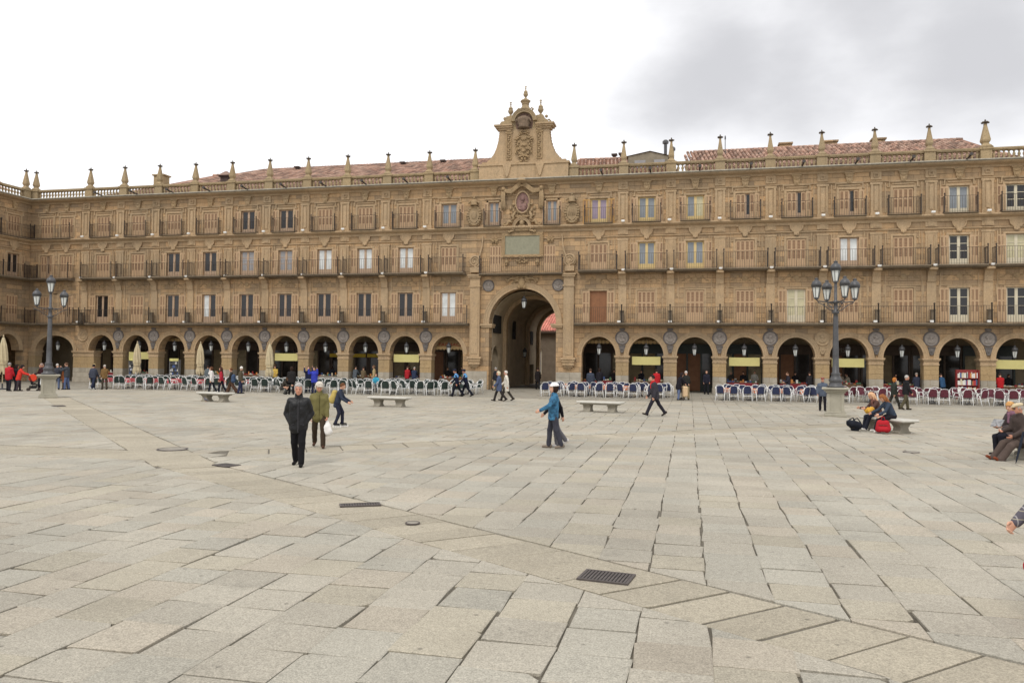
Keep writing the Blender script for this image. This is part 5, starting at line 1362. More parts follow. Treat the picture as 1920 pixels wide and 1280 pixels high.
# terrace chairs and tables
M_CHW = mat("white_chair_tube", (0.86, 0.86, 0.84), 0.35, 0.04, 4)
FAB = {"dark green": mat("dark_green_webbing", (0.018, 0.032, 0.026), 0.7, 0.25, 12), "navy blue": mat("navy_webbing", (0.022, 0.03, 0.075), 0.7, 0.25, 12), "burgundy": mat("burgundy_webbing", (0.105, 0.02, 0.032), 0.7, 0.25, 12)}
def chair_proto(colour, label, group):
    t = thing("terrace_chair", label, "chair", (0, 0, 0), 0, group)
    m = MB()
    nx, ny = 6, 3
    m.box(-0.22, 0.22, -0.2, 0.22, 0.425, 0.45, 0.012); m.build("seat", FAB[colour], t)
    pts = []; n = 8; vs = []; fs = []
    for j in range(6):
        z = 0.46 + 0.43 * j / 5; hw = (0.2, 0.205, 0.205, 0.2, 0.18, 0.12)[j]
        for k in range(n + 1):
            u = -1 + 2 * k / n; y = -0.24 - 0.07 * j / 5 - 0.05 * (1 - u * u)
            vs.append((u * hw, y, z)); 
    m1 = len(vs); vs += [(x, y + 0.022, z) for x, y, z in vs]
    for j in range(5):
        for k in range(n): a = j * (n + 1) + k; fs += [(a, a + 1, a + n + 2, a + n + 1), (m1 + a, m1 + a + n + 1, m1 + a + n + 2, m1 + a + 1)]
    MB().add(vs, fs).build("backrest", FAB[colour], t, smooth=True)
    for sx in (-1, 1):
        m = MB()
        m.tube([(sx * 0.28, 0.27, 0), (sx * 0.27, 0.24, 0.45), (sx * 0.275, 0.2, 0.63), (sx * 0.285, 0.1, 0.67), (sx * 0.285, -0.1, 0.67), (sx * 0.27, -0.2, 0.69), (sx * 0.25, -0.25, 0.73), (sx * 0.245, -0.265, 0.78)], 0.022, 5)
        m.tube([(sx * 0.285, -0.08, 0.66), (sx * 0.25, -0.2, 0.45), (sx * 0.27, -0.33, 0)], 0.022, 5)
        m.tube([(sx * 0.27, 0.24, 0.43), (sx * 0.25, -0.2, 0.43)], 0.014, 5)
        m.box(*sorted((sx * 0.25, sx * 0.315)), -0.16, 0.18, 0.668, 0.695)
        m.tube([(sx * 0.25, -0.2, 0.45), (sx * 0.24, -0.28, 0.7), (sx * 0.22, -0.31, 0.82), (sx * 0.14, -0.345, 0.9), (0, -0.355, 0.915)], [0.017, 0.016, 0.013, 0.012, 0.012], 5)
        m.build("side_frame", M_CHW, t, smooth=True)
    for (y, z, w) in ((-0.26, 0.3, 0.26), (0.24, 0.41, 0.27)): MB().tube([(-w, y, z), (w, y, z)], 0.013, 5).build("stretcher", M_CHW, t)
    return t
M_TABT = mat("grey_table_top", (0.34, 0.33, 0.31), 0.4, 0.08, 3)
M_CLOTH = mat("orange_tablecloth", (0.62, 0.25, 0.14), 0.85, 0.14, 8)
M_CLOTHP = mat("red_checked_tablecloth", (0.58, 0.12, 0.13), 0.85, 0.5, 22)
def table_proto(label, group):
    t = thing("terrace_table", label, "table", (0, 0, 0), 0, group)
    MB().box(-0.35, 0.35, -0.35, 0.35, 0.7, 0.725, 0.01).build("table_top", M_TABT, t)
    m = MB().lathe([(0.03, 0.05), (0.03, 0.7)], (0, 0, 0), 7)
    for k in range(4): a = math.pi / 4 + k * math.pi / 2; m.tube([(0, 0, 0.1), (0.3 * math.cos(a), 0.3 * math.sin(a), 0.02)], 0.022, 5)
    m.build("pedestal", M_LAMPIRON, t)
    return t
def cloth_mesh(seed):
    q = random.Random(seed); m = MB(); n = 8; vs = []; fs = []
    ring = []
    for k in range(4 * n):
        s_, u = divmod(k, n); f = u / n * 2 - 1
        p = [(f, -1), (1, f), (-f, 1), (-1, -f)][s_]; ring.append(p)
    w = 0.365
    for (sc, z, wob) in ((1, 0.735, 0), (1.015, 0.72, 0), (1.05, 0.58, 0.04), (1.07, 0.5, 0.06)):
        for k, (a, b) in enumerate(ring):
            wv = wob * math.sin(k * 1.57 + seed); dip = (0.08 * (abs(a) * abs(b)) if z < 0.6 else 0); vs.append((a * w * (sc + wv), b * w * (sc + wv), z - dip))
    k4 = 4 * n
    for i in range(3): fs += [(i * k4 + k, (i + 1) * k4 + k, (i + 1) * k4 + (k + 1) % k4, i * k4 + (k + 1) % k4) for k in range(k4)]
    fs.append(tuple(range(k4)))
    return m.add(vs, fs)
cr = random.Random(21)
PROT = {}
ARCHX = [(math.copysign(5.98, x) if s == 'G' else x, s, i) for (x, s, i) in BAYS]
def near_arch(x):
    _, s, i = min(ARCHX, key=lambda q: abs(q[0] - x)); return "%s arch %s of gateway" % (ORD[0 if s == 'G' else i + 1], "left" if (s == 'L' or (s == 'G' and i == 0)) else "right")
def put_chair(colour, x, y, rz, row, back):
    if colour not in PROT: PROT[colour] = chair_proto(colour, "", ""); o = PROT[colour]; o.location = (x, y, 0); o.rotation_euler = (0, 0, rz)
    else: o = copy_tree(PROT[colour], (x, y, 0), rz)
    o["label"] = "%s white-framed chair %s, %s row, before %s" % (colour, "back to the square" if back else "facing the square", ("front", "middle", "rear")[row], near_arch(x))
    o["group"] = "%s chairs, %s row, before %s, %s" % (colour, ("front", "middle", "rear")[row], near_arch(x), "backs to the square" if back else "facing the square")
def put_table(x, y, row, cloth=None):
    wh = "%s row of the terrace, before %s" % (("front", "middle", "rear")[row], near_arch(x))
    if "table" not in PROT: o = PROT["table"] = table_proto("", ""); o.location = (x, y, 0)
    else: o = copy_tree(PROT["table"], (x, y, 0))
    o["label"] = "square grey table, " + wh; o["group"] = "grey tables, " + wh
    if cloth:
        lb, m = cloth
        if lb not in PROT: PROT[lb] = cloth_mesh(len(lb)).mesh("tablecloth", m)
        tag(ob("tablecloth", PROT[lb], None, (x, y, 0)), lb + " tablecloth, " + wh, "tablecloth", lb + " tablecloths, " + wh)
def terrace(colour, x0, x1, rows, step, cloth_fn, y_fn, depth=2.0):
    n = int(round((x1 - x0) / step))
    for r in range(rows):
        for k in range(n + 1):
            x = x0 + (x1 - x0) * k / max(1, n) + cr.uniform(-.12, .12) + (0.3 * step if r % 2 else 0)
            y = y_fn(x) + r * depth + cr.uniform(-.1, .1)
            put_table(x, y, r, cloth_fn(x, r))
            for (dx, dy, rz) in ((-0.33, -0.72, 0), (0.35, -0.7, 0), (0.33, 0.72, math.pi), (-0.35, 0.7, math.pi)):
                if cr.random() < 0.03: continue
                put_chair(colour, x + dx + cr.uniform(-.06, .06), y + dy + cr.uniform(-.06, .06), rz + cr.uniform(-.75, .75), r, rz == 0)
terrace("dark green", -28.2, -2.2, 3, 1.9, lambda x, r: ("red checked", M_CLOTHP) if x < -17.5 and r < 2 else None, lambda x: -10.6 - (0.6 if -20 < x < -5 else 0))
terrace("navy blue", 4.0, 10.6, 2, 1.65, lambda x, r: ("orange", M_CLOTH), lambda x: -8.3)
terrace("navy blue", 14.9, 19.6, 2, 1.6, lambda x, r: ("orange", M_CLOTH) if r == 0 else None, lambda x: -8.9)
terrace("burgundy", 21.4, 35.5, 2, 1.75, lambda x, r: None, lambda x: -8.9)

# book stalls under the arcade
M_STALL = mat("stall_cloth_red", (0.22, 0.02, 0.03), 0.8, 0.2, 4); M_STALLB = mat("stall_board_brown", (0.13, 0.075, 0.04), 0.8, 0.2, 4); M_STALLW = mat("stall_cloth_grey", (0.32, 0.30, 0.27), 0.8, 0.15, 4)
BOOKC = [mat("book_%s" % n, c, 0.6, 0.15, 6) for n, c in (("white", (.68, .66, .6)), ("red", (.4, .04, .04)), ("blue", (.06, .1, .25)), ("cream", (.6, .52, .36)), ("dark", (.05, .05, .05)), ("green", (.08, .18, .1)), ("orange", (.55, .22, .06)))]
def stall(label, x, y, w, m, seed, books=True):
    q = random.Random(seed)
    t = thing("book_stall", label, "stall", (x, y, 0), 0, "book stalls under the arcade")
    MB().box(-w / 2, w / 2, -0.4, 0.4, 0.82, 0.86).build("table_top", M_STALLB, t)
    MB().box(-w / 2 + .01, w / 2 - .01, -0.41, -0.385, 0.02, 0.819).build("cloth_front", m, t)
    for sx in (-1, 1):
        MB().box(sx * (w / 2 - .08) - .03, sx * (w / 2 - .08) + .03, 0.3, 0.36, 0, 0.82).build("leg", M_STALLB, t)
    mb = MB(); xx = -w / 2 + 0.08
    while xx < w / 2 - 0.12:
        for row in range(2):
            mb.m(q.randrange(7)); hh = q.uniform(0.04, 0.12) if q.random() < 0.75 else q.uniform(0.2, 0.28)
            bw = q.uniform(0.1, 0.16); bd = 0.11 if hh < 0.15 else 0.02
            yy = -0.2 + row * 0.3 + q.uniform(-.04, .04); mb.box(xx, xx + bw, yy - bd, yy + bd, 0.862, 0.862 + hh)
        xx += 0.18
    b = mb.build("rows_of_books", BOOKC); b.location = (x, y, 0); tag(b, "rows of books laid out on the " + label.split(" stall ")[0] + " stall " + label.split(" stall ")[1], "books", kind="stuff")
    return t
for (s, i, m, nm) in (('L', 8, M_STALL, "crimson clothed"), ('L', 7, M_STALLW, "grey clothed"), ('L', 5, M_STALLW, "grey clothed"), ('L', 4, M_STALLB, "brown fronted"), ('L', 2, M_STALLW, "grey clothed"), ('L', 1, M_STALLB, "brown fronted"), ('L', 0, M_STALLW, "grey clothed"),
                      ('G', 0, M_STALLB, "brown fronted"), ('G', 1, M_STALL, "crimson clothed"), ('R', 0, M_STALLB, "brown fronted"), ('R', 2, M_STALL, "crimson clothed"), ('R', 3, M_STALL, "crimson clothed"), ('R', 4, M_STALLB, "brown fronted"), ('R', 5, M_STALL, "crimson clothed"), ('R', 7, M_STALLB, "brown fronted")):
    x = [b[0] for b in BAYS if b[1] == s and b[2] == i][0]
    stall("%s stall in the %s" % (nm, arch_name(s, i)), x + cr.uniform(-.15, .15), 1.5, 2.3, m, i * 7 + ord(s))
# open book rack and magazine racks
def rack(label, x, y, w, h, m, cols, seed, top=None, pal=(0, 0, 0, 1, 3, 2, 4, 6)):
    q = random.Random(seed); t = thing("book_rack", label, "book rack", (x, y, 0))
    for sx in (-1, 1): MB().box(sx * (w / 2) - .03, sx * (w / 2) + .03, -0.15, 0.15, 0, h).build("side_post", m, t)
    MB().box(-w / 2 + .03, w / 2 - .03, 0.12, 0.14, 0.35, h).build("back_board", m, t)
    n = cols
    for k in range(n):
        z = 0.45 + (h - 0.55) * k / n; sh = MB().box(-w / 2 + .031, w / 2 - .031, -0.16, 0.119, z, z + 0.03).build("shelf", m, t)
        xx = -w / 2 + 0.05; mb = MB(); hh = (h - 0.55) / n - 0.06
        while xx < w / 2 - 0.08:
            bw = q.uniform(0.03, 0.11); mb.m(q.choice(pal)); mb.box(xx, min(xx + bw - .006, w / 2 - .04), -0.13, -0.02 + q.uniform(0, .05), z + 0.031, z + 0.03 + hh * q.uniform(0.65, 0.98)); xx += bw
        mb.build("books", BOOKC, sh)
    if top: MB().box(-w / 2, w / 2, -0.16, -0.13, h - 0.1, h + 0.12).build("header_board", top, t)
M_REDW = mat("red_painted_wood", (0.24, 0.028, 0.026), 0.6, 0.15, 4); M_GREYM = mat("grey_rack_metal", (0.14, 0.14, 0.14), 0.6, 0.2, 4)
rack("red painted book rack full of paperbacks in the arcade at the right", 31.05, -0.55, 1.35, 2.0, M_REDW, 3, 4)
rack("grey magazine rack under the banner of the ninth arch left", PIERS_L[7] - BW / 2 + 0.35, -0.5, 0.95, 2.05, M_GREYM, 5, 6, mat("yellow_white_header", (0.6, 0.55, 0.2), 0.6, 0.3, 4), (4, 4, 4, 0, 2, 4))
rack("grey magazine rack with a yellow header beside the left terrace parasol", PIERS_L[6] - BW / 2 + 0.75, -0.5, 0.85, 2.05, M_GREYM, 5, 8, MATS["yellow_white_header"], (4, 4, 4, 0, 2, 4))
# pharmacy awning with its lettering, shop name in the seventh arch
M_AWN = mat("ochre_awning", (0.52, 0.36, 0.17), 0.8, 0.15, 3)
aw = thing("shop_awning", "ochre scalloped awning lettered FARMACIA in the first arch left of the gateway", "awning", (-5.98, 1.0, 0))
m = MB(); m.add([(-1.6, 0, 3.25), (1.6, 0, 3.25), (1.6, 0.9, 4.4), (-1.6, 0.9, 4.4), (-1.6, 0.03, 3.25), (1.6, 0.03, 3.25), (1.6, 0.93, 4.4), (-1.6, 0.93, 4.4)], [(0, 1, 2, 3), (4, 7, 6, 5), (0, 3, 7, 4), (1, 5, 6, 2)]); m.build("canvas", M_AWN, aw)
m = MB()
for k in range(11): m.lathe([(0.15, 0), (0.15, 0.02)], (-1.45 + 0.29 * k, 0.0, 3.25), 10, 'y')
m.build("scalloped_edge", M_AWN, aw)
def text(body, size, m, parent, loc, rx=R(90), name="lettering", ext=0.008):
    c = bpy.data.curves.new(name, 'FONT'); c.body = body; c.size = size; c.align_x = 'CENTER'; c.align_y = 'CENTER'; c.extrude = ext
    c.materials.append(m); o = bpy.data.objects.new(name, c); COL.objects.link(o); bpy.context.view_layer.update()
    me = bpy.data.meshes.new_from_object(o.evaluated_get(bpy.context.evaluated_depsgraph_get())); bpy.data.objects.remove(o)
    return ob(name, me, parent, loc, (rx, 0, 0))
text("FARMACIA", 0.46, mat("dark_red_lettering", (0.42, 0.07, 0.04), 0.7, 0.1, 4), aw, (0, 0.17, 3.52), R(52))
fs_ = thing("shop_sign", "dark fascia sign reading PISO in the sixth arch right of the gateway", "sign", (PIERS_R[4] + BW / 2, 4.9, 3.35)); MB().box(-1.5, 1.5, 0, 0.06, -0.4, 0.45).build("sign_board", M_SHOPS[0], fs_)
text("PISO", 0.5, mat("dull_grey_lettering", (0.26, 0.235, 0.20), 0.7, 0.1, 4), fs_, (0.55, -0.012, 0.0))
for (s, i) in (('L', 2), ('L', 1)):
    x = [b[0] for b in BAYS if b[1] == s and b[2] == i][0]
    ss = thing("shop_sign", "long yellow fascia strip inside the " + arch_name(s, i), "sign", (x, 4.7, 2.45)); MB().box(-1.7, 1.7, 0, 0.05, 0, 0.3).build("sign_board", mat("yellow_fascia", (0.62, 0.42, 0.03), 0.6, 0.08, 3), ss); MB().box(-1.72, 1.72, 0.05, 0.08, -0.03, 0.33).build("frame", M_SHOPS[0], ss)
for (s, i) in (('G', 1), ('R', 0), ('L', 6)):
    x = [b[0] for b in BAYS if b[1] == s and b[2] == i][0]
    a2 = thing("shop_awning", "dull ochre scalloped awning high inside the " + arch_name(s, i), "awning", (x, 1.3, 0))
    MB().add([(-1.6, 0, 3.8), (1.6, 0, 3.8), (1.6, 0.8, 4.5), (-1.6, 0.8, 4.5), (-1.6, 0.03, 3.8), (1.6, 0.03, 3.8), (1.6, 0.83, 4.5), (-1.6, 0.83, 4.5)], [(0, 1, 2, 3), (4, 7, 6, 5), (0, 3, 7, 4), (1, 5, 6, 2)]).build("canvas", M_AWN, a2)
    m = MB(); [m.lathe([(0.14, 0), (0.14, 0.02)], (-1.45 + 0.29 * k, 0.0, 3.8), 8, 'y') for k in range(11)]; m.build("scalloped_edge", M_AWN, a2)
# ============================================================ people
def surface(fn, lo, hi, vox):
    """mesh of the zero level of fn on a grid (dual contour vertices averaged from edge crossings)"""
    lo = np.array(lo) - 2 * vox; hi = np.array(hi) + 2 * vox
    n = np.maximum(3, np.ceil((hi - lo) / vox).astype(int) + 1)
    ax = [lo[i] + vox * np.arange(n[i], dtype=np.float32) for i in range(3)]
    X, Y, Z = np.meshgrid(*ax, indexing='ij')
    D = fn(X.astype(np.float32), Y.astype(np.float32), Z.astype(np.float32))
    S = D < 0
    cs = np.zeros(tuple(n - 1), dtype=np.int8)
    for i in (0, 1):
        for j in (0, 1):
            for k in (0, 1): cs += S[i:n[0] - 1 + i, j:n[1] - 1 + j, k:n[2] - 1 + k]
    act = (cs > 0) & (cs < 8)
    idx = -np.ones(act.shape, dtype=np.int64); cells = np.argwhere(act); idx[act] = np.arange(len(cells))
    if len(cells) == 0: return [], []
    acc = np.zeros((len(cells), 3)); cnt = np.zeros(len(cells))
    corners = [(0, 0, 0), (1, 0, 0), (0, 1, 0), (1, 1, 0), (0, 0, 1), (1, 0, 1), (0, 1, 1), (1, 1, 1)]
    V = [D[cells[:, 0] + c[0], cells[:, 1] + c[1], cells[:, 2] + c[2]] for c in corners]
    for a in range(8):
        for b in range(a + 1, 8):
            d = [corners[b][q] - corners[a][q] for q in range(3)]
            if sum(abs(q) for q in d) != 1: continue
            m = (V[a] < 0) != (V[b] < 0)
            t = np.where(m, V[a] / np.where(m, V[a] - V[b], 1), 0)
            for q in range(3): acc[:, q] += np.where(m, corners[a][q] + t * d[q], 0)
            cnt += m
    P = lo + (cells + acc / cnt[:, None]) * vox
    F = []
    for axis in range(3):
        s0 = [slice(0, n[q] - 1 if q == axis else n[q]) for q in range(3)]; s1 = [slice(1, n[q]) if q == axis else slice(0, n[q]) for q in range(3)]
        A = S[tuple(s0)]; B = S[tuple(s1)]
        e = np.argwhere(A != B)
        o1, o2 = [q for q in range(3) if q != axis]
        e = e[(e[:, o1] > 0) & (e[:, o2] > 0) & (e[:, o1] < n[o1] - 1) & (e[:, o2] < n[o2] - 1)]
        def cell(d1, d2):
            c = e.copy(); c[:, o1] -= d1; c[:, o2] -= d2; return idx[c[:, 0], c[:, 1], c[:, 2]]
        q = np.stack([cell(0, 0), cell(1, 0), cell(1, 1), cell(0, 1)], 1)
        fl = A[e[:, 0], e[:, 1], e[:, 2]]
        if axis == 1: fl = ~fl
        q[~fl] = q[~fl][:, ::-1]
        F.append(q)
    return P, np.concatenate(F)
def smin(a, b, k):
    h = np.clip(0.5 + 0.5 * (b - a) / k, 0, 1); return b + (a - b) * h - k * h * (1 - h)
def cap(a, b, r0, r1):
    a = np.array(a, float); b = np.array(b, float); ab = b - a; L2 = max(1e-9, ab @ ab)
    def f(X, Y, Z):
        t = np.clip(((X - a[0]) * ab[0] + (Y - a[1]) * ab[1] + (Z - a[2]) * ab[2]) / L2, 0, 1)
        return np.sqrt((X - a[0] - t * ab[0]) ** 2 + (Y - a[1] - t * ab[1]) ** 2 + (Z - a[2] - t * ab[2]) ** 2) - (r0 + (r1 - r0) * t)
    f.box = (np.minimum(a - r0, b - r1), np.maximum(a + r0, b + r1)); return f
def ellip(c, r, M=None):
    c = np.array(c, float); r = np.array(r, float)
    def f(X, Y, Z):
        x, y, z = X - c[0], Y - c[1], Z - c[2]
        if M is not None: x, y, z = (M[0][0] * x + M[1][0] * y + M[2][0] * z, M[0][1] * x + M[1][1] * y + M[2][1] * z, M[0][2] * x + M[1][2] * y + M[2][2] * z)
        q = np.sqrt((x / r[0]) ** 2 + (y / r[1]) ** 2 + (z / r[2]) ** 2)
        return (q - 1) * min(r)
    R_ = max(r); f.box = (c - R_, c + R_); return f
def union(fs, k):
    def f(X, Y, Z):
        d = fs[0](X, Y, Z)
        for g in fs[1:]: d = smin(d, g(X, Y, Z), k) if k else np.minimum(d, g(X, Y, Z))
        return d
    f.box = (np.min([g.box[0] for g in fs], 0), np.max([g.box[1] for g in fs], 0)); return f
def plane_cut(g, nrm, c):                # keep nrm.p <= c
    def f(X, Y, Z): return np.maximum(g(X, Y, Z), nrm[0] * X + nrm[1] * Y + nrm[2] * Z - c)
    f.box = g.box; return f
def folds(g, amp, seed=0.0):
    def f(X, Y, Z): return g(X, Y, Z) + amp * (np.sin(23 * Z + 14 * X + seed) * np.sin(19 * Y - 12 * X + seed) + 0.5 * np.sin(29 * Z - 33 * Y + 26 * X + 2 * seed) * np.sin(13 * X + 11 * Z - seed))
    f.box = g.box; return f
def mesh_np(name, P, F, m):
    me = bpy.data.meshes.new(name); nf = len(F)
    me.vertices.add(len(P)); me.vertices.foreach_set("co", np.asarray(P, np.float32).ravel())
    me.loops.add(nf * 4); me.loops.foreach_set("vertex_index", np.asarray(F, np.int32).ravel())
    me.polygons.add(nf); me.polygons.foreach_set("loop_start", np.arange(0, nf * 4, 4, dtype=np.int32)); me.polygons.foreach_set("loop_total", np.full(nf, 4, np.int32))
    me.polygons.foreach_set("use_smooth", np.ones(nf, bool))
    me.materials.append(m); me.update(calc_edges=True); me.validate(); return me
def sdf_mesh(name, g, vox, m):
    P, F = surface(g, g.box[0], g.box[1], vox); return mesh_np(name, P, F, m)
def join_np(parts):
    Ps, Fs, o = [], [], 0
    for P, F in parts:
        if len(P): Ps.append(P); Fs.append(F + o); o += len(P)
    return np.concatenate(Ps), np.concatenate(Fs)
CLM = {}
def cloth(rgb, var=0.14, rough=0.85, scale=9):
    k = (tuple(rgb), var, rough)
    if k not in CLM: CLM[k] = mat("cloth_%d_%d_%d_%d" % (*rgb, int(rough * 100)), srgb(*rgb), rough, var, scale, 0.25, 60, spec=0.12)
    return CLM[k]
SKIN = mat("skin", srgb(205, 158, 132), 0.6, 0.07, 6)
SKIN2 = mat("skin_ruddy", srgb(196, 140, 115), 0.6, 0.08, 6)
M_EYE = mat("dark_eye", (0.03, 0.02, 0.015), 0.3, 0.1, 5)
M_LIP = mat("lips", srgb(160, 88, 80), 0.6, 0.05, 5)
def rot_zy(yaw_, pit):
    cy, sy, cp, sp = math.cos(yaw_), math.sin(yaw_), math.cos(pit), math.sin(pit)
    return np.array(((cy, -sy, 0), (sy, cy, 0), (0, 0, 1.0))) @ np.array(((cp, 0, sp), (0, 1, 0), (-sp, 0, cp)))
def limb(th, ab, side): return np.array((math.sin(th) * math.cos(ab), side * math.sin(ab), -math.cos(th) * math.cos(ab)))
def hand_sdf(w, d, side, s, curl=0.5, grip=False):
    """palm, four unequal bent fingers, and a thumb leaving the side of the palm"""
    d = d / np.linalg.norm(d)
    lat = np.array((0, side, 0.0)); fw = np.array((1.0, 0, 0)); fw = fw - d * (fw @ d)
    if np.linalg.norm(fw) < 0.2: fw = np.array((0, 0, 1.0)) - d * d[2]
    fw /= np.linalg.norm(fw); nrm = np.cross(d, fw); nrm = nrm if nrm @ lat < 0 else -nrm     # palm faces the body
    parts = [cap(w, w + d * 0.03 * s, 0.026 * s, 0.028 * s)]
    palm_c = w + d * 0.06 * s
    for q in (-1.2, -0.4, 0.4, 1.2): parts.append(cap(w + d * 0.02 * s + fw * q * 0.016 * s, w + d * 0.095 * s + fw * q * 0.02 * s, 0.017 * s, 0.014 * s))
    fin = []
    for q, ln in ((1.2, 0.068), (0.4, 0.077), (-0.4, 0.072), (-1.2, 0.055)):
        a = w + d * 0.095 * s + fw * q * 0.021 * s; c = curl
        d1 = d * math.cos(c) + nrm * math.sin(c); d2 = d * math.cos(2.1 * c) + nrm * math.sin(2.1 * c)
        b = a + d1 * ln * 0.5 * s; e = b + d2 * ln * 0.5 * s
        fin += [cap(a, b, 0.0105 * s, 0.0095 * s), cap(b, e, 0.0095 * s, 0.0075 * s)]
    a = w + d * 0.035 * s + fw * 0.028 * s; t1 = d * 0.65 + fw * 0.62 + nrm * 0.3; t1 /= np.linalg.norm(t1); t2 = d * 0.85 + fw * 0.2 + nrm * 0.45; t2 /= np.linalg.norm(t2)
    b = a + t1 * 0.04 * s; e = b + t2 * 0.032 * s
    return union([union(parts, 0.012), union(fin + [cap(a, b, 0.014 * s, 0.012 * s), cap(b, e, 0.0115 * s, 0.009 * s)], 0.004)], 0.006)

class Fig: pass
def person(label, x, y, heading, H=1.72, pose=None, top=(60, 60, 65), legs=(50, 50, 55), shoes=(30, 26, 24), hair=(70, 55, 40), group=None, hem=-0.13, coat=0.0, bulk=0.0,
           vox=0.018, hairstyle='short', hat=None, hatcol=(200, 195, 190), scarf=None, skin=None, face=False, pelvis=None, topmat=None, legmat=None, wide=0.0, fine_hand=None, sleeves=True, collar=None, z0=0.0):
    p = dict(lh=8, lk=6, rh=-4, rk=4, la=8, ra=8, ls=4, le=18, rs=-2, re=18, lf=0, rf=0, lean=2, yaw=0, nod=0, lp=None, rp=None, lout=3, rout=3)
    p.update(pose or {})
    s = H / 1.72; t = thing("person", label, "person", (x, y, z0), R(heading), group)
    sk = skin or SKIN
    J = {}
    lam = R(p['lean']); U = np.array((math.sin(lam), 0, math.cos(lam))); FW = np.array((math.cos(lam), 0, -math.sin(lam))); LT = np.array((0, 1.0, 0))
    hip = np.zeros(3)
    low = 0; feet = {}
    for side, n in ((1, 'l'), (-1, 'r')):
        h = hip + LT * side * 0.09 * s
        th = R(p[n + 'h']); kn = R(p[n + 'k']); ou = R(p[n + 'out'])
        k = h + limb(th, ou, side) * 0.43 * s; a = k + limb(th - kn, ou * 0.3, side) * 0.42 * s
        fp_ = p[n + 'p']
        pit = R(fp_) if fp_ is not None else 0.0        # foot pitch: toe down positive
        fd = np.array((math.cos(pit), side * 0.12, -math.sin(pit))); dn = np.array((-math.sin(pit), 0, -math.cos(pit)))
        heel = a - fd * 0.05 * s + dn * 0.04 * s; toe = a + fd * 0.15 * s + dn * 0.045 * s
        J[n] = (h, k, a, heel, toe, fd, dn)
        low = min(low, heel[2] - 0.036 * s, toe[2] - 0.032 * s)
    lift = -low if pelvis is None else pelvis
    off = np.array((0, 0, lift))
    hip = hip + off; J = {n: tuple(v + off for v in J[n][:5]) + J[n][5:] for n in J}
    T = lambda u, f=0.0, l=0.0: hip + U * u * s + FW * f * s + LT * l * s
    A = {}
    for side, n in ((1, 'l'), (-1, 'r')):
        sh = T(0.445, 0.0, side * (0.168 + bulk * 0.3)); th = R(p[n + 's']) ; el = R(p[n + 'e']); ab = R(p[n + 'a'])
        e = sh + limb(th, ab, side) * 0.285 * s; w = e + limb(th + el, R(p[n + 'f']), side) * 0.25 * s
        A[n] = (sh, e, w, limb(th + el, R(p[n + 'f']), side))
    HM = rot_zy(R(p['yaw']), R(p['nod']) + lam * 0.4)
    hc = T(0.70, 0.03 + 0.02 * math.sin(R(max(0, p['nod']))), 0); HP = lambda a, b, c: hc + HM @ (np.array((a, b, c)) * s)
    # --- body: one skin surface (fine head and hands, plain limbs under the clothes)
    bp = [cap(T(0, 0, .06), T(.36, 0, .07), .1 * s, .098 * s), cap(T(0, 0, -.06), T(.36, 0, -.07), .1 * s, .098 * s), cap(T(.43, -.01, .11), T(.43, -.01, -.11), .045 * s, .045 * s), cap(T(.46, -.01), T(.62, .015), .058 * s, .052 * s)]
    for n in 'lr':
        h, k, a = J[n][:3]; bp += [cap(h, k, .078 * s, .055 * s), cap(k, a, .052 * s, .036 * s)]
        sh, e, w, d = A[n]; bp += [cap(sh, e, .048 * s, .038 * s), cap(e, w, .036 * s, .024 * s)]
    parts = [surface(*(lambda g: (g, g.box[0], g.box[1]))(union(bp, 0.03)), max(vox, 0.022))]
    hs = [ellip(HP(-.008, 0, .02), (.098 * s, .076 * s, .1 * s), HM), ellip(HP(.022, 0, -.05), (.07 * s, .056 * s, .074 * s), HM), cap(HP(-.02, 0, -.05), T(.56, 0), .055 * s, .054 * s)]
    hd = union(hs, .03)
    hd = union([hd, cap(HP(.088, 0, .012), HP(.108, 0, -.024), .008 * s, .0145 * s), ellip(HP(-.005, .08, -.012), (.02 * s, .009 * s, .03 * s), HM), ellip(HP(-.005, -.08, -.012), (.02 * s, .009 * s, .03 * s), HM), cap(HP(.082, -.03, .028), HP(.082, .03, .028), .012 * s, .012 * s), cap(HP(.076, -.016, -.058), HP(.076, .016, -.058), .011 * s, .011 * s), ellip(HP(.06, 0, -.1), (.024 * s, .026 * s, .02 * s), HM)], .012)
    parts.append(surface(hd, hd.box[0], hd.box[1], min(vox, 0.02) * (0.5 if face else 0.8)))
    for side, n in ((1, 'l'), (-1, 'r')):
        if p.get(n + 'hide'): continue
        g = hand_sdf(A[n][2], A[n][3], side, s, p.get(n + 'curl', 0.45)); parts.append(surface(g, g.box[0], g.box[1], fine_hand or (0.008 if face else 0.012)))
    ob("body", mesh_np("body", *join_np(parts), sk), t)
    # --- trousers
    wd = 0.012 + wide
    lg = [cap(T(-.02, 0, .055), T(.1, 0, .06), .12 * s, .115 * s), cap(T(-.02, 0, -.055), T(.1, 0, -.06), .12 * s, .115 * s)]
    for n in 'lr':
        h, k, a = J[n][:3]; e = a + (a - k) / np.linalg.norm(a - k) * 0.03 * s
        lg += [cap(h, k, .092 * s, (.062 + wd) * s), cap(k, a, (.06 + wd) * s, (.047 + wd * 1.4) * s)]
    g = plane_cut(folds(union(lg, 0.02), 0.0035, H * 9), U, U @ T(.12)); ob("trousers", sdf_mesh("trousers", g, vox, legmat or cloth(legs)), t)
    # --- shoes
    for n in 'lr':
        heel, toe, fd, dn = J[n][3], J[n][4], J[n][5], J[n][6]
        g = union([cap(heel, toe, .042 * s, .038 * s), cap(heel - dn * .03 * s, heel + fd * 0.08 * s, .04 * s, .04 * s)], .02)
        g = plane_cut(g, dn, dn @ (heel + dn * 0.034 * s)); ob("shoe", sdf_mesh("shoe", g, min(vox, .014), cloth(shoes, 0.1, 0.5)), t)
    # --- jacket, coat or hoodie
    b = bulk
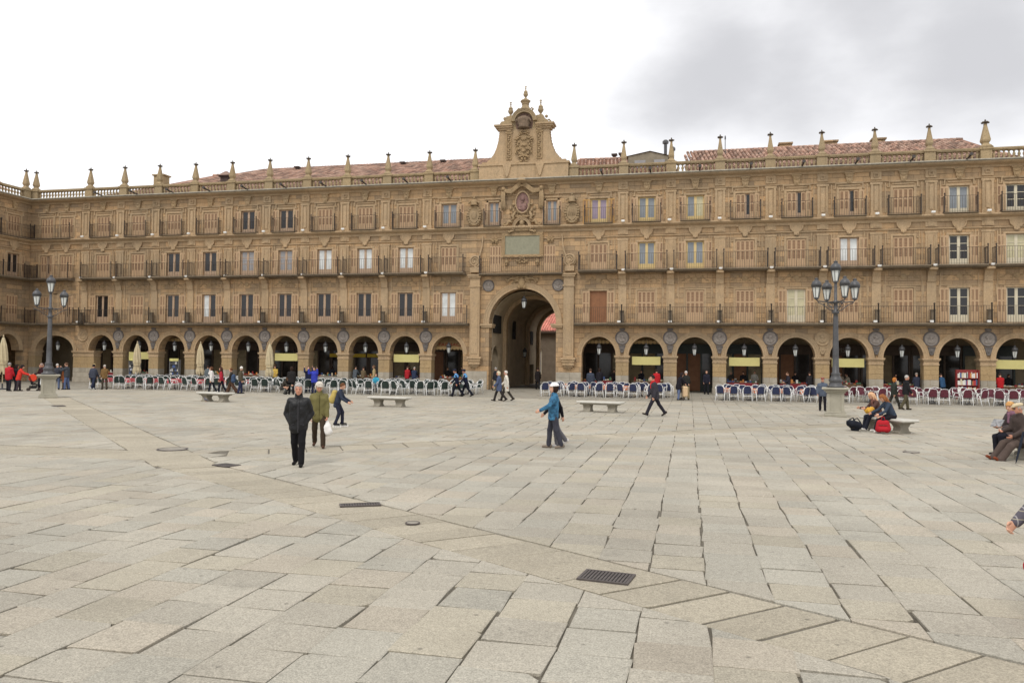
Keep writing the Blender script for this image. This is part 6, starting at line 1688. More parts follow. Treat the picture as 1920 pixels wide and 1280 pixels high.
    ts = [cap(T(-.12, 0, q * .055), T(.36, 0, q * .075), (.12 + b) * s, (.118 + b) * s) for q in (1, -1)] + [cap(T(.47, -.01, q * .04), T(.44, -.01, q * (.145 + b * .3)), .07 * s, (.064 + b * .5) * s) for q in (1, -1)]
    tors = union(ts, .05)
    tors = union([tors, cap(T(.47, -.01), T(.545, .01), .082 * s, .07 * s)], .03)
    if coat:
        sw = p['lh'] if abs(p['lh']) > 50 else 0
        dvec = limb(R(sw * .9), 0, 1) if sw else np.array((0, 0, -1.0))
        sk_ = [cap(T(-.02, 0, q * .06), T(-.02, 0, q * .085) + dvec * coat * s, (.125 + b) * s, (.135 + b) * s) for q in (1, -1)]
        tors = union([tors, union(sk_, .06)], .04)
        tors = plane_cut(tors, dvec, dvec @ (T(-.02) + dvec * (coat - .02) * s))
    else: tors = plane_cut(tors, -U, -(U @ T(hem)))
    arms = []
    for n in 'lr':
        sh, e, w, d = A[n]; arms += [cap(sh, e, (.063 + b * .6) * s, (.053 + b * .6) * s), cap(e, w, (.053 + b * .6) * s, (.044 + b * .4) * s)]
    au = union(arms[:2], .02); au2 = union(arms[2:], .02)
    def jac(X, Y, Z): return smin(smin(tors(X, Y, Z), au(X, Y, Z), .035), au2(X, Y, Z), .035)
    jac.box = (np.min([g.box[0] for g in (tors, au, au2)], 0), np.max([g.box[1] for g in (tors, au, au2)], 0))
    jk = ob("coat" if coat else "jacket", sdf_mesh("jacket", folds(jac, 0.005, x), vox, topmat or cloth(top)), t)
    if collar: ob("collar", sdf_mesh("collar", union([cap(T(.5, -.03), T(.58, 0), .085 * s, .078 * s)], .01), vox, cloth(collar)), jk)
    if scarf:
        g = folds(union([cap(T(.53, .02, .05), T(.53, .02, -.05), .075 * s, .075 * s), cap(T(.5, .1, .03), T(.3, .14, .05), .04 * s, .035 * s)], .02), .006, 3); ob("scarf", sdf_mesh("scarf", g, vox, cloth(scarf)), t)
    # --- hair and hats
    hv = min(vox, .014)
    inv = HM
    def loc(X, Y, Z):
        a, b_, c = X - hc[0], Y - hc[1], Z - hc[2]
        return (inv[0][0] * a + inv[1][0] * b_ + inv[2][0] * c, inv[0][1] * a + inv[1][1] * b_ + inv[2][1] * c, inv[0][2] * a + inv[1][2] * b_ + inv[2][2] * c)
    if hairstyle != 'none':
        th_ = {'short': .013, 'thin': .008, 'curly': .025, 'long': .02, 'bob': .024}[hairstyle]
        base = ellip(HP(-.012, 0, .024), ((.1 + th_) * s, (.078 + th_) * s, (.1 + th_) * s), HM)
        gs = [base]
        if hairstyle == 'long': gs += [cap(HP(-.07, .04, -.02), T(.22, -.1, .05), .06 * s, .045 * s), cap(HP(-.07, -.04, -.02), T(.22, -.1, -.05), .06 * s, .045 * s), cap(HP(.0, .085, -.02), T(.35, .05, .1), .026 * s, .025 * s), cap(HP(.0, -.085, -.02), T(.35, .05, -.1), .026 * s, .025 * s)]
        if hairstyle == 'bob': gs += [ellip(HP(-.03, 0, -.05), (.085 * s, .1 * s, .09 * s), HM)]
        if hairstyle == 'curly': gs += [ellip(HP(-.03, 0, -.03), (.095 * s, .11 * s, .1 * s), HM)]
        gb_ = union(gs, .02)
        hz = {'thin': .085, 'curly': .056}.get(hairstyle, .062)
        def hr(X, Y, Z):
            a, b_, c = loc(X, Y, Z)
            cut = np.maximum(.028 * s - a + np.maximum(0, c) * 0.25, c - hz * s)
            d = np.maximum(gb_(X, Y, Z), -cut)
            if hairstyle in ('short', 'thin'): d = np.maximum(d, -(c + .065 * s) - 0.3 * np.minimum(a, 0))
            am = .004 if hairstyle != 'curly' else .009
            return d + am * np.sin(70 * a + 31 * b_) * np.sin(64 * c + 23 * b_)
        hr.box = gb_.box; ob("hair", sdf_mesh("hair", hr, hv, cloth(hair, 0.25, 0.8, 25)), t)
    if hat == 'beanie':
        g0 = ellip(HP(-.02, 0, .036), (.132 * s, .116 * s, .124 * s), HM)
        def bn(X, Y, Z):
            a, b_, c = loc(X, Y, Z); return np.maximum(g0(X, Y, Z), .045 * s - c - a * .12)
        bn.box = g0.box; ob("beanie", sdf_mesh("beanie", bn, hv, cloth(hatcol)), t)
    if hat in ('flat', 'cap'):
        g0 = union([ellip(HP(-.006, 0, .075), (.125 * s, .1 * s, .052 * s), HM), ellip(HP(.105, 0, .05), (.05 * s, .066 * s, .012 * s), HM)], .015); ob("cap", sdf_mesh("cap", g0, hv, cloth(hatcol)), t)
    if face:
        for q in (1, -1):
            MB().ell(tuple(HP(.083, q * .031, .006)), (.009 * s, .012 * s, .007 * s), 8, 6).build("eye", M_EYE, t)
            MB().tube([tuple(HP(.094, q * .016, .032)), tuple(HP(.092, q * .034, .036)), tuple(HP(.08, q * .05, .028))], .0045 * s, 5).build("eyebrow", cloth(hair, 0.25, 0.8), t)
        MB().ell(tuple(HP(.086, 0, -.058)), (.006 * s, .022 * s, .006 * s), 8, 5).build("mouth", M_LIP, t)
    f = Fig(); f.t = t; f.A = A; f.J = J; f.T = T; f.HP = HP; f.s = s
    f.w = lambda v: Matrix.Rotation(R(heading), 4, 'Z') @ Vector(v) + Vector((x, y, z0))
    return f
def lone(name, label, cat, P, m, group=None, vox=0.014):
    """a thing that is one soft mesh, given as a distance field in world axes"""
    return tag(ob(name, sdf_mesh(name, P, vox, m)), label, cat, group)
WALK = dict(lh=24, lk=8, rh=-18, rk=18, ls=-18, le=22, rs=20, re=24, lp=-12, rp=24)
WALK2 = dict(lh=-18, lk=20, rh=22, rk=6, ls=20, le=24, rs=-18, re=22, lp=24, rp=-10)
STROLL = dict(lh=12, lk=4, rh=-12, rk=16, ls=-8, le=18, rs=10, re=18, rp=14)

# --- near figures
F1 = person("grey-haired man in a black quilted jacket walking forward, hands in his pockets", 4.64, -43.93, -72, 1.72, dict(lh=12, lk=4, rh=-9, rk=16, rp=14, ls=-16, le=40, rs=-16, re=40, la=17, ra=19, lf=-26, rf=-26, lhide=1, rhide=1, lout=0, rout=0, yaw=6, nod=6),
            (38, 37, 40), (30, 29, 31), (22, 20, 20), (165, 162, 158), hem=-.24, bulk=.016, vox=.0115, face=True, hairstyle='short', skin=SKIN2, topmat=mat("black_quilted_jacket", (0.010, 0.010, 0.011), 0.45, 0.4, 14, 0.5, 24, spec=0.3), collar=(32, 32, 34))
_j = [o for o in children(F1.t) if o.name.startswith("jacket")][0]
def front(F, u, l, lift=0.137): return tuple(F.T(u, lift, l))
MB().tube([front(F1, u, 0.012) for u in (-.2, -.05, .1, .25, .4, .5)], [.009] * 6, 5).build("zip_placket", cloth((70, 69, 72), .2, .5), _j)
for q in (1, -1):
    MB().tube([front(F1, .3, q * .05, .134), front(F1, .31, q * .11, .118)], .012, 5).build("pocket_flap", cloth((58, 57, 60), .2, .5), _j)
    MB().tube([front(F1, -.02, q * .07, .139), front(F1, -.05, q * .13, .115)], .011, 5).build("pocket_flap", cloth((58, 57, 60), .2, .5), _j)
F2 = person("white-haired man in an olive jacket looking down, carrying a white bag", 3.44, -40.6, -66, 1.66, dict(lh=14, lk=3, rh=-14, rk=18, rp=18, ls=2, le=8, rs=-6, re=20, nod=26, yaw=8, lean=6, lcurl=1.2), (112, 106, 68), (62, 52, 42), (70, 48, 36), (200, 192, 180), hem=-.24, bulk=.012, vox=.0115, face=True, hairstyle='curly', skin=SKIN2, collar=(104, 98, 62))
_j = [o for o in children(F2.t) if o.name.startswith("jacket")][0]
MB().tube([tuple(F2.T(u, .133, 0.01)) for u in (-.22, -.05, .1, .25, .4, .5)], [.007] * 6, 5).build("zip_placket", cloth((78, 72, 44)), _j)
for q in (1, -1): MB().tube([tuple(F2.T(.0, .133, q * .07)), tuple(F2.T(-.08, .12, q * .12))], .008, 5).build("pocket_flap", cloth((78, 72, 44)), _j)
w = F2.w(F2.A['l'][2] + np.array((0.0, 0, -0.09)))
lone("carrier_bag", "white plastic carrier bag held by the man in the olive jacket", "bag", folds(union([cap((w.x, w.y, w.z), (w.x + .02, w.y, w.z - .14), .02, .07), cap((w.x + .0, w.y, w.z - .2), (w.x + .05, w.y, w.z - .3), .1, .1), cap((w.x - .05, w.y, w.z - .22), (w.x - .03, w.y, w.z - .36), .07, .07)], .05), .008), cloth((225, 222, 218), 0.05, 0.4))
F3 = person("child on inline skates in a dark blue jacket with a yellow backpack", 1.24, -34.9, 14, 1.42, dict(lh=26, lk=26, rh=14, rk=34, ls=30, le=30, rs=24, re=34, lean=15, nod=8), (52, 58, 72), (42, 44, 58), (30, 28, 30), (100, 66, 44), hem=-.2, vox=.0125, face=True, hairstyle='short', z0=0.07)
for n in 'lr':
    h_, t_ = F3.w(F3.J[n][3]), F3.w(F3.J[n][4]); d_ = (t_ - h_); d_.z = 0; d_.normalize()
    b_ = ob("inline_skate", MB().box(-.1, .13, -.012, .012, -.012, .012).mesh("skate_frame", M_LAMPIRON), F3.t, (0, 0, 0)); mid = (F3.J[n][3] + F3.J[n][4]) / 2; b_.location = (mid[0], mid[1], -0.015)
    for k in range(4): ob("wheel", mesh_at("skate_wheel", lambda: MB().lathe([(.036, -.011), (.036, .011)], (0, 0, 0), 12, 'y'), M_WHITE), b_, (-.1 + .075 * k, 0, -0.018))
m = [F3.w(F3.T(.36, -.2, 0)), F3.w(F3.T(.05, -.22, 0))]
bk = folds(union([cap(tuple(m[0]), tuple(m[1]), .1, .125)], .03), .006); lone("backpack", "yellow ochre backpack on the back of the skating child", "backpack", bk, cloth((178, 158, 92)))
F4 = person("boy in a white beanie and blue patterned hoodie walking left", 9.22, -38.9, 197, 1.66, dict(lh=-10, lk=8, rh=10, rk=6, ls=38, le=26, la=12, rs=-8, re=30, lean=-3, yaw=2, lcurl=.5, lp=6), (70, 130, 165), (62, 62, 70), (120, 108, 96), (48, 34, 28), hem=-.16, bulk=.012, vox=.011, face=True, hairstyle='bob', hat='beanie', hatcol=(230, 226, 226), wide=0)
hm = mat("blue_patterned_fleece", srgb(70, 132, 170), 0.9, 0.5, 14, 0.2, 40, col2=srgb(24, 50, 74)); [o for o in children(F4.t) if o.name.startswith("jacket")][0].data.materials[0] = hm
F5 = person("youth in a black top and grey jeans half hidden behind the boy in the beanie", 9.2, -38.45, 200, 1.6, dict(lh=2, lk=8, rh=-10, rk=26, ls=-26, le=14, la=14, rs=20, re=24, rp=30, lean=2), (30, 29, 32), (104, 102, 106), (205, 200, 195), (60, 42, 34), hem=-.12, vox=.0125, face=True)
F6 = person("man in a dark grey jacket and red scarf striding left", 11.27, -25.56, 196, 1.76, dict(lh=28, lk=4, rh=-26, rk=10, lp=-16, rp=34, ls=-6, le=20, rs=8, re=26, lean=8, nod=4), (58, 56, 62), (44, 43, 50), (42, 33, 28), (42, 36, 34), hem=-.22, bulk=.03, vox=.013, face=True, scarf=(186, 50, 52))
F7 = person("man in a slate blue jacket and reddish cap standing by the five-lantern post", 19.0, -18.6, -95, 1.60, dict(lh=4, lk=2, rh=-2, rk=2, la=16, ra=16, ls=-6, le=40, rs=-6, re=36, yaw=-18), (86, 94, 108), (34, 33, 38), (30, 26, 24), (150, 145, 140), hem=-.16, bulk=.025, vox=.014, face=True, hat='flat', hatcol=(130, 72, 62), skin=SKIN2)
g2 = "couple walking past the burgundy chairs"
person("auburn-haired woman in a dark green jacket walking right beside a grey-haired man", 22.95, -15.4, 8, 1.62, WALK2, (52, 56, 50), (52, 50, 44), (40, 34, 30), (176, 112, 56), hem=-.2, bulk=.02, vox=.014, hairstyle='bob')
person("grey-haired man in a black jacket and olive trousers walking right", 23.4, -15.9, 8, 1.74, STROLL, (36, 36, 38), (84, 78, 60), (46, 36, 28), (176, 172, 166), hem=-.16, bulk=.018, vox=.014, hairstyle='thin', skin=SKIN2)
for k, (x, y, ps, lb) in enumerate(((-1.45, -12.2, WALK, "front police officer in a navy and sky blue jacket walking left"), (-0.95, -11.9, WALK2, "police officer in a navy and sky blue jacket following a colleague"))):
    f = person(lb, x, y, 192, 1.74, dict(ps, lean=10, nod=12), (28, 32, 52), (26, 28, 38), (22, 20, 20), (50, 42, 38), hem=-.1, vox=.015, hat='cap', hatcol=(38, 42, 62), skin=SKIN2)
    yk = union([cap(f.T(.36, 0, .1), f.T(.36, 0, -.1), .135, .135), cap(f.T(.48, -.01, .16), f.T(.48, -.01, -.16), .079, .079)], .04); ob("yoke", sdf_mesh("yoke", plane_cut(yk, np.array((0, 0, -1.0)), -f.T(.3)[2]), .016, cloth((104, 158, 208))), f.t)
person("woman in a long blue coat walking left beside a companion in white", 2.3, -16.5, 194, 1.68, WALK2, (76, 86, 112), (50, 46, 44), (40, 34, 30), (200, 186, 160), coat=.3, bulk=.02, vox=.014, hairstyle='bob', skin=SKIN2)
person("person in a long white coat half behind the woman in the blue coat", 2.58, -15.9, 194, 1.72, WALK, (214, 208, 194), (62, 58, 52), (40, 34, 30), (206, 200, 190), coat=.34, bulk=.01, vox=.015, hairstyle='short', skin=SKIN2)

# --- figures round the left lamp post
person("grey-haired man in a red jacket seen from behind near the left lamp post", -29.56, -17.6, 100, 1.78, dict(ls=10, le=30, rs=10, re=34), (172, 40, 48), (38, 38, 44), (28, 24, 22), (150, 145, 140), hem=-.26, bulk=.03, vox=.016)
person("person in black standing between the two red coats", -29.38, -17.25, 70, 1.66, dict(ls=6, le=20), (32, 32, 36), (36, 36, 40), (24, 22, 22), (40, 34, 32), hem=-.2, vox=.018, hairstyle='bob')
F = person("woman in a bright red hooded coat bending over a pushchair", -29.2, -17.2, 40, 1.66, dict(lean=14, nod=18, ls=48, le=24, rs=48, re=24, la=6, ra=6), (206, 62, 52), (70, 62, 66), (26, 24, 24), (40, 36, 38), hem=-.3, bulk=.03, vox=.016, hairstyle='bob')
person("woman in an olive green coat holding a pale handbag, facing the square", -30.9, -13.7, -70, 1.66, dict(le=50, re=60, rs=14, ls=10), (98, 96, 70), (44, 44, 46), (30, 28, 28), (84, 58, 44), coat=.22, vox=.018, hairstyle='bob')
person("dark haired person behind the woman in olive", -31.2, -13.2, -60, 1.70, dict(), (84, 64, 52), (44, 44, 46), (30, 28, 28), (88, 60, 46), hem=-.2, vox=.02)
person("man in dark clothes with maroon sleeves looking left beside the stone pedestal", -28.5, -16.1, 180, 1.76, dict(le=60, re=60, rs=20, ls=20, lh=10, rh=-6), (60, 38, 42), (34, 34, 44), (24, 22, 22), (150, 130, 120), hem=-.15, vox=.018, hairstyle='thin', skin=SKIN2)
person("balding man in a dark jacket and jeans right of the stone pedestal", -29.1, -14.2, 130, 1.72, dict(lh=6), (62, 64, 72), (92, 104, 130), (40, 34, 30), (190, 184, 176), hem=-.14, bulk=.02, vox=.018, hairstyle='thin')
person("man in a dark anorak and blue jeans holding something to his face", -28.4, -14.1, 200, 1.80, dict(rs=60, re=80, ls=60, le=80, nod=12), (66, 70, 76), (86, 100, 132), (44, 40, 38), (96, 72, 56), hem=-.12, bulk=.03, vox=.018)
person("person in a rust brown coat between the two men in jeans", -28.7, -13.9, 160, 1.56, dict(), (138, 84, 52), (70, 60, 54), (40, 34, 30), (60, 44, 36), coat=.4, vox=.02, hairstyle='bob')
person("man in a shiny dark leather jacket walking toward the arcade", -27.15, -13.15, 96, 1.74, dict(WALK), (64, 68, 80), (46, 52, 70), (200, 200, 198), (38, 34, 36), hem=-.1, bulk=.02, vox=.017)
person("fair-haired person hidden beside the leather jacket", -27.6, -12.6, 96, 1.72, dict(), (84, 66, 48), (50, 46, 44), (36, 30, 28), (206, 184, 130), hem=-.15, vox=.02)
person("elderly man in a brown jacket facing the arcade beside the leather jacket", -26.45, -12.9, 150, 1.68, dict(re=50, rs=14), (120, 94, 60), (72, 64, 54), (40, 34, 30), (176, 168, 160), hem=-.15, bulk=.01, vox=.018, hairstyle='thin')

# --- on the terrace, middle left
person("woman in a white jacket raising a hand to her hair", -17.25, -14.3, 200, 1.66, dict(STROLL, rs=70, re=125, ra=25), (222, 218, 214), (36, 38, 46), (220, 216, 212), (92, 62, 44), hem=-.2, vox=.016, hairstyle='bob')
person("woman in a red top beside the woman in the white jacket", -16.95, -13.7, 200, 1.64, dict(STROLL), (178, 52, 66), (40, 42, 52), (40, 36, 36), (70, 44, 36), hem=-.1, vox=.017, hairstyle='long')
person("person in a dark jacket and long brown skirt with a blue bag", -15.9, -14.2, 200, 1.62, dict(WALK2), (58, 54, 50), (86, 64, 52), (60, 48, 42), (100, 66, 44), coat=.1, vox=.018, hairstyle='short', wide=.04)
lone("shoulder_bag", "blue bag carried by the person in the long brown skirt", "bag", folds(union([cap((-15.62, -14.42, 1.1), (-15.62, -14.42, .82), .13, .15)], .02), .006), cloth((62, 78, 104)), vox=.018)
person("white-haired man in a brown jacket and jeans looking aside", -15.2, -14.3, 30, 1.70, dict(lh=8, rh=-6, yaw=50), (84, 76, 62), (50, 54, 78), (30, 28, 28), (224, 220, 212), hem=-.12, bulk=.02, vox=.016, hairstyle='short')
person("person in dark clothes squatting beside the green chairs", -12.35, -14.2, 10, 1.70, dict(lh=105, lk=130, rh=98, rk=126, lean=30, ls=40, le=50, rs=40, re=50, nod=20, lp=10, rp=10), (60, 56, 50), (72, 72, 70), (30, 28, 28), (80, 58, 44), hem=-.08, vox=.017, hairstyle='bob')
person("person in a long black coat standing over the squatting one", -11.75, -14.1, 120, 1.72, dict(nod=10), (40, 38, 38), (30, 30, 32), (24, 22, 22), (50, 36, 30), coat=.18, bulk=.02, vox=.016, hairstyle='bob')
person("photographer in a royal blue anorak with raised arms", -11.0, -12.5, -80, 1.72, dict(rs=80, re=90, ls=80, le=90, la=20, ra=20, nod=6), (58, 68, 170), (40, 44, 70), (30, 28, 30), (70, 56, 50), hem=-.2, bulk=.03, vox=.016)
person("photographer in navy shooting toward the sky beside the royal blue anorak", -11.9, -11.6, -60, 1.74, dict(rs=95, re=100, ls=95, le=100, la=16, ra=16, nod=-14), (40, 44, 70), (62, 66, 78), (30, 28, 30), (40, 34, 32), hem=-.12, bulk=.01, vox=.018)
person("seated person in a turquoise top among the green chairs", -8.35, -8.6, -80, 1.66, dict(lh=88, lk=88, rh=84, rk=84, ls=30, le=60, rs=30, re=60), (60, 150, 176), (50, 52, 60), (40, 38, 38), (60, 46, 38), vox=.02, pelvis=.52)

# --- terrace right of the gate
person("man in a dark jacket and pale jeans seen from behind among the orange tables", 6.2, -6.6, 96, 1.78, dict(), (60, 66, 78), (112, 126, 148), (60, 54, 50), (70, 54, 44), hem=-.1, bulk=.02, vox=.018)
person("person in a red coat behind the navy chairs, under the nearest banner right", 10.35, -1.2, 80, 1.74, dict(), (176, 38, 44), (40, 36, 38), (30, 26, 26), (54, 42, 36), hem=-.25, bulk=.03, vox=.02)
Fw = person("person in a long black coat and jeans leaning over a shopping trolley", 12.05, -10.5, 30, 1.66, dict(lean=16, ls=40, le=20, rs=40, re=20, nod=16), (34, 32, 38), (96, 108, 138), (30, 28, 28), (46, 36, 36), coat=.25, bulk=.01, vox=.016, hairstyle='bob')
person("man in a black jacket and beige trousers beside the shopping trolley", 12.5, -9.9, 110, 1.74, dict(nod=20, re=30), (46, 46, 44), (148, 132, 100), (50, 42, 36), (190, 184, 178), hem=-.12, vox=.017, hairstyle='thin')
person("man in dark clothes in the doorway of the third arch right of the gate", 13.9, -0.6, -90, 1.72, dict(le=30, re=30), (38, 38, 48), (34, 34, 38), (26, 24, 24), (60, 48, 42), vox=.022)

# --- shopping trolley and pushchair
M_BEIGE = cloth((206, 178, 142))
sh = thing("shopping_trolley", "beige wheeled shopping trolley pushed by the person in the long black coat", "trolley", (12.42, -10.55, 0), R(20))
MB().box(-.16, .16, -.13, .13, .2, .85, .05).build("bag", M_BEIGE, sh)
MB().tube([(-.17, -.13, .08), (-.19, -.13, .9), (-.3, -.13, 1.0), (-.3, .13, 1.0), (-.19, .13, .9), (-.17, .13, .08)], .013, 5).build("frame", M_IRON, sh)
for q in (-1, 1): MB().lathe([(.085, -.015), (.085, .015)], (-.16, q * .17, .085), 14, 'y').build("wheel", M_IRON, sh)
pc = thing("pushchair", "black pushchair in front of the woman in the red hooded coat", "pushchair", (-28.45, -16.7, 0), R(40))
m = MB()
for q in (-1, 1): m.tube([(-.42, q * .2, 1.0), (-.3, q * .2, .85), (.3, q * .2, .12)], .014, 5).tube([(-.35, q * .2, .12), (.1, q * .2, .6), (.3, q * .2, .62)], .014, 5)
m.tube([(-.42, -.2, 1.0), (-.42, .2, 1.0)], .016, 5); m.build("frame", M_IRON, pc)
MB().extr_y([(-.2, .42), (.25, .36), (.28, .42), (-.1, .5), (-.26, .95), (-.33, .92)], -.18, .18).build("seat", cloth((34, 34, 38)), pc)
MB().lathe([(.22, -.18), (.24, 0), (.22, .18)], (-.12, 0, .84), 12, 'y').build("hood", cloth((206, 70, 48)), pc)
MB().box(-.3, .12, -.16, .16, .16, .34, .03).build("basket", cloth((44, 44, 46)), pc)
for (a, b) in ((.3, .2), (.3, -.2), (-.35, .2), (-.35, -.2)): ob("wheel", mesh_at("pushchair_wheel", lambda: MB().lathe([(.09, -.02), (.105, 0), (.09, .02)], (0, 0, 0), 14, 'y'), M_IRON), pc, (a, b, .105))
lone("shopping_bag", "white printed shopping bag hanging from the pushchair", "bag", folds(union([cap((-27.95, -16.6, .78), (-27.95, -16.6, .48), .12, .15), cap((-27.8, -16.58, .75), (-27.8, -16.58, .48), .1, .12)], .03), .005), cloth((214, 216, 214), .1), vox=.02)
lone("handbag", "pale handbag held by the woman in the olive green coat", "bag", folds(union([cap((-30.62, -13.85, 1.0), (-30.5, -13.9, .78), .08, .12)], .03), .005), cloth((204, 196, 172), .08), vox=.02)

# --- girls on the right-hand bench
SIT = dict(lh=82, lk=84, rh=80, rk=78, lp=0, rp=0)
G1 = person("long-haired girl in a denim jacket sitting on the bench, reaching down", 19.28, -30.75, 196, 1.64, dict(lh=72, lk=52, rh=78, rk=62, lean=26, nod=28, ls=34, le=30, rs=42, re=24, lp=-8, rp=-4), (56, 66, 80), (34, 33, 38), (205, 202, 196), (142, 92, 56), hem=-.02, vox=.011, face=True, hairstyle='long', pelvis=.57)
G2 = person("fair girl with a brown scarf sitting beyond the girl in denim", 19.05, -29.9, 196, 1.64, dict(lh=74, lk=56, rh=76, rk=66, lean=20, nod=22, ls=40, le=50, rs=40, re=50, lp=-6, rp=-4), (84, 62, 56), (44, 46, 56), (214, 210, 204), (206, 164, 128), hem=-.04, vox=.0125, face=True, hairstyle='long', pelvis=.57, scarf=(120, 84, 74))
lone("yellow_bundle", "mustard yellow bundle on the lap of the girl with the brown scarf", "bundle", folds(union([cap((18.72, -30.35, .74), (18.6, -30.2, .72), .09, .08), cap((18.66, -30.45, .7), (18.6, -30.3, .66), .09, .07)], .03), .01), cloth((196, 148, 58)), vox=.012)
def backpack(label, x, y, rz, w, h, d, m, lie=False):
    t = thing("backpack", label, "backpack", (x, y, 0), rz)
    if lie: t.rotation_euler = (0, R(-68), rz); t.location.z = d * .5
    g = folds(union([cap((0, -w * .28, .16), (0, -w * .22, h - .16), d * .52, d * .46), cap((0, w * .28, .16), (0, w * .22, h - .16), d * .52, d * .46)], .06), .004); ob("bag", sdf_mesh("bag", plane_cut(g, np.array((0, 0, -1.0)), -0.005), .011, m), t)
    g = union([cap((-d * .45, -w * .2, .15), (-d * .45, w * .2, .15), .09, .09)], .02); ob("front_pocket", sdf_mesh("front_pocket", g, .011, m), t)
    MB().tube([(0, -.05, h - .03), (0, -.03, h + .05), (0, .03, h + .05), (0, .05, h - .03)], .012, 5).build("handle", m, t)
    for q in (-1, 1): MB().tube([(d * .45, q * w * .22, h - .1), (d * .85, q * w * .26, h * .55), (d * .5, q * w * .3, .1)], .02, 5).build("strap", m, t)
    MB().tube([(-d * .5, -w * .34, h * .55), (-d * .58, 0, h * .58), (-d * .5, w * .34, h * .55)], .008, 4).build("zip", M_IRON, t)
backpack("upright red backpack standing on the paving by the girls' bench", 18.9, -31.2, R(78), .40, .50, .24, cloth((168, 38, 46), .1))
backpack("black backpack lying on the paving at the girls' feet", 18.35, -30.3, R(30), .40, .50, .26, cloth((36, 38, 46), .15), True)

# --- elderly couple on the bench at the right edge
E1 = person("woman with curly ginger hair, grey coat and mauve scarf sitting with a newspaper", 20.72, -36.75, 196, 1.64, dict(lh=80, lk=88, rh=76, rk=80, ls=22, le=62, rs=22, re=60, la=10, ra=10, lf=-24, rf=-24, yaw=24, nod=8, lean=4, lp=0, rp=0), (74, 66, 66), (34, 34, 42), (36, 32, 32), (192, 146, 92), coat=.3, bulk=.012, vox=.0105, face=True, hairstyle='curly', pelvis=.56, scarf=(128, 94, 108), skin=SKIN)
E2 = person("elderly man in a dark brown coat and beige flat cap sitting with legs stretched out", 20.5, -37.92, 196, 1.72, dict(lh=60, lk=20, rh=66, rk=30, ls=14, le=44, rs=20, re=60, lf=-16, rf=-16, yaw=-14, nod=10, lean=6, lp=-34, rp=-30), (72, 62, 58), (84, 72, 66), (118, 62, 40), (170, 160, 150), coat=.22, bulk=.024, vox=.0105, face=True, hairstyle='thin', hat='flat', hatcol=(196, 180, 148), pelvis=.56, skin=SKIN2, wide=.02)
gm_ = MB()
for q in (1, -1): gm_.ell(tuple(E2.HP(.098, q * .034, .004)), (.006, .026, .018), 8, 6)
gm_.tube([tuple(E2.HP(.1, -.06, .01)), tuple(E2.HP(.106, 0, .012)), tuple(E2.HP(.1, .06, .01))], .004, 4)
gm_.build("sunglasses", M_IRON, E2.t)
c_ = E1.w((E1.A['l'][2] + E1.A['r'][2]) / 2 + np.array((.08, 0, .1)))
np_ = thing("newspaper", "folded newspaper in the hands of the woman with ginger hair", "newspaper", tuple(c_), R(196))
nm = MB().box(-.012, .0, -.15, .15, -.1, .12)
o = nm.build("sheet", mat("newsprint", (0.40, 0.40, 0.40), 0.8, 0.45, 16, col2=(0.12, 0.12, 0.13)), np_); o.rotation_euler = (0, R(-35), R(12))
o = MB().box(-.02, -.013, -.145, .148, -.095, .125).build("sheet", mat("newsprint_back", (0.42, 0.42, 0.41), 0.8, 0.3, 12), np_); o.rotation_euler = (0, R(-35), R(12))
um = thing("umbrella", "furled dark umbrella leaning in front of the elderly man", "umbrella", (20.05, -38.75, 0))
MB().tube([(0, 0, .01), (.02, .0, .1), (.12, .05, .45), (.2, .1, .74)], [.006, .018, .032, .02], 8).build("furled_canopy", cloth((40, 44, 54)), um)
MB().tube([(.2, .1, .74), (.23, .115, .86), (.25, .12, .9), (.29, .12, .91), (.31, .12, .87)], .012, 6).build("handle", M_SHOPS[0], um)

# --- close passer-by entering at the right edge
plaid = mat("plaid_wool", (0.10, 0.09, 0.11), 0.9, 0.12, 5)
_t = plaid.node_tree; _b = _t.nodes["Principled BSDF"]; _src = _b.inputs["Base Color"].links[0].from_socket
_tc = _t.nodes.new("ShaderNodeTexCoord")
for i, (rot, col) in enumerate((((0, 0.0, 0.1), (0.42, 0.40, 0.38)), ((0, 1.57, 0.0), (0.40, 0.36, 0.26)))):
    mpn = _t.nodes.new("ShaderNodeMapping"); mpn.inputs["Rotation"].default_value = rot; _t.links.new(_tc.outputs["Object"], mpn.inputs[0])
    wv = _t.nodes.new("ShaderNodeTexWave"); wv.inputs["Scale"].default_value = 4.4; wv.inputs["Distortion"].default_value = 0.12; _t.links.new(mpn.outputs[0], wv.inputs["Vector"])
    mr = _t.nodes.new("ShaderNodeMapRange"); mr.inputs[1].default_value = 0.955; mr.inputs[2].default_value = 0.985; _t.links.new(wv.outputs["Fac"], mr.inputs[0])
    mxx = _t.nodes.new("ShaderNodeMixRGB"); _t.links.new(mth('MULTIPLY', mr.outputs[0], 0.7, nt=_t), mxx.inputs[0]); _t.links.new(_src, mxx.inputs[1]); mxx.inputs[2].default_value = (*col, 1); _src = mxx.outputs[0]
_t.links.new(_src, _b.inputs["Base Color"])
person("passer-by in a grey plaid coat and red trousers, cut off by the right edge", 15.79, -51.31, 196, 1.62, dict(lh=-12, lk=8, rh=20, rk=36, lp=4, rp=16, rs=8, re=38, ra=8, rf=0, ls=-24, le=10, rcurl=.75), (90, 86, 92), (176, 36, 44), (40, 34, 32), (70, 52, 42), coat=.12, bulk=.012, vox=.011, face=True, hairstyle='bob', topmat=plaid, fine_hand=.0045)

